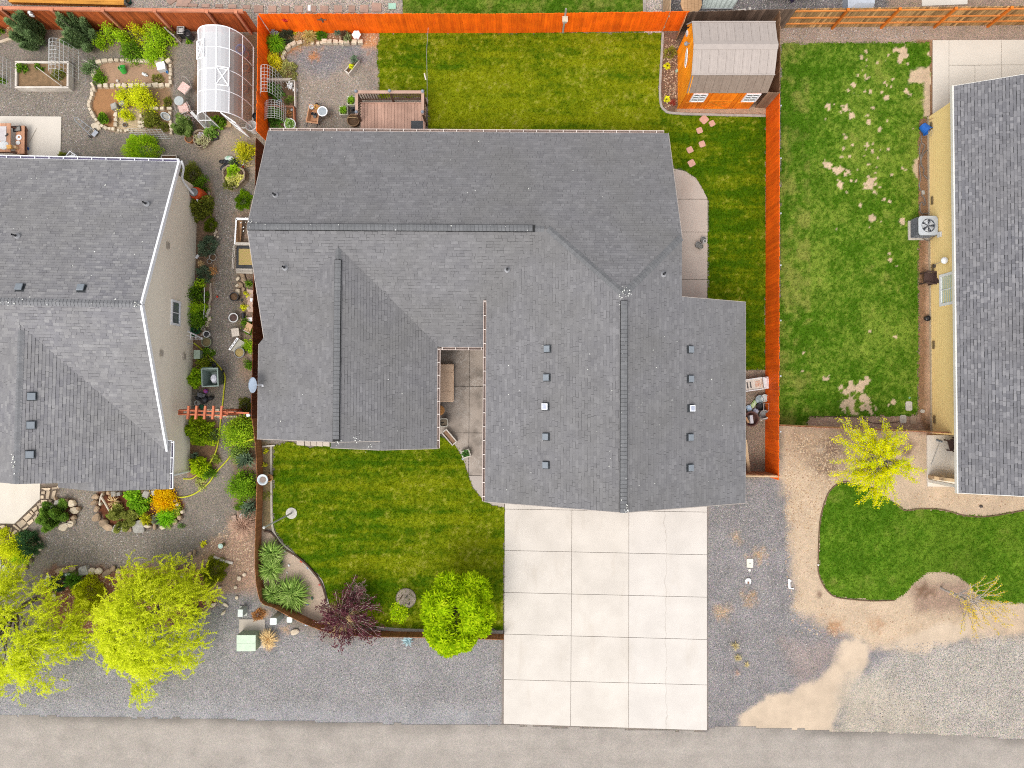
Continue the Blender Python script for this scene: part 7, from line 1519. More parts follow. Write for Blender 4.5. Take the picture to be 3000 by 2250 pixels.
def broom(name,label,head,tip,hm,sm=WEATH,w=.25):
    t=thing(name,label,'broom',(head.x,head.y,0));m=MB(t.location);m.tube([head+Vector((0,0,.12)),tip],.013,6);m.build('stick',sm,t);d=(tip-head);a=math.atan2(d.y,d.x);m=MB();m.box((0,0,.11),(.07,w,.08),rz=a);m.box((-.05*cos(a),-.05*sin(a),.05),(.1,w*1.15,.07),rz=a);m.build('bristles',hm,t)
broom('broom','broom with blue head lying on the cream patio',z4(690,1130),z4(922,630,.05),M((.05,.14,.42),(.04,.1,.3)));tubeline('stick','grey stick lying on the patio edge by the gutter','stick',[z4(1030,1340,.06),z4(1180,1425,.06)],.02,GRP)
t=thing('crate','white slatted crate by the patio corner','crate',tuple(at((0,0,608,1348),.3)),R(-38));m=MB()
for z in(.04,.3):
    for s in(-1,1):m.box((s*.16,0,z),(.03,.36,.05));m.box((0,s*.17,z),(.29,.03,.05))
for sx in(-1,1):
    for sy in(-1,1):m.box((sx*.15,sy*.16,.17),(.035,.035,.3))
m.bar((-.14,-.15,.32),(.14,.15,.32),.04,.02);m.build('crate_frame',WHITE,t)
planter_box('raised_bed','low wooden bed half under the tan house gutter',(0,0,1460,1385),.75,.5,.2,0,WEATH,cat='raised bed')
# ------------------------------------------------------------------ passage between the houses
zp=lambda x,y,z=0.0:U(500+x/5.53,850+y/5.53,z)
zq=lambda x,y,z=0.0:U(500+x/5.53,560+y/5.53,z)
zr=lambda x,y,z=0.0:U(500+x/4.366,1100+y/4.366,z)
fl0=lambda p:(p.x,p.y,0)
t=thing('rain_barrel','orange red rain barrel with grey lid fed by the white downspout','barrel',fl0(zq(450,60,.5)),R(0));m=MB();m.lathe([(.26,0),(.31,.25),(.32,.5),(.3,.78),(.26,.86)],n=20);m.build('barrel_body',M((.62,.09,.02),(.5,.06,.015),rough=.45),t);m=MB();m.lathe([(.2,.86),(.2,.91),(.15,.92),(.14,.88)],(-.06,.02,0),18);m.build('lid',GRP,t)
LOGW=M((.46,.38,.30),(.34,.27,.21),scale=12,bump=.4)
for a,q,lab in(((620,20),(650,230),'grey timber edging upright beside the rain barrel bush'),((735,620),(725,715),'short tan timber edging by the mossy hummock'),((648,1490),(640,1659),'brown timber edging at the start of the shrub bed')):tubeline('landscape_timber',lab,'timber',[zq(*a,.06),zq(*q,.06)],.05,LOGW)
tubeline('landscape_timber','long bent log edging beside the bright green shrubs','timber',[zp(645,-40,.06),zp(655,120,.06),zp(625,220,.06),zp(645,330,.06)],.06,LOGW,7);tubeline('drip_pipe','white irrigation pipe running through the green shrubs','pipe',[zp(545,-40,.3),zp(545,280,.3),zp(530,470,.2)],.02,WHITE);single('timber_block','pale timber offcut at the end of the log edging','timber',fl0(zp(612,375)),WWOOD,lambda m:m.box((0,0,.06),(.12,.42,.12)),R(-22))
t=thing('rake_head','fan of white plastic rake tines by the olive bush','rake',fl0(zq(645,300)));m=MB()
for k in range(5):m.tube([(-.05,.2,.12),(.03+.02*k,-.02-.03*k,.04)],.008,4)
m.build('tine',WHITE,t)
pot('plant_pot','empty round grey ring pot by the big lavender',(0,1,1838,570),.17,.16,GRST,soil=SOIL);pot('plant_pot','small grey stone pot below the lavender',(0,1,1810,605),.12,.14,GRST,soil=SOIL)
single('white_tile','small white tile leaning against the tan wall','tile',fl0(zq(440,1065)),WHITE,lambda m:m.box((0,0,.06),(.12,.2,.06)),R(-35))
pot('plant_pot','large dark pot with sticks standing on the path',(0,1,2020,912),.21,.34,BLACKP);pot('plant_pot','dark bowl with a thick white rim on the path',(0,1,2015,1093),.21,.3,WHP,soil=M((.13,.08,.07),(.09,.06,.05)),rim=1.1);single('black_can','black canister lying near the white rimmed pot','canister',fl0(zp(1175,415,.1)),BLACKP,lambda m:m.tube([(0,-.14,.09),(0,.14,.09)],.085,12));single('black_sprinkler','small black sprinkler beside the large dark pot','sprinkler',fl0(zp(1145,160,.1)),BLACKP,lambda m:(m.lathe([(.07,0),(.05,.04),(.02,.05),(.02,.16)],n=10),m.bar((-.1,-.06,.16),(.1,.06,.16),.03)))
single('ball','small red ball on the gravel path','ball',fl0(zp(762,108)),M((.62,.06,.03),(.55,.05,.03)),lambda m:m.lathe([(.01,0),(.045,.015),(.058,.055),(.045,.095),(.01,.11)],n=10))
t=thing('stool','white square stepping block stool with metal legs on the path','stool',fl0(zp(1052,685,.4)),R(8));m=MB();m.box((0,0,.42),(.36,.38,.07));m.box((0,.02,.457),(.16,.16,.006));m.build('seat',M((.66,.58,.5),(.56,.49,.42),scale=14),t);m=MB()
for x in(-.14,.14):
    for y in(-.15,.15):m.bar((x,y,0),(x,y,.39),.02)
m.bar((-.14,-.15,.1),(.14,-.15,.1),.02);m.bar((-.14,.15,.1),(.14,.15,.1),.02);m.bar((-.14,-.15,.1),(-.14,.15,.1),.02);m.build('leg_frame',CHF,t)
t=thing('trough','long white trough tipped on its side beside the hay pot','trough',fl0(zp(1060,890,.25)),R(55));m=MB();m.box((0,-.1,.22),(.66,.4,.03),rx=R(25));m.box((0,.06,.36),(.7,.07,.1));m.build('trough_body',M((.5,.47,.4),(.42,.4,.34)),t);m=MB();m.box((0,.07,.415),(.7,.1,.02));m.build('rim',WHITE,t);m=MB()
for x in(-.2,0,.2):m.box((x,.07,.428),(.13,.03,.01))
m.build('slot',BLACKP,t)
pot('plant_pot','round dark pot filled with dry hay',(0,1,2066,1395),.24,.3,GRP,soil=M((.4,.3,.12),(.3,.22,.08),scale=20,fine=.3));pot('plant_pot','low round green trimmed pot below the white trellis',(0,1,1782,1303),.23,.22,M((.28,.3,.2),(.2,.22,.15)),soil=M((.22,.17,.08),(.15,.12,.06)))
t=thing('lattice_trellis','white wooden fan trellis leaning on the tan wall','trellis',fl0(zp(540,795)));lo=t.location;m=MB(lo);f0=zp(545,798,.05)
for q in((275,672),(268,735),(266,790)):m.bar(f0,zp(*q,1.5),.035,.02)
m.bar(zp(500,770,.25),zp(280,660,1.45),.035,.02);m.build('slat',WHITE,t);m=MB(lo)
for a,q in(((325,690,1.2),(322,800,1.2)),((410,725,.75),(408,800,.75)),((507,765,.3),(507,800,.3))):m.bar(zp(*a),zp(*q),.035,.02)
m.build('crossbar',WHITE,t)
t=thing('wooden_easel','small grey wooden frame beside the planter bucket','frame',fl0(zp(525,640)));lo=t.location;m=MB(lo)
for a,q in(((490,640),(540,570)),((540,570),(560,650)),((490,640),(560,650)),((510,600),(555,620))):m.bar(zp(*a,.1),zp(*q,.25),.04)
m.build('frame_bars',WEATH,t);pot('bucket','white bucket with dark handle by the tan wall bed',(0,1,1782,1235),.15,.3,WHP,cat='bucket',soil=BLACKP);single('driftwood','bleached driftwood chunk in front of the bucket','wood',fl0(zp(535,710)),M((.6,.5,.4),(.5,.4,.3)),lambda m:(m.tube([(-.08,-.1,.06),(.06,.12,.1)],.06,6,.03)))
t=thing('utility_box','pale green utility box mounted low on the tan wall','utility box',fl0(zp(440,1045,.5)));m=MB();m.box((0,0,.3),(.26,.38,.6));m.build('box_body',M((.26,.34,.25),(.22,.29,.21)),t);m=MB();m.box((0,0,.612),(.29,.42,.03));m.build('lid',M((.40,.49,.38),(.35,.43,.33)),t);m=MB();m.tube([(.02,-.2,.1),(.12,-.32,.02)],.02,5);m.build('conduit',GRP,t)
t=thing('tap','garden tap on the tan wall holding the yellow hose','tap',fl0(zp(370,860)));lo=t.location;m=MB(lo);c=zp(320,870,.6);m.tube([c+Vector((-.12,0,.05)),c,c+Vector((.1,.01,-.08))],.02,6);m.tube([c+Vector((-.04,-.06,.08)),c+Vector((-.04,.06,.08))],.015,5);m.build('tap_body',STEEL,t)
HOSE=M((.62,.60,.04),(.52,.54,.03),rough=.45,fine=.03)
h1=[zp(378,860,.5),zp(480,940,.1),zp(600,1050,.05),zp(720,1165,.05),zp(820,1285,.05),zp(880,1400,.05),zp(865,1600,.05)]+[zr(690,40,.05),zr(680,200,.05),zr(662,380,.05),zr(640,560,.05),zr(620,740,.05),zr(602,880,.05),zr(572,990,.08),zr(525,1080,.12),zr(465,1160,.2)]
tubeline('garden_hose','long yellow garden hose winding along the passage from the tap','hose',smooth_line(h1[:7]+h1[8:],6),.034,HOSE,7)
tubeline('garden_hose','yellow garden hose curving from the low fence to the golden flowers','hose',smooth_line([zr(1055,815,.8),zr(985,835,.5),zr(885,895,.15),zr(770,1025,.05),zr(700,1110,.05),zr(580,1240,.05),zr(500,1360,.05),zr(400,1450,.05),zr(280,1525,.05),zr(150,1558,.05),zr(50,1545,.05),zr(0,1510,.1),zr(-30,1480,.1)],6),.034,HOSE,7)
tubeline('garden_hose','short yellow hose end under the white downspout','hose',smooth_line([zr(160,1322,.05),zr(260,1322,.05),zr(320,1290,.1),zr(345,1265,.2)],6),.028,HOSE,7)
# wheelie bin
t=thing('wheelie_bin','open dark green wheelie bin holding a white bag','bin',fl0(zp(640,1415,1.0)),R(3));BG=M((.10,.15,.12),(.07,.11,.085),rough=.5);BGR=M((.27,.34,.30),(.22,.28,.25),rough=.5);m=MB()
a,b2=.33,.25;vs=[]
for w,l,z in((.25,.28,.02),(.355,.40,1.0),(.40,.44,1.0),(.40,.44,1.05),(.345,.39,1.05),(.24,.28,.25)):vs+=[(-w,-l,z),(w,-l,z),(w,l,z),(-w,l,z)]
m.mi=0;m.add(vs[:8],[(3,2,1,0)]+[(j,(j+1)%4,4+(j+1)%4,4+j)for j in range(4)]);m.build('bin_body',BG,t);m=MB();m.add(vs[4:],[(4*i+j,4*i+(j+1)%4,4*i+4+(j+1)%4,4*i+4+j)for i in range(4)for j in range(4)]+[(16,17,18,19)]);m.build('rim',BGR,t)
m=MB();m.box((-.1,.47,.98),(.5,.05,.05));m.build('handle',BG,t);m=MB();m.tube([(-.28,.27,.1),(-.22,.27,.1)],.1,14);m.build('wheel',BLACKP,t);m=MB();m.tube([(.22,.27,.1),(.28,.27,.1)],.1,14);m.build('wheel',BLACKP,t)
single('rubbish_bag','white rubbish bag inside the open wheelie bin','bag',Vector(fl0(zp(690,1430,.95)))+Vector((0,0,.55)),M((.62,.62,.68),(.5,.5,.56),rough=.4),lambda m:m.lathe([(.12,0),(.2,.12),(.22,.25),(.16,.38),(.05,.42)],sx=.85,sy=1.1,n=9))
pot('plant_pot','black pot tucked behind the wheelie bin',(0,1,1838,1500),.15,.25,BLACKP,soil=BLACKP);pot('plant_pot','tiny white pot above the wheelie bin',(0,1,1808,1463),.08,.12,WHP)
for(x,y),r,h,mt,lab in(((450,200),.1,.2,M((.55,.05,.08),(.1,.1,.5),scale=14),'red and blue ball next to the wheelie bin'),((400,255),.2,.3,M((.2,.2,.21),(.14,.14,.15)),'grey toolbox among the black bags')):
    single('ball' if 'ball' in lab else 'toolbox',lab,'ball' if 'ball' in lab else 'toolbox',fl0(zr(x,y,.1)),mt,(lambda m:m.lathe([(.01,0),(.09,.03),(.115,.11),(.09,.19),(.01,.22)],n=12))if 'ball' in lab else(lambda m:(m.box((0,0,.12),(.36,.2,.22)),m.bar((-.1,0,.27),(.1,0,.27),.03))),R(-15))
for(x,y),s,lab in(((430,310),(.22,.2),'large black bin bag beside the red arbor'),((510,290),(.17,.11),'smaller black bag with red tie beside the arbor'),((345,285),(.15,.12),'black bag against the tan wall')):single('black_sack',lab,'bag',fl0(zr(x,y,.12)),BLACKP,lambda m:m.lathe([(s[0]*.8,0),(s[0],.1),(s[0]*.75,.22),(.04,.29)],sx=1,sy=s[1]/s[0],n=9),R(20))
t=thing('wire_basket','tangle of thin wire behind the arbor','wire',fl0(zr(340,350,.1)));m=MB()
for k in range(5):m.tube([(.12*cos(a)*(1-.1*k),.12*sin(a),.05+.05*k+.03*sin(2*a))for a in[2*pi*i/12 for i in range(12)]],.007,4,closed=True)
m.build('wire_loops',WIRE,t);single('green_cap','dark green lid beneath the arbor beam','lid',fl0(zr(392,405,.1)),M((.03,.12,.06),(.02,.09,.05)),lambda m:m.lathe([(.13,0),(.12,.08),(.03,.1)],n=14))
# red arbor
ARB=wood((.62,.20,.10),(.48,.14,.07),.12,axis=0);t=thing('arbor','red brown timber arbor with five cross beams over the passage','arbor',fl0(zr(560,470,2.2)));lo=t.location
for y in(443,492):m=MB(lo);a,q=zr(100,y+5,2.2),zr(1010,y+20,2.2);q=zr(720,y+20,2.2);m.bar(a,q,.05,.14);m.build('beam',ARB,t)
for x in(228,330,440,546,652):m=MB(lo);m.bar(zr(x+6,388,2.3),zr(x-10,560,2.3),.09,.12);m.build('crossbeam',ARB,t)
for x in(125,700):
    for y in(445,497):m=MB(lo);p=zr(x,y,2.1);m.box((p.x,p.y,1.06),(.09,.09,2.12));m.build('post',ARB,t)
for k,(xa,xb)in enumerate(((100,160),(660,735))):m=MB(lo);m.bar(zr(xa,468,2.15),zr(xb,478,2.15),.2,.05);m.build('brace',ARB,t)
t=thing('garden_gate','low red brown plank gate between arbor and brown fence','gate',fl0(zr(880,480,.9)));lo=t.location
for k in range(9):m=MB(lo);p=zr(745+29*k,477+k,.95);m.box((p.x,p.y,.48),(.105,.03,.92));m.build('board',ARB,t)
m=MB(lo);m.bar(zr(730,470,.98),zr(1005,482,.98),.08,.04);m.build('cap_rail',ARB,t)
eb=border('brick_edging','short rows of tan bricks on both sides of the arbor gate','edging',(500+760/4.366,1100+480/4.366))
for k in range(7):inst(S_CR[k%6],'brick',eb,tuple(zr(480+60*k,437+k,0)-eb.location+Vector((0,0,.04))),0,(.19,.1,.09));inst(S_CR[(k+2)%6],'brick',eb,tuple(zr(520+52*k,520+k,0)-eb.location+Vector((0,0,.04))),0,(.17,.1,.09))
pot('plant_pot','round black metal hoop planter near the fence',(0,2,2105,215),.15,.2,BLACKP);plant('shrub','trailing green plant around the hoop planter','plant',px(0,2,2115,195),.32,.3,'fine',OLIVE,dens=1.1);single('post_light','small grey solar light on the fence corner','light',fl0(zr(995,508,.9)),GALV,lambda m:(m.box((0,0,.45),(.06,.06,.9)),m.box((0,0,.93),(.16,.14,.06))),.3)
# cold frames under the roof edge
t=thing('cold_frame','white trimmed wooden cold frame with black liner and straw','cold frame',fl0(zq(1150,1060,.4)));lo=t.location
def bq(a,q,z,w,h,name,mat):m=MB(lo);m.bar(zq(*a,z),zq(*q,z),w,h);return m.build(name,mat,t)
bq((1065,450),(1040,860),.55,.07,.05,'rail',WHITE);bq((1060,448),(1260,452),.55,.1,.05,'rail',WHITE);bq((1055,855),(1290,858),.5,.12,.2,'rail',WWOOD);bq((1060,1270),(1330,1275),.45,.1,.06,'rail',WWOOD);bq((1065,1310),(1330,1320),.3,.12,.05,'rail',WEATH)
for x in(1020,1045):bq((x,880),(x-25,1270),.5,.03,.04,'slat',WWOOD)
for y in(1075,880,1265):bq((1018-(y-880)*.06,y),(1050-(y-880)*.06,y),.5,.03,.04,'slat',WWOOD)
m=MB(lo);a,q=zq(1075,890,.3),zq(1330,1260,.3);m.box(((a.x+q.x)/2,(a.y+q.y)/2,.19),(abs(q.x-a.x),abs(a.y-q.y),.36));m.build('liner',BLACKP,t);m=MB(lo);a,q=zq(1105,935,.4),zq(1330,1195,.4);m.box(((a.x+q.x)/2,(a.y+q.y)/2,.395),(abs(q.x-a.x),abs(a.y-q.y),.04));m.build('straw',M((.52,.34,.16),(.40,.34,.10),scale=12,fine=.3),t)
m=MB(lo)
for k in range(3):m.bar(zq(1085+28*k,480,.45),zq(1075+25*k,820,.2),.09,.02)
m.build('plank',wood((.36,.2,.1),(.22,.12,.06),.3,axis=1),t)
bs=border('brick_stack','pink and white bricks and slabs stacked beside the brown fence','bricks',(500+1290/5.53,850+250/5.53));BRM=M((.58,.40,.31),(.48,.36,.29),scale=6,isl=.2)
for k,(x,y,w,l)in enumerate(((1285,40,.34,.3),(1285,110,.3,.3),(1300,175,.32,.3),(1290,240,.3,.3),(1300,300,.3,.3),(1290,470,.36,.22))):m=MB(bs.location);p=zp(x,y,.15);m.box((p.x,p.y,.07+.01*(k%2)),(w,l,.12),rz=random.uniform(-.2,.2));m.build('brick',BRM,bs)
single('white_block','small white cube on the brick stack','block',Vector(fl0(zp(1310,158,.2)))+Vector((0,0,.14)),WHITE,lambda m:m.box((0,0,.05),(.12,.16,.1)),-.15);single('white_block','white square tile below the brick stack','block',fl0(zp(1290,475,.2)),WHITE,lambda m:m.box((0,0,.16),(.16,.19,.05)));single('rose_stone','round cream stone on the brick stack','stone',Vector(fl0(zp(1265,290,.1)))+Vector((0,0,.1)),CREAMST,lambda m:m.lathe([(.02,0),(.08,.02),(.1,.06),(.06,.1),(.01,.12)],n=10))
t=thing('wooden_board','tan wooden seat board leaning at the brown fence','board',fl0(zp(1260,605,.3)),R(-28));m=MB();m.box((0,0,.3),(.32,.46,.03),rx=R(20));m.build('board_face',wood((.60,.38,.22),(.5,.3,.17),.1,axis=1),t);m=MB();m.box((0,-.23,.25),(.34,.03,.05));m.build('board_edge',WWOOD,t)
# ------------------------------------------------------------------ satellite dish on the roof edge
dp0=U(768,1128,2.8);t=thing('satellite_dish','grey oval satellite dish on the west roof edge','satellite dish',tuple(dp0));m=MB(t.location);cdish=U(744,1128,3.35)
m2=MB();m2.lathe([(.01,.0),(.15,.012),(.28,.045),(.345,.075),(.345,.06),(.28,.025),(.01,-.02)],n=28,sy=1.0,sx=.92);o=m2.build('dish',M((.34,.40,.48),(.30,.36,.44),rough=.4,fine=.03),t,smooth=True);o.location=cdish-dp0;o.rotation_euler=(0,R(-38),0)
m.tube([U(775,1127,2.75),cdish+Vector((.1,0,-.1)),cdish],.025,7);m.build('arm',WHITE,t);m=MB(t.location);m.box(U(774,1124,2.83),(.10,.16,.05));m.box(U(771,1131,2.84),(.12,.05,.05));m.build('bracket',WHITE,t)
# ------------------------------------------------------------------ front beds: driftwood, lights, ornaments
t=thing('driftwood','forked bleached driftwood log across the island bed','log',at((0,2,930,1060)));lo=t.location;LG=M((.60,.52,.42),(.50,.43,.35),scale=14)
m=MB(lo);m.tube([G(0,2,870,985,.3),G(0,2,905,1040,.28),G(0,2,945,1110,.24),G(0,2,982,1175,.2)],.055,7,.045);m.build('trunk',LG,t);m=MB(lo);m.tube([G(0,2,885,960,.3),G(0,2,870,990,.3),G(0,2,858,1045,.22)],.04,6,.035);m.build('branch',LG,t)
single('stick','thin white stick on the rock ring below the juniper','stick',at((0,2,605,1212)),LG,lambda m:m.tube([(-.2,.04,.28),(.22,-.03,.28)],.018,5));single('log','split white log beside the dark olive bush','log',at((0,2,1935,1538)),M((.72,.66,.58),(.6,.54,.47)),lambda m:(m.tube([(-.46,.16,.08),(.1,-.04,.09)],.085,8),m.tube([(.12,-.04,.08),(.46,-.12,.07)],.07,8)))
t=thing('solar_light','green tinted round solar light on a stubby post','light',at((0,2,1912,1412),.3));m=MB();m.lathe([(.09,0),(.09,.36)],n=14);m.build('post',M((.16,.18,.08),(.12,.13,.06)),t);m=MB();m.lathe([(.11,.36),(.12,.4),(.05,.44)],n=16);m.build('lamp_head',M((.5,.66,.58),(.42,.58,.5),rough=.3),t)
for c,lab in(((0,2,205,1552),'white shell spiral ornament near the flagstones'),((0,2,2088,1160),'white coiled ornament beside the bare twigs')):
    t=thing('ornament',lab,'ornament',at(c,.1));m=MB();m.tube([((.16-.02*k)*cos(.9*k),(.16-.02*k)*sin(.9*k),.06+.015*k)for k in range(8)],.05,7,.03);m.build('coil',WHP,t)
single('pink_stone','flat pink stone beside the white coiled ornament','stone',at((0,2,2028,1175)),PINKST,lambda m:m.box((0,0,.05),(.22,.3,.1)),.2)
t=thing('statue','small white and violet flower ornament by the dark shrub','ornament',at((0,3,410,60),.2));m=MB()
for k in range(7):a=2*pi*k/7;m.lathe([(.02,.02),(.07,.05),(.05,.1),(.01,.12)],(cos(a)*.1,sin(a)*.22,.1+.02*k),8)
m.build('petal_cluster',M((.66,.62,.72),(.5,.46,.62),scale=20),t)
single('white_rock','pale mint rock above the dark blue green shrub','rock',at((0,3,580,10)),M((.6,.68,.62),(.5,.58,.53)),lambda m:m.lathe([(.14,0),(.17,.06),(.1,.13),(.02,.15)],sx=1.2,sy=.7,n=9))
# ------------------------------------------------------------------ utility boxes by the street
z8=lambda x,y,z=0.0:U(680+x/8.296,1740+y/8.296,z)
TG=M((.28,.36,.25),(.25,.325,.225),rough=.55,fine=.03);t=thing('transformer','big pale green utility transformer on the concrete pad','utility box',fl0(z8(440,1110,0)));lo=t.location
a,q=z8(262,880),z8(695,1260);hgt=.72;m=MB(lo);cx_,cy_=(a.x+q.x)/2,(a.y+q.y)/2;w,l=q.x-a.x,a.y-q.y;m.box((cx_,cy_,hgt/2),(w,l,hgt));m.build('cabinet',TG,t);m=MB(lo);LT2=M((.55,.66,.50),(.50,.61,.46),rough=.5,fine=.03);m.box((cx_,cy_+l/4+.004,hgt+.016),(w+.03,l/2-.004,.03));m.build('lid',LT2,t);m=MB(lo);m.box((cx_,cy_-l/4-.004,hgt+.011),(w+.03,l/2-.004,.022));m.build('door',LT2,t)
WG=M((.66,.71,.66),(.60,.65,.60),rough=.5,fine=.03);SG=M((.40,.46,.40),(.35,.41,.36),rough=.5,fine=.03)
for(x,y),w,l,h,lab in(((1000,670),.32,.32,.98,'tallest pale green pedestal box beside the fence bend'),((1393,630),.26,.27,.62,'smallest pale green pedestal box against the low fence')):
    t=thing('pedestal_box',lab,'utility box',fl0(z8(x,y,h)));m=MB();m.box((0,0,h/2-.03),(w*.94,l*.94,h-.06));m.build('cabinet',SG,t);m=MB();m.prism([(-w/2+.04,-l/2),(w/2-.04,-l/2),(w/2,-l/2+.04),(w/2,l/2-.04),(w/2-.04,l/2),(-w/2+.04,l/2),(-w/2,l/2-.04),(-w/2,-l/2+.04)],h-.06,h);m.build('lid',WG,t)
t=thing('pedestal_box','white pedestal box in a square frame above the concrete pad','utility box',fl0(z8(290,415,0)));lo=t.location;m=MB(lo);p=z8(200,465,.62);m.box((p.x,p.y,.3),(.22,.32,.6));m.build('cabinet',SG,t);m=MB(lo);m.box((p.x,p.y,.62),(.23,.34,.04));m.build('lid',WG,t);m=MB(lo);a,q=z8(195,290),z8(385,525)
m.box(((a.x+q.x)/2,(a.y+q.y)/2,.04),(q.x-a.x,a.y-q.y,.1));m.build('base',M((.5,.5,.45),(.42,.42,.38)),t)
single('fence_light','small blue white light at the foot of the low fence','light',fl0(z8(1800,740)),M((.5,.56,.64),(.42,.48,.56)),lambda m:(m.lathe([(.04,0),(.05,.1),(.02,.13)],n=8),m.box((.07,0,.05),(.1,.06,.06))))
# ------------------------------------------------------------------ front yard
t=thing('flagpole','short bare metal pole in a round concrete footing on the front lawn','pole',at((1,2,308,1130)));m=MB();m.lathe([(.27,-.01),(.27,.05),(.25,.055)],n=26);m.build('footing',M((.56,.53,.47),(.48,.45,.40)),t);m=MB();m.tube([(0,0,.03),(0,0,3.85)],.04,10,.034);m.lathe([(.03,0),(.06,.03),(.06,.06),(.02,.09)],(0,0,3.85),10);m.build('pole',M((.52,.52,.48),(.44,.44,.41),rough=.4),t)
t=thing('ring_planter','pale blue ring shaped bowl hung on the low brown fence','planter',at((1,2,56,842),.9));m=MB();m.lathe([(.12,.74),(.2,.76),(.265,.88),(.25,.92),(.2,.9),(.15,.84)],n=28);m.build('bowl',M((.66,.71,.73),(.58,.63,.66)),t);m=MB();m.lathe([(.1,.78),(.155,.84),(.08,.86)],n=18);m.build('soil',M((.3,.24,.2),(.24,.19,.16)),t);m=MB();m.box((0,0,.38),(.1,.1,.74));m.build('stand',LBR,t)
single('basket','small round orange brown basket beside the ring planter','basket',at((1,2,112,828),.3),wood((.5,.28,.1),(.38,.2,.08),.1),lambda m:m.lathe([(.13,0),(.17,.26),(.18,.28),(.14,.28),(.12,.1)],n=16))
t=thing('sand_circle','round sandy fire pit circle edged in steel on the front lawn','fire pit',at((1,3,1280,210)));m=MB();m.lathe([(.47,0),(.47,.034),(.3,.038)],n=30);m.build('sand',M((.42,.34,.27),(.36,.29,.23),fine=.15),t);m=MB();m.lathe([(.47,0),(.49,0),(.49,.07),(.47,.07),(.468,.02)],n=30);m.build('rim',M((.2,.17,.14),(.14,.12,.1)),t)
for(x,y),(x2,y2),lab,mt in(((1222,228),(1250,185),'rusty iron bar on the sand circle',M((.1,.07,.05),(.15,.09,.05))),((1278,205),(1292,190),'short dark ring bolt on the sand circle',BLACKP),((1302,272),(1310,248),'dark peg at the edge of the sand circle',BLACKP)):tubeline('iron_bar',lab,'bar',[G(1,3,x,y,.07),G(1,3,x2,y2,.07)],.025,mt)
for(c,r),(x,y),col,lab in(((1,2),(250,1455),(.55,.60,.62),'pale grey stone ornament highest on the sandy bed'),((1,2),(325,1490),(.74,.74,.72),'white stone ornament next to the plastic edging'),((1,2),(285,1580),(.72,.72,.70),'larger white stone ornament in the open sand'),((1,2),(395,1545),(.6,.12,.06),'red ornament beside the plastic edging'),((1,2),(447,1603),(.22,.30,.42),'blue ornament beside the plastic edging'),((1,2),(270,1642),(.7,.66,.58),'cream stone ornament between the daylilies'),((1,3),(437,125),(.76,.76,.76),'bright white stone ornament low in the sandy bed'),((1,3),(480,210),(.1,.2,.12),'dark green ring ornament low in the sandy bed'),((1,3),(545,95),(.62,.12,.1),'bright red ornament on the bed edging'),((1,3),(375,60),(.14,.16,.21),'slate coloured bird ornament in the sand'),((1,3),(440,262),(.22,.27,.31),'dark slate frog ornament under the last daylily'),((1,2),(222,1550),(.08,.09,.12),'black bird ornament next to the middle daylily')):
    rr=random.uniform(.05,.085);single('ornament',lab,'ornament',at((c,r,x,y)),M(col,tuple(k*.8 for k in col),rough=.5),lambda m:m.lathe([(rr*.7,0),(rr,rr*.5),(rr*.75,rr),(rr*.2,rr*1.25)],sx=1.2,sy=.8,n=9),random.uniform(0,3))
# pavers under the front gable
fs=border('stone_row','row of pale pavers peeping out under the front gable roof','paving',px(1,2,500,530))
for x0,x1,y0,y1 in((355,420,505,548),(425,475,505,552),(477,528,505,552),(530,580,508,556),(583,640,508,556)):paving(fs,'paver',PW(1,2,[(x0,y0),(x1,y0+2),(x1,y1),(x0,y1-6)]),.09,M((.58,.50,.42),(.5,.43,.36),isl=.1),.006)
single('timber','pale timber edging at the top of the narrow fence bed','timber',at((1,2,110,548)),WWOOD,lambda m:m.bar((-.28,-.04,.06),(.32,.02,.06),.07,.1))
# ------------------------------------------------------------------ entry court
t=thing('daybed','tan cushioned daybed under the gable eave','daybed',fl0(U(1303,1122,.45)));m=MB();w,l=.86,1.82;BED=M((.86,.62,.44),(.80,.57,.40),scale=3,fine=.04,bump=.2)
bm=bmesh.new();bmesh.ops.create_cube(bm,size=1.0);bmesh.ops.scale(bm,vec=(w,l,.16),verts=bm.verts);bmesh.ops.bevel(bm,geom=bm.edges[:],offset=.035,segments=3,affect='EDGES');bmesh.ops.translate(bm,vec=(0,0,.44),verts=bm.verts);me=bpy.data.meshes.new('cushion');bm.to_mesh(me);bm.free();me.materials.append(BED);put(me,'cushion',t)
m=MB()
for y in(-.42,0.0,.5):m.box((0,y,.522),(w-.06,.008,.006))
m.box((-.22,0,.522),(.008,l-.08,.006));m.build('seam',M((.5,.34,.23),(.45,.3,.2)),t);m=MB();m.box((0,0,.28),(w-.06,l-.06,.14));m.build('frame',DKW,t)
for sx in(-1,1):
    for sy in(-1,1):m=MB();m.box((sx*.36,sy*.84,.11),(.07,.07,.22));m.build('leg',DKW,t)
t=thing('round_side_table','round orange wooden side table half under the gutter','table',fl0(U(1288,1202,.45)));m=MB();m.lathe([(.23,.42),(.24,.45),(.22,.46)],n=24);m.build('tabletop',wood((.55,.27,.09),(.42,.19,.06),.1,axis=0),t);m=MB();m.lathe([(.15,0),(.04,.05),(.04,.42)],n=10);m.build('pedestal',DKW,t)
t=thing('square_planter','rounded square stone coloured planter with a hose stub','planter',fl0(U(1300,1238,.4)));m=MB();pr=[]
def rsq(w,k):q=w*.3;return[(-w+q,-w),(w-q,-w),(w,-w+q),(w,w-q),(w-q,w),(-w+q,w),(-w,w-q),(-w,-w+q)]
vs=[];lv=[(.15,0),(.185,.38),(.205,.38),(.205,.42),(.165,.42),(.15,.3)]
for w,z in lv:vs+=[(x,y,z)for x,y in rsq(w,0)]
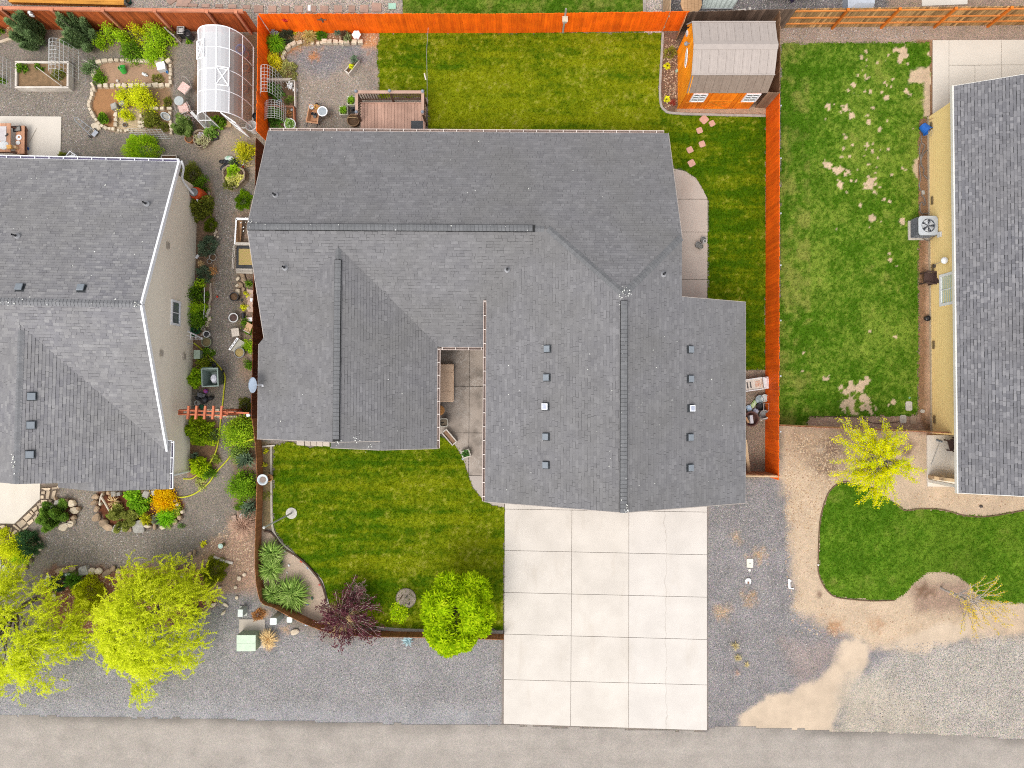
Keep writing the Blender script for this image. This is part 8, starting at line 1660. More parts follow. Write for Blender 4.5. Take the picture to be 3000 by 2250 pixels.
m.add(vs,[tuple(range(8))[::-1]]+[(8*i+j,8*i+(j+1)%8,8*i+8+(j+1)%8,8*i+8+j)for i in range(5)for j in range(8)]+[tuple(40+j for j in range(8))]);m.build('planter_body',M((.50,.47,.40),(.42,.39,.33)),t);m=MB();m.box((0,0,.32),(.29,.29,.03));m.build('soil',M((.24,.19,.13),(.17,.13,.09)),t)
m=MB();m.tube([(-.22,-.04,.4),(.0,-.01,.37)],.02,6);m.build('hose_stub',BLACKP,t)
planter_box('planter_box','long whitewashed planter box with bare bark soil set diagonally',(1,2,1670,475),.80,.30,.34,R(-49.5),WWOOD,soil=M((.22,.13,.08),(.32,.2,.12),scale=14,fine=.3),th=.035);planter_box('planter_box','square whitewashed planter with green plants at the lawn edge',(1,2,1814,618),.40,.36,.32,R(18),WWOOD,th=.035)
plant('herb_clump','dark green leafy plant in the square planter at the lawn edge','plant',px(1,2,1812,615),.16,.15,'broad',leafm(((.03,.09,.02),(.07,.16,.04),(.14,.25,.08))),dens=1.3,z0=.27,L=.09)
single('owl_ornament','small grey ornament below the square planter','ornament',at((1,2,1790,660)),M((.42,.45,.48),(.34,.37,.4)),lambda m:m.lathe([(.06,0),(.07,.1),(.05,.16),(.02,.18)],n=10));m=MB()
# ------------------------------------------------------------------ back corner of the middle lot
for(x,y),lab in(((142,242),'grey stone urn nearest the fence corner'),((143,283),'grey stone urn against the side fence'),((175,285),'grey stone urn beside the dark mound')):pot('urn',lab,(1,0,x,y),.1,.42,M((.40,.40,.42),(.33,.33,.35)),cat='urn',soil=GRP,taper=.9)
t=thing('bird_bath','white scalloped bird bath on a terracotta saucer','bird bath',at((1,0,868,302),.5));m=MB();m.lathe([(.12,0),(.05,.06),(.05,.42),(.08,.46)],n=12);m.build('pedestal',WHP,t);n=30;m=MB();vs=[]
for r,z in((.05,.44),(.15,.47),(.2,.53),(.17,.53),(.06,.49)):vs+=[(r*(1+.09*cos(6*2*pi*j/n))*cos(2*pi*j/n),r*(1+.09*cos(6*2*pi*j/n))*sin(2*pi*j/n),z)for j in range(n)]
m.add(vs,[(n*i+j,n*i+(j+1)%n,n*i+n+(j+1)%n,n*i+n+j)for i in range(4)for j in range(n)]+[tuple(4*n+j for j in range(n))]);m.build('bowl',WHITE,t)
single('saucer','terracotta saucer under the white bird bath','saucer',at((1,0,865,310)),TERR,lambda m:m.lathe([(.2,0),(.27,.04),(.25,.04),(.18,.015)],n=22))
planter_box('planter_box','long weathered planter box with succulents set diagonally on the gravel',(1,0,830,568),.26,.82,.34,R(-38),WWOOD,th=.03)
plant('aloe','grey green succulent at the top of the diagonal planter','plant',px(1,0,850,515),.2,.25,'tuft',BLUG,dens=.9,z0=.28,L=.05);plant('aloe','yellow green succulent in the diagonal planter','plant',px(1,0,823,575),.13,.18,'tuft',YELG,dens=.7,z0=.28,L=.04)
for c,rz,lab,pl_ in(((1,0,822,870),0,'square whitewashed planter against the deck corner','tufted green plant in the planter against the deck corner'),((1,0,757,955),.03,'square whitewashed planter nearer the gravel','tufted green plant in the planter nearer the gravel')):
    planter_box('planter_box',lab,c,.40,.42,.42,rz,WWOOD,th=.035);plant('chives',pl_,'plant',px(*c),.2,.25,'tuft',leafm(((.06,.15,.01),(.15,.28,.015),(.26,.4,.03))),dens=1.6,z0=.36,L=.025)
single('boot_tray','black rubber boots between planters and deck','boots',at((1,0,838,940),.2),BLACKP,lambda m:(m.lathe([(.06,0),(.06,.25),(.04,.25)],(-.05,0,0),10),m.lathe([(.06,0),(.06,.25),(.04,.25)],(.07,.02,0),10),m.box((0,-.12,.04),(.2,.14,.08))))
t=thing('wicker_basket','large brown wicker basket with hoop handle beside the deck','basket',at((1,0,838,1035),.4));WK=wood((.30,.19,.10),(.2,.12,.07),.2,axis=0);m=MB();m.lathe([(.22,0),(.29,.36),(.31,.38),(.27,.38),(.2,.1)],n=22);m.build('basket_body',WK,t);m=MB();m.tube([(0.28*cos(a),.05,.38+.2*sin(a))for a in[pi*i/10 for i in range(11)]],.018,6);m.build('handle',wood((.5,.36,.2),(.4,.28,.15),.1),t);m=MB();m.lathe([(.1,.1),(.23,.22),(.1,.26)],n=14);m.build('soil',SOIL,t)
# wheelbarrow and bistro table
zb=lambda x,y,z=0.0:U(750+x/4.1736,220+y/4.1736,z)
t=thing('wheelbarrow','orange rimmed wheelbarrow filled with pots on the gravel','wheelbarrow',fl0(zb(702,480,.5)),R(-8));m=MB();vs=[]
for w,l,z in((.18,.28,.28),(.27,.42,.54),(.30,.45,.55),(.30,.45,.57),(.25,.39,.57),(.16,.25,.32)):vs+=[(-w,-l,z),(w,-l,z),(w*.85,l,z),(-w*.85,l,z)]
m.add(vs,[(3,2,1,0)]+[(4*i+j,4*i+(j+1)%4,4*i+4+(j+1)%4,4*i+4+j)for i in range(5)for j in range(4)]+[(20,21,22,23)]);m.build('tray',M((.60,.32,.17),(.5,.25,.13),rough=.45),t)
m=MB();m.tube([(-.12,.5,.2),(-.2,0,.3),(-.26,-.62,.5)],.018,6);m.tube([(.12,.5,.2),(.2,0,.3),(.26,-.62,.5)],.018,6);m.build('handle',BLACKP,t);m=MB();m.tube([(-.04,.52,.17),(.04,.52,.17)],.17,16);m.build('wheel',BLACKP,t)
for s in(-1,1):m=MB();m.bar((s*.18,-.2,.3),(s*.2,-.28,0),.03);m.build('leg',BLACKP,t)
for(x,y),r,h,z0,mt,lab in(((738,385),.1,.2,.42,M((.62,.36,.08),(.5,.28,.06)),'ochre pot stacked at the front of the wheelbarrow'),((676,388),.1,.2,.42,WHP,'cream pot tipped at the front of the wheelbarrow'),((690,470),.07,.14,.4,BLACKP,'black pot in the middle of the wheelbarrow'),((728,480),.07,.14,.4,BLACKP,'second black pot next to the wheelbarrow rim'),((715,505),.06,.12,.4,GRP,'small grey pot near the wheelbarrow handles')):
    p=zb(x,y,z0+h);t=thing('flower_pot',lab,'pot',(p.x,p.y,z0));m=MB();m.lathe([(r*.75,0),(r,h*.85),(r*1.1,h*.87),(r*1.1,h),(r*.9,h),(r*.7,h*.4)],n=16);m.build('pot_body',mt,t)
t=thing('bistro_table','round white rimmed glass table beside the wheelbarrow','table',fl0(zb(812,443,.6)));m=MB();m.lathe([(.22,.58),(.245,.585),(.245,.61),(.2,.612),(.195,.6)],n=26);m.build('rim',WHITE,t);m=MB();m.lathe([(.2,.595),(.2,.602),(.1,.603)],n=22);m.build('tabletop',M((.42,.46,.48),(.34,.38,.41),rough=.15,scale=9),t);m=MB()
for k in range(3):a=2*pi*k/3;m.bar((cos(a)*.2,sin(a)*.2,0),(cos(a)*.15,sin(a)*.15,.58),.025)
m.build('leg',CHF,t)
# arch bed boards and pots
t=thing('timber_bed','weathered timber bed frame under the wire arches','raised bed',fl0(zb(400,400)));lo=t.location
for a,q,z,w,h,nm,mt in(((480,80),(487,395),.32,.05,.3,'side',WWOOD),((470,405),(478,640),.32,.05,.3,'side',wood((.5,.2,.1),(.4,.15,.08),.1,axis=1)),((80,388),(470,392),.3,.04,.25,'side',wood((.42,.2,.12),(.32,.15,.09),.1,axis=0)),((90,78),(480,82),.32,.05,.3,'side',WEATH),((60,40),(440,42),.5,.04,.04,'batten',WEATH),((60,55),(420,58),.55,.04,.04,'batten',WEATH)):m=MB(lo);m.bar(zb(*a,z-h/2),zb(*q,z-h/2),w,h);m.build(nm,mt,t)
m=MB(lo);a,q=zb(120,90),zb(470,640);m.box(((a.x+q.x)/2,(a.y+q.y)/2,.08),(q.x-a.x,a.y-q.y,.14));m.build('soil',SOIL,t)
pot('plant_pot','white round pot with flowering plant next to the house gutter',(1,0,292,1072),.27,.36,WHP);plant('flower','green and white plant in the white pot near the gutter','flower',px(1,0,290,1072),.2,.15,'broad',leafm(((.1,.2,.04),(.2,.32,.06),(.7,.72,.68))),dens=1,z0=.3)
tilted_pot('watering_can','pale blue watering pail under the wire arch',(1,0,195,885),.13,.26,M((.28,.5,.62),(.22,.42,.54),rough=.4),R(-30),R(40),'watering can');single('hose_reel','grey round cap on the timber bed corner','cap',Vector(fl0(zb(437,422,.35)))+Vector((0,0,.32)),GRP,lambda m:m.lathe([(.05,0),(.06,.03),(.03,.05)],n=12))
# fence decorations
fx=lambda x,y,z:(lambda p:Vector((p.x,U(1000,97).y-.03,z)))(G(1,0,x,y,z))
t=thing('star_decoration','red metal star hung on the orange back fence','decoration',tuple(fx(250,155,1.25)));m=MB();pts=[((.2 if k%2==0 else .08)*cos(pi/2+pi*k/5),(.2 if k%2==0 else .08)*sin(pi/2+pi*k/5))for k in range(10)];vs=[(x,0.0,z)for x,z in pts]+[(0,-.06,0)];m.add(vs,[(k,(k+1)%10,10)for k in range(10)]);m.build('star',M((.55,.02,.02),(.42,.015,.015),rough=.4),t)
t=thing('cross_decoration','dark metal cross hung on the orange back fence','decoration',tuple(fx(570,145,1.3)));m=MB();m.box((0,-.02,0),(.06,.02,.4));m.box((0,-.025,.04),(.42,.02,.06));m.build('cross',M((.16,.12,.09),(.1,.08,.06)),t)
t=thing('post_lamp','white solar lamp rising above the orange back fence','lamp',fl0(U(1500-(1500-px(1,0,478,130)[0])/1.054,96)));m=MB();m.bar((0,.06,1.5),(0,.06,2.0),.04);m.build('post',WEATH,t);m=MB();m.box((-.03,.1,2.05),(.12,.22,.06));m.build('lamp_head',WHITE,t)
t=thing('bird_house','wooden bird house on a post in front of the orange fence','bird house',fl0(U(1500+(px(2,0,460,140)[0]-1500)/1.05,99)));m=MB();m.box((0,.04,1.1),(.08,.06,2.2));m.build('post',WEATH,t);m=MB();m.box((0,-.1,1.45),(.2,.18,.2));m.build('house_box',WWOOD,t);m=MB();m.bar((0,-.12,1.6),(0,-.12,1.62),.26,.26);m.build('roof',M((.66,.56,.42),(.56,.47,.35)),t)
t=thing('clothes_line','thin grey line across the lawn from fence to deck','line',fl0(G(1,0,1490,285)));lo=t.location;m=MB(lo);m.tube([G(1,0,1488,240,.9),G(1,0,1474,440,.75),G(1,0,1478,660,.6),G(1,0,1480,900,.55)],.012,5);m.build('wire',GRP,t);m=MB(lo);m.tube([G(1,0,1455,635,.62),G(1,0,1468,690,.58)],.035,7);m.build('pulley',M((.6,.45,.35),(.75,.72,.7),scale=30),t)
# ------------------------------------------------------------------ deck
dk=thing('deck','pinkish brown deck with railing, lattice panel and dark door mat','deck',fl0(zb(1660,500,.55)));lo=dk.location;DB=wood((.58,.36,.27),(.49,.30,.225),.10,axis=1);DR=wood((.52,.34,.26),(.45,.285,.215),.08,axis=0);DD=M((.13,.075,.05),(.10,.06,.04))
xl,xr=zb(1285,350,.55).x,zb(2062,350,.55).x;yt=zb(1660,345,.55).y;yb=11.55;nb=19
for k in range(nb):w=(xr-xl)/nb;m=MB(lo);m.box((xl+w*(k+.5),(yt+yb)/2,.535),(w-.011,yt-yb,.03));m.build('deck_board',DB,dk)
m=MB(lo);m.box(((xl+xr)/2,yt+.012,.5),(xr-xl+.04,.03,.24));m.box((xl-.012,(yt+yb)/2,.4),(.03,yt-yb,.24));m.box((xr+.012,(yt+yb)/2,.4),(.03,yt-yb,.24));m.build('rim_joist',DR,dk)
m=MB(lo);m.box(((xl+xr)/2,(yt+yb)/2,.26),(xr-xl-.1,yt-yb-.1,.5));m.build('skirting',DD,dk)
RZ=1.5;ry=zb(1650,205,RZ).y;rxl,rxr=zb(1230,205,RZ).x,zb(2038,205,RZ).x;ye=zb(1230,480,RZ).y
m=MB(lo);m.box(((rxl+rxr)/2,ry,RZ-.02),(rxr-rxl+.14,.14,.035));m.build('rail_cap',DR,dk)
for x in(rxl,rxr):m=MB(lo);m.box((x,(ry-.075+ye)/2,RZ-.02),(.13,ry-.075-ye,.034));m.build('rail_cap',DR,dk)
CAPM=M((.28,.31,.36),(.22,.25,.3),rough=.4)
for x,y in((rxl-.02,ry+.02),((rxl+rxr)/2,ry+.04),(rxr,ry+.02),(rxl,ye+.1),(rxr,ye+.1)):
    m=MB(lo);m.box((x,y-.03,.74),(.09,.09,1.48));q=m.build('post',DD,dk);m=MB(lo);m.lathe([(.075,RZ+.0),(.08,RZ+.05),(.05,RZ+.11),(.015,RZ+.13)],(x,y-.0,0),12);m.build('post_cap',CAPM,q)
xm=(rxl+rxr)/2
m=MB();m.box((0,0,.42),(.035,.03,.84));bme=m.mesh('baluster',DD);k=rxl+.14
while k<xm-.08:inst(bme,'baluster',dk,Vector((k,ry,.60))-lo);k+=.125
m=MB(lo);m.box((xm/2+rxl/2,ry,.66),(xm-rxl-.1,.05,.05));m.box((xm/2+rxr/2,ry,.66),(rxr-xm-.1,.05,.05));m.box((xm/2+rxl/2,ry,1.42),(xm-rxl-.1,.05,.05));m.box((xm/2+rxr/2,ry,1.42),(rxr-xm-.1,.05,.05));m.build('rail',DD,dk)
m=MB();m.box((0,0,.38),(.03,.02,.74));vme=m.mesh('lattice_slat',DD);k=xm+.12
while k<rxr-.06:inst(vme,'lattice_slat',dk,Vector((k,ry,.68))-lo);k+=.115
for z in(.82,.98,1.14,1.28):m=MB(lo);m.box(((xm+rxr)/2,ry-.022,z),(rxr-xm-.1,.02,.03));m.build('lattice_slat',DD,dk)
for x in(rxl,rxr):
    for k in range(6):inst(bme,'baluster',dk,Vector((x,ye+.2+.13*k,.60))-lo,pi/2)
for k,(xa,xb,z)in enumerate(((xr+.04,xr+.33,.36),(xr+.34,xr+.62,.18))):m=MB(lo);m.box(((xa+xb)/2,11.95,z-.02),(xb-xa,.9,.04));m.box((xb-.02,11.95,z/2-.02),(.03,.88,z-.02));m.build('step',DR,dk)
m=MB(lo);m.box((xl-.2,11.8,.3),(.32,.6,.04));m.build('step',DR,dk)
single('door_mat','dark grey door mat on the deck corner','mat',Vector(fl0(zb(1970,615,.56)))+Vector((0,0,.552)),M((.085,.09,.095),(.06,.065,.07),scale=20,fine=.3),lambda m:m.box((0,0,.008),(.56,.44,.016)))
# bark bed lid
single('valve_lid','pale green irrigation lid on the bark bed','lid',at((2,0,1426,615)),M((.36,.50,.40),(.3,.43,.34)),lambda m:m.box((0,0,.03),(.16,.14,.06)),.4);single('valve_lid','mint green utility lid on the gravel behind the fence','lid',at((1,0,1178,58)),M((.42,.66,.52),(.36,.6,.46)),lambda m:m.box((0,0,.03),(.36,.28,.06)));single('valve_lid','tiny green lid in the grass near the pale stepping stone','lid',at((3,2,1222,135)),M((.2,.36,.24),(.16,.3,.2)),lambda m:m.lathe([(.06,0),(.06,.03),(.03,.04)],n=12))
# ------------------------------------------------------------------ side walk pots
for(x,y),r,mt,lab in(((1612,460),.13,GRP,'striped dark pot on the side walk'),((1655,415),.12,GRP,'dark gravel filled pot on the side walk'),((1635,478),.11,M((.4,.38,.33),(.3,.28,.24)),'woven grey pot on the side walk'),((1667,432),.075,WHP,'small white pot standing over the other side walk pots')):pot('plant_pot',lab,(2,1,x,y),r,.32 if mt is not WHP else .5,mt,soil=M((.25,.24,.22),(.15,.14,.13),scale=30))
# ------------------------------------------------------------------ side yard clutter between house and orange fence
zs=lambda x,y,z=0.0:U(2150+x/4.879,1080+y/4.879,z)
t=thing('lawn_lounger','white plastic lounger with rolled cushion beside the orange fence','lounger',fl0(zs(330,220,.4)),R(8));m=MB();m.box((-.2,.0,.36),(.9,.52,.05));m.build('seat',M((.72,.66,.58),(.64,.58,.5)),t);m=MB();m.tube([(.42,-.24,.44),(.42,.24,.44)],.12,12);m.box((.42,0,.42),(.26,.56,.16));m.build('cushion',M((.78,.74,.74),(.7,.66,.66),scale=9),t)
for s in(-1,1):m=MB();m.box((-.2,s*.27,.42),(.95,.05,.06));m.build('armrest',WHP,t)
m=MB()
for x in(-.45,-.3):m.box((x,0,.39),(.06,.3,.02))
m.build('slot',M((.12,.11,.1),(.09,.08,.08)),t);m=MB();m.box((.05,0,.392),(.26,.3,.02));m.box((.24,.0,.4),(.05,.5,.03));m.build('canvas_panel',M((.5,.2,.1),(.7,.6,.5),scale=22),t)
for x in(-.55,.35):
    for s in(-1,1):m=MB();m.box((x,s*.22,.17),(.05,.05,.34));m.build('leg',WHP,t)
for(x,y),r,h,mt,lab in(((445,420),.17,.3,M((.60,.64,.62),(.5,.54,.52),rough=.2),'clear plastic jar beside the lounger'),((370,440),.19,.28,M((.36,.44,.46),(.28,.36,.38),rough=.2),'smoky plastic jar behind the green bag')):pot('jar',lab,(2,2,(2150+x/4.879-1500)*2.9493,(1080+y/4.879-1120)*2.9493),r,h,mt,cat='jar',soil=mt)
for(x,y),w,l,mt,lab,a in(((285,505),.2,.42,M((.34,.52,.10),(.7,.72,.6),scale=14),'green and white soil bag in the side yard',-38),((220,565),.24,.3,M((.30,.46,.66),(.55,.66,.74),scale=12),'light blue bag in the side yard',12),((312,610),.26,.24,M((.62,.60,.66),(.25,.25,.38),scale=16),'printed grey bag in the side yard',-30)):
    t=thing('soil_bag',lab,'bag',fl0(zs(x,y,.1)),R(a));bm=bmesh.new();bmesh.ops.create_cube(bm,size=1.0);bmesh.ops.scale(bm,vec=(w,l,.14),verts=bm.verts);bmesh.ops.bevel(bm,geom=bm.edges[:],offset=.04,segments=2,affect='EDGES');bmesh.ops.translate(bm,vec=(0,0,.075),verts=bm.verts);me=bpy.data.meshes.new('bag');bm.to_mesh(me);bm.free();me.materials.append(mt);put(me,'bag_body',t)
for(x,y),r,h,mt,lab in(((385,545),.19,.3,BLACKP,'black nursery pot by the orange fence'),((437,660),.22,.34,GRP,'grey rimmed black pot by the orange fence'),((250,720),.34,.32,M((.13,.06,.05),(.1,.05,.04)),'wide brown tub holding boxes in the side yard')):
    p=zs(x,y,h);t=thing('plant_pot',lab,'pot',fl0(p));m=MB();m.lathe([(r*.8,0),(r,h),(r*1.08,h),(r*1.08,h+.02),(r*.92,h),(r*.75,.05)],n=20);m.build('pot_body',mt,t)
single('paper_box','white carton standing in the wide brown tub','box',Vector(fl0(zs(248,725,.3)))+Vector((0,0,.06)),M((.66,.66,.68),(.56,.56,.6)),lambda m:m.box((0,0,.16),(.14,.38,.3)),.1);single('paper_box','brown carton leaning out of the wide brown tub','box',Vector(fl0(zs(185,735,.3)))+Vector((0,0,.06)),M((.5,.3,.16),(.42,.25,.13)),lambda m:m.box((0,0,.16),(.1,.3,.28)),.5)
for a,q,lab in(((370,722),(540,698),'pale stick lying flat by the grey rimmed pot'),((380,745),(508,685),'pale stick crossing another by the grey rimmed pot')):tubeline('stick',lab,'stick',[zs(*a,.3),zs(*q,.36)],.018,WWOOD)
t=thing('wire_rack','thin square metal frame leaning on the orange fence','frame',fl0(zs(465,550,.3)));lo=t.location;m=MB(lo);m.tube([zs(425,500,.5),zs(500,500,.8),zs(500,605,.8),zs(425,602,.5)],.015,5,closed=True);m.build('frame_wire',M((.5,.4,.35),(.4,.32,.28)),t)
t=thing('plank','long tan plank leaning between house wall and gate','plank',fl0(zs(200,1250,.4)));lo=t.location;m=MB(lo);m.bar(zs(165,1020,1.6),zs(218,1500,.4),.14,.04);m.build('board',PALE,t)
single('gate_plank','tan top rail across the side yard entrance','rail',Vector(fl0(zs(380,1525,1.72)))+Vector((0,-.05,1.70)),PALE,lambda m:m.box((0,0,0),(2.0,.05,.09)),-.025)
# ------------------------------------------------------------------ beside the yellow house
t=thing('air_conditioner','grey air conditioner condenser with round fan grille on a concrete pad','air conditioner',at((3,1,1305,340)));lo=t.location;AG=M((.52,.55,.58),(.46,.49,.52),rough=.45,fine=.03)
a,q=G(3,1,1204,260),G(3,1,1412,425);m=MB(lo);m.box(((a.x+q.x)/2,(a.y+q.y)/2,.04),(q.x-a.x,a.y-q.y,.09));m.build('pad',CONC,t)
tc=G(3,1,1382,298,.82);w=.92;m=MB(lo);m.box((tc.x,tc.y,.45),(w-.1,w-.1,.7));m.build('coil',M((.05,.055,.065),(.035,.04,.05)),t)
for k in range(11):m=MB(lo);z=.14+.06*k;h=(w-.06)/2;m.tube([(tc.x-h,tc.y-h,z),(tc.x+h,tc.y-h,z),(tc.x+h,tc.y+h,z),(tc.x-h,tc.y+h,z)],.013,4,closed=True);m.build('louver',M((.22,.23,.25),(.18,.19,.21)),t)
m=MB(lo);n=40;vs=[];sq=[]
for j in range(n):
    a=2*pi*j/n;c,s=cos(a),sin(a);k=1/max(abs(c),abs(s));k=min(k,1.28);sq.append((c*k,s*k))
for r,z,sqr in((w/2,.80,1),(w/2,.85,1),(.33,.87,0),(.33,.80,0)):vs+=[(tc.x+(sq[j][0]if sqr else cos(2*pi*j/n))*r,tc.y+(sq[j][1]if sqr else sin(2*pi*j/n))*r,z)for j in range(n)]
m.add(vs,[(n*i+j,n*i+(j+1)%n,n*i+n+(j+1)%n,n*i+n+j)for i in range(3)for j in range(n)]);m.build('top_cover',AG,t)
for k in range(5):
    m=MB(lo);a0=2*pi*k/5+.3;P=[]
    for r in(.06,.3):
        for da,z in((0,.83),(.75,.80)):P.append((tc.x+cos(a0+da)*r,tc.y+sin(a0+da)*r,z))
    m.add(P+[(x,y,z-.012)for x,y,z in P],[(0,1,3,2),(4,6,7,5),(0,4,5,1),(1,5,7,3),(3,7,6,2),(2,6,4,0)]);m.build('fan_blade',M((.6,.62,.64),(.55,.57,.6),rough=.4),t)
m=MB(lo)
for k in range(3):r=.1+.1*k;m.tube([(tc.x+cos(a)*r,tc.y+sin(a)*r,.862)for a in[2*pi*i/24 for i in range(24)]],.005,4,closed=True)
for k in range(4):a=pi*k/4+.2;m.bar((tc.x-cos(a)*.33,tc.y-sin(a)*.33,.864),(tc.x+cos(a)*.33,tc.y+sin(a)*.33,.864),.01)
m.build('grille',M((.3,.32,.35),(.25,.27,.3)),t)
m=MB(lo);m.tube(smooth_line([(tc.x+.4,tc.y+.35,.3),(tc.x+.55,tc.y+.52,.3),(20.1,tc.y+.55,.45),(20.24,tc.y+.3,.5)],5),.025,6);m.tube(smooth_line([(tc.x+.1,tc.y-.45,.2),(tc.x+.35,tc.y-.6,.2),(20.15,tc.y-.5,.5),(20.22,tc.y-.35,.75)],5),.022,6);m.build('pipe',M((.2,.16,.12),(.15,.12,.1)),t);m=MB(lo);m.box((20.2,G(3,1,1512,378,.9).y,.95),(.08,.24,.26));m.build('switch_box',WHP,t)
zt=lambda x,y,z=0.0:U(2640+x/4.61,340+y/4.61,z)
tilted_pot('storage_tub','blue plastic tub tipped over on the soil strip',(3,0,1350,1118),.24,.42,M((.03,.16,.58),(.02,.12,.46),rough=.35),R(-60),R(70),'tub')
tubeline('stick','thin wooden stick leaning on the yellow wall above the blue tub','stick',[zt(340,70,.1),zt(500,0,.7)],.016,wood((.6,.4,.2),(.5,.3,.15),.1))
HB=M((.22,.19,.165),(.15,.13,.115),rough=.6)
for pts,lab in(([(275,260),(280,360),(320,400),(290,480),(270,560),(275,650),(310,720),(300,780)],'grey black hose loops below the blue tub'),([(350,460),(300,520),(270,600),(280,680)],'thick grey hose curve on the soil strip'),([(260,370),(250,480),(262,600),(250,700),(262,850),(245,930),(262,1010)],'thin ribbed black pipe along the lawn edge'),([(270,1070),(310,1100),(325,1180),(310,1205),(285,1160),(255,1200),(262,1290),(300,1320),(380,1300),(400,1230),(395,1100)],'dark hose coil just above the air conditioner'),([(410,320),(425,370),(410,440),(360,470)],'brown hose end against the yellow wall'),([(300,790),(340,830),(400,900),(405,1000)],'dark hose crossing to the yellow wall')):tubeline('hose',lab,'hose',smooth_line([zt(x,y,.04)for x,y in pts],5),.026,HB)
def resin_chair(label,c,rz,mat,z=.42):
    t=thing('wicker_chair',label,'chair',c,rz);m=MB();m.box((0,0,.40),(.52,.5,.06));m.build('seat',mat,t);m=MB();m.box((0,.27,.66),(.54,.06,.5),rx=R(-12));m.build('backrest',mat,t)
    for s in(-1,1):m=MB();m.box((s*.28,.02,.6),(.06,.52,.05));m.build('armrest',mat,t)
    for sx in(-1,1):
        for sy in(-1,1):m=MB();m.box((sx*.25,sy*.22,.29),(.05,.05,.58));m.build('leg',mat,t)
    return t
WKB=M((.095,.055,.045),(.06,.036,.03),scale=30,fine=.3);p=G(3,1,1392,752,.4);resin_chair('dark brown wicker chair facing the lawn against the yellow wall',fl0(p),R(-95),WKB)
p=G(3,2,1605,535,.4);resin_chair('dark brown chair on the porch half under the white eave',fl0(p),R(-75),WKB)
t=thing('bird_feeder','white round feeder on a thin pole against the yellow wall','feeder',fl0(G(3,1,1398,652)));lo=t.location;hd=G(3,1,1530,600,1.55);hd=Vector((20.05,hd.y,1.5));m=MB(lo);m.tube([G(3,1,1398,652,0),hd],.014,6);m.build('pole',WWOOD,t);m=MB(lo);m.lathe([(.05,0),(.15,.04),(.16,.1),(.12,.17),(.03,.2)],hd,16);m.build('head',WHITE,t)
single('wall_box','small dark outlet box on the yellow wall beside the feeder','box',Vector((20.21,G(3,1,1453,647,.5).y,.5)),M((.12,.1,.08),(.09,.07,.06)),lambda m:m.box((0,0,0),(.07,.16,.14)));pot('plant_pot','single black pot on the dirt against the yellow wall',(3,1,1383,1098),.13,.2,BLACKP,soil=BLACKP)
broom('dustpan_broom','grey headed broom lying on the cream porch',G(3,2,1478,505,.1),G(3,2,1410,715,.12),M((.16,.19,.22),(.11,.13,.16)),M((.5,.5,.48),(.42,.42,.4)),.3)
t=thing('porch_rail','tan boxed half wall at the end of the cream porch','half wall',fl0(G(3,2,1540,850)));lo=t.location;m=MB(lo);m.bar(G(3,2,1440,826,.5),G(3,2,1760,868,.5),.10,.95);m.build('wall',YEL,t);m=MB(lo);m.bar(G(3,2,1436,826,.99),G(3,2,1760,868,.99),.15,.04);m.build('cap',M((.66,.47,.27),(.58,.41,.23)),t);m=MB(lo);p=G(3,2,1436,822,.5);m.box((p.x,p.y,.53),(.13,.14,1.04));m.build('end_post',PALE,t)
# ------------------------------------------------------------------ gravel strip beside the driveway
t=thing('utility_cover','cream rectangular utility cover on the gravel strip','utility cover',at((2,2,2053,1562)));m=MB();m.prism([(-.15,-.2),(.11,-.22),(.15,-.17),(.16,.17),(.12,.22),(-.11,.22),(-.15,.18)],0,.06);m.build('lid',M((.78,.74,.63),(.7,.66,.55)),t);m=MB();m.box((0,.0,.062),(.1,.03,.006));m.build('slot',GRP,t);single('standpipe','round cream cap just below the rectangular cover','cap',at((2,2,2052,1622)),M((.76,.72,.63),(.68,.64,.55)),lambda m:m.lathe([(.06,0),(.065,.04),(.03,.05)],n=14))
t=thing('meter_box','white broken meter box with brown opening on the gravel','meter box',at((2,3,2010,65)));m=MB();m.prism([(-.12,-.1),(-.04,-.1),(-.04,.0),(.06,.0),(.06,-.11),(.13,-.1),(.14,.08),(.06,.15),(-.08,.14),(-.15,.05)],0,.08);m.build('lid',WHP,t);m=MB();m.box((.01,-.06,.02),(.1,.1,.04));m.build('opening',M((.28,.13,.07),(.2,.1,.06)),t)
single('pipe_elbow','white L shaped plastic pipe on the dirt drive','pipe',at((3,3,190,88)),WHITE,lambda m:(m.tube([(-.08,.24,.05),(-.06,-.2,.05)],.055,8),m.tube([(-.06,-.2,.05),(.15,-.22,.05)],.03,7),m.tube([(-.0,.2,.05),(.0,.12,.05)],.03,6)))
single('sprinkler_cap','tiny white cap at the edge of the far lawn','cap',at((3,2,428,1575)),WHITE,lambda m:m.lathe([(.03,0),(.035,.1),(.02,.12)],n=8));single('clod','dark clod on the dirt below the yellow house','clod',at((3,2,1838,1072)),M((.1,.08,.07),(.07,.055,.05)),lambda m:m.lathe([(.06,0),(.075,.04),(.03,.08)],sx=1.3,n=7))
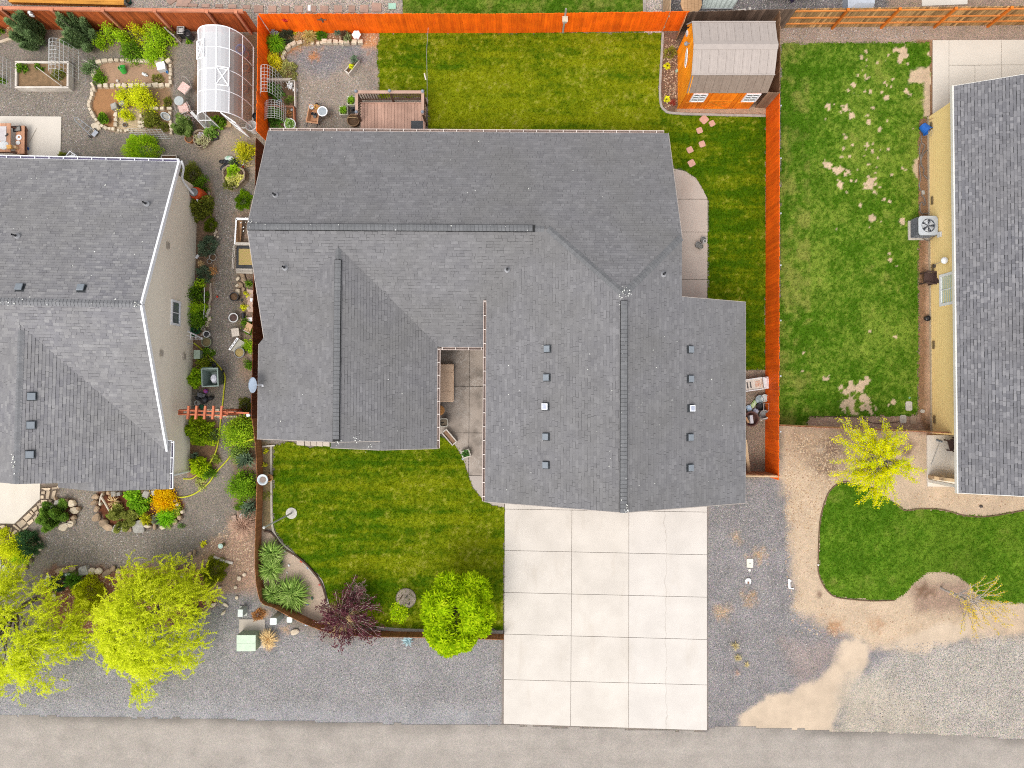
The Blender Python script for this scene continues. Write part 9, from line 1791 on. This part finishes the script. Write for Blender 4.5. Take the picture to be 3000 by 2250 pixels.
# ------------------------------------------------------------------ beyond the back fence
t=thing('timber_deck','orange stained timber edge of a deck behind the brown fence','deck',fl0(G(0,0,570,-10,.5)));lo=t.location;OD=wood((.72,.34,.06),(.62,.26,.04),.1,axis=0)
for k in range(3):m=MB(lo);a,q=G(0,0,78,8-25*k,.52),G(0,0,1070,32-25*k,.52);m.bar(a,q,.13,.04);m.build('deck_board',OD,t)
m=MB(lo);m.bar(G(0,0,78,12,.25),G(0,0,1070,36,.25),.03,.5);m.build('fascia',wood((.42,.17,.03),(.36,.14,.03),.1,axis=0),t)
pot('plant_pot','dark green pot at the end of the orange deck',(0,0,1105,5),.12,.2,M((.02,.09,.07),(.015,.07,.05)))
t=thing('cable_spool','wooden cable spool on a corrugated culvert pipe behind the fence','spool',fl0(G(2,0,1548,110,.0)));lo=t.location;cc=G(2,0,1548,28,1.6);m=MB(lo);n=32;vs=[]
for z in(0,1.55):vs+=[(cc.x+(.27+.012*(j%2))*cos(2*pi*j/n),cc.y+(.27+.012*(j%2))*sin(2*pi*j/n),z)for j in range(n)]
m.add(vs,[(j,(j+1)%n,n+(j+1)%n,n+j)for j in range(n)]+[tuple(n+j for j in range(n))]);m.build('culvert_pipe',GALV,t);SP=wood((.46,.28,.15),(.34,.2,.1),.15,axis=0)
for k in range(6):x0,x1=-.5+k/6,-.5+(k+1)/6-.008;m=MB(lo);ring=lambda x:math.sqrt(max(0,.25-x*x))*1.02;m.prism([(cc.x+x0,cc.y-ring(x0)),(cc.x+(x0+x1)/2,cc.y-ring((x0+x1)/2)),(cc.x+x1,cc.y-ring(x1)),(cc.x+x1,cc.y+ring(x1)),(cc.x+(x0+x1)/2,cc.y+ring((x0+x1)/2)),(cc.x+x0,cc.y+ring(x0))],1.56,1.61);m.build('board',SP,t)
t=thing('metal_sheet','corrugated pale metal sheet leaning behind the fence','metal sheet',fl0(G(2,0,1790,40,.3)));lo=t.location;m=MB(lo);n=29;vs=[]
for k in range(n):f=k/(n-1);a=G(2,0,1640+265*f,73,.25);q=G(2,0,1665+330*f,-60,.8);hz=.035*(1 if(k//2)%2 else-1);vs+=[a+Vector((0,0,hz)),q+Vector((0,0,hz))]
m.add(vs,[(2*k,2*k+2,2*k+3,2*k+1)for k in range(n-1)]);m.build('sheet',M((.50,.55,.52),(.42,.47,.44),rough=.5),t);m=MB(lo);m.tube([G(2,0,1640,73,.23),G(2,0,1910,73,.23)],.03,6);m.build('hem',GALV,t)
m=None
for(x,y),w,l,lab,mt in(((1985,88),.4,.1,'pale timber offcut lying behind the fence',WWOOD),((2057,85),.1,.24,'upright timber offcut behind the fence',WWOOD)):single('timber',lab,'timber',fl0(G(2,0,x,y,.1)),mt,lambda m:m.box((0,0,.06),(w,l,.1)),.1)
t=thing('boat','white and purple boat on a trailer beyond the back fence','boat',fl0(G(3,0,230,-40,.6)));lo=t.location;m=MB(lo);st=[];BY=[G(3,0,235,y,.0).y for y in(70,20,-60,-180)];bx=G(3,0,235,0,.9).x
for y,w,zt_ in zip(BY,(.05,.45,.95,1.15),(1.0,1.05,1.1,1.1)):st.append([(bx-w,y,zt_),(bx-w*.75,y,.55),(bx,y,.4),(bx+w*.75,y,.55),(bx+w,y,zt_)])
vs=[p for s in st for p in s];m.add(vs,[(5*i+j,5*i+j+1,5*i+6+j,5*i+5+j)for i in range(3)for j in range(4)]+[(0,1,2,3,4)[::-1]]);m.build('hull',M((.045,.03,.085),(.03,.02,.06),rough=.3,spec=.5),t);m=MB(lo);m.add([(p[0]if i not in(0,4)else p[0],p[1],1.12+(.12 if i==2 else 0))for s in st for i,p in((0,s[0]),(2,s[2]),(4,s[4]))],[(3*i+j,3*i+j+1,3*i+4+j,3*i+3+j)for i in range(3)for j in range(2)]);m.build('deck',M((.66,.67,.70),(.58,.59,.62),rough=.3),t)
m=MB(lo)
for s in(-1,1):m.bar((bx+s*.12,BY[0]-.02,1.14),(bx+s*1.22,BY[3],1.14),.05,.02)
m.build('stripe',WHITE,t);m=MB(lo);m.bar((bx-1.3,BY[0]+.3,.45),(bx-.9,BY[3],.45),.09);m.bar((bx+1.3,BY[0]+.3,.45),(bx+.9,BY[3],.45),.09);m.bar((bx-1.2,BY[1],.45),(bx+1.2,BY[1],.45),.09);m.build('trailer_frame',BLACKP,t)
t=thing('dock_box','light grey storage box with sloped lid beyond the fence','storage box',fl0(G(3,0,780,10,.4)));m=MB();m.box((0,0,.3),(1.15,1.0,.6));m.build('box_body',M((.42,.45,.50),(.36,.39,.44)),t);m=MB();m.add([(-.6,-.5,.6),(.6,-.5,.6),(.6,.55,.6),(-.6,.55,.6),(-.25,-.3,.8),(.6,-.3,.8),(.6,.55,.8),(-.25,.55,.8)],[(4,5,6,7),(0,1,5,4),(1,2,6,5),(2,3,7,6),(3,0,4,7)]);m.build('lid',M((.50,.53,.59),(.44,.47,.52)),t)
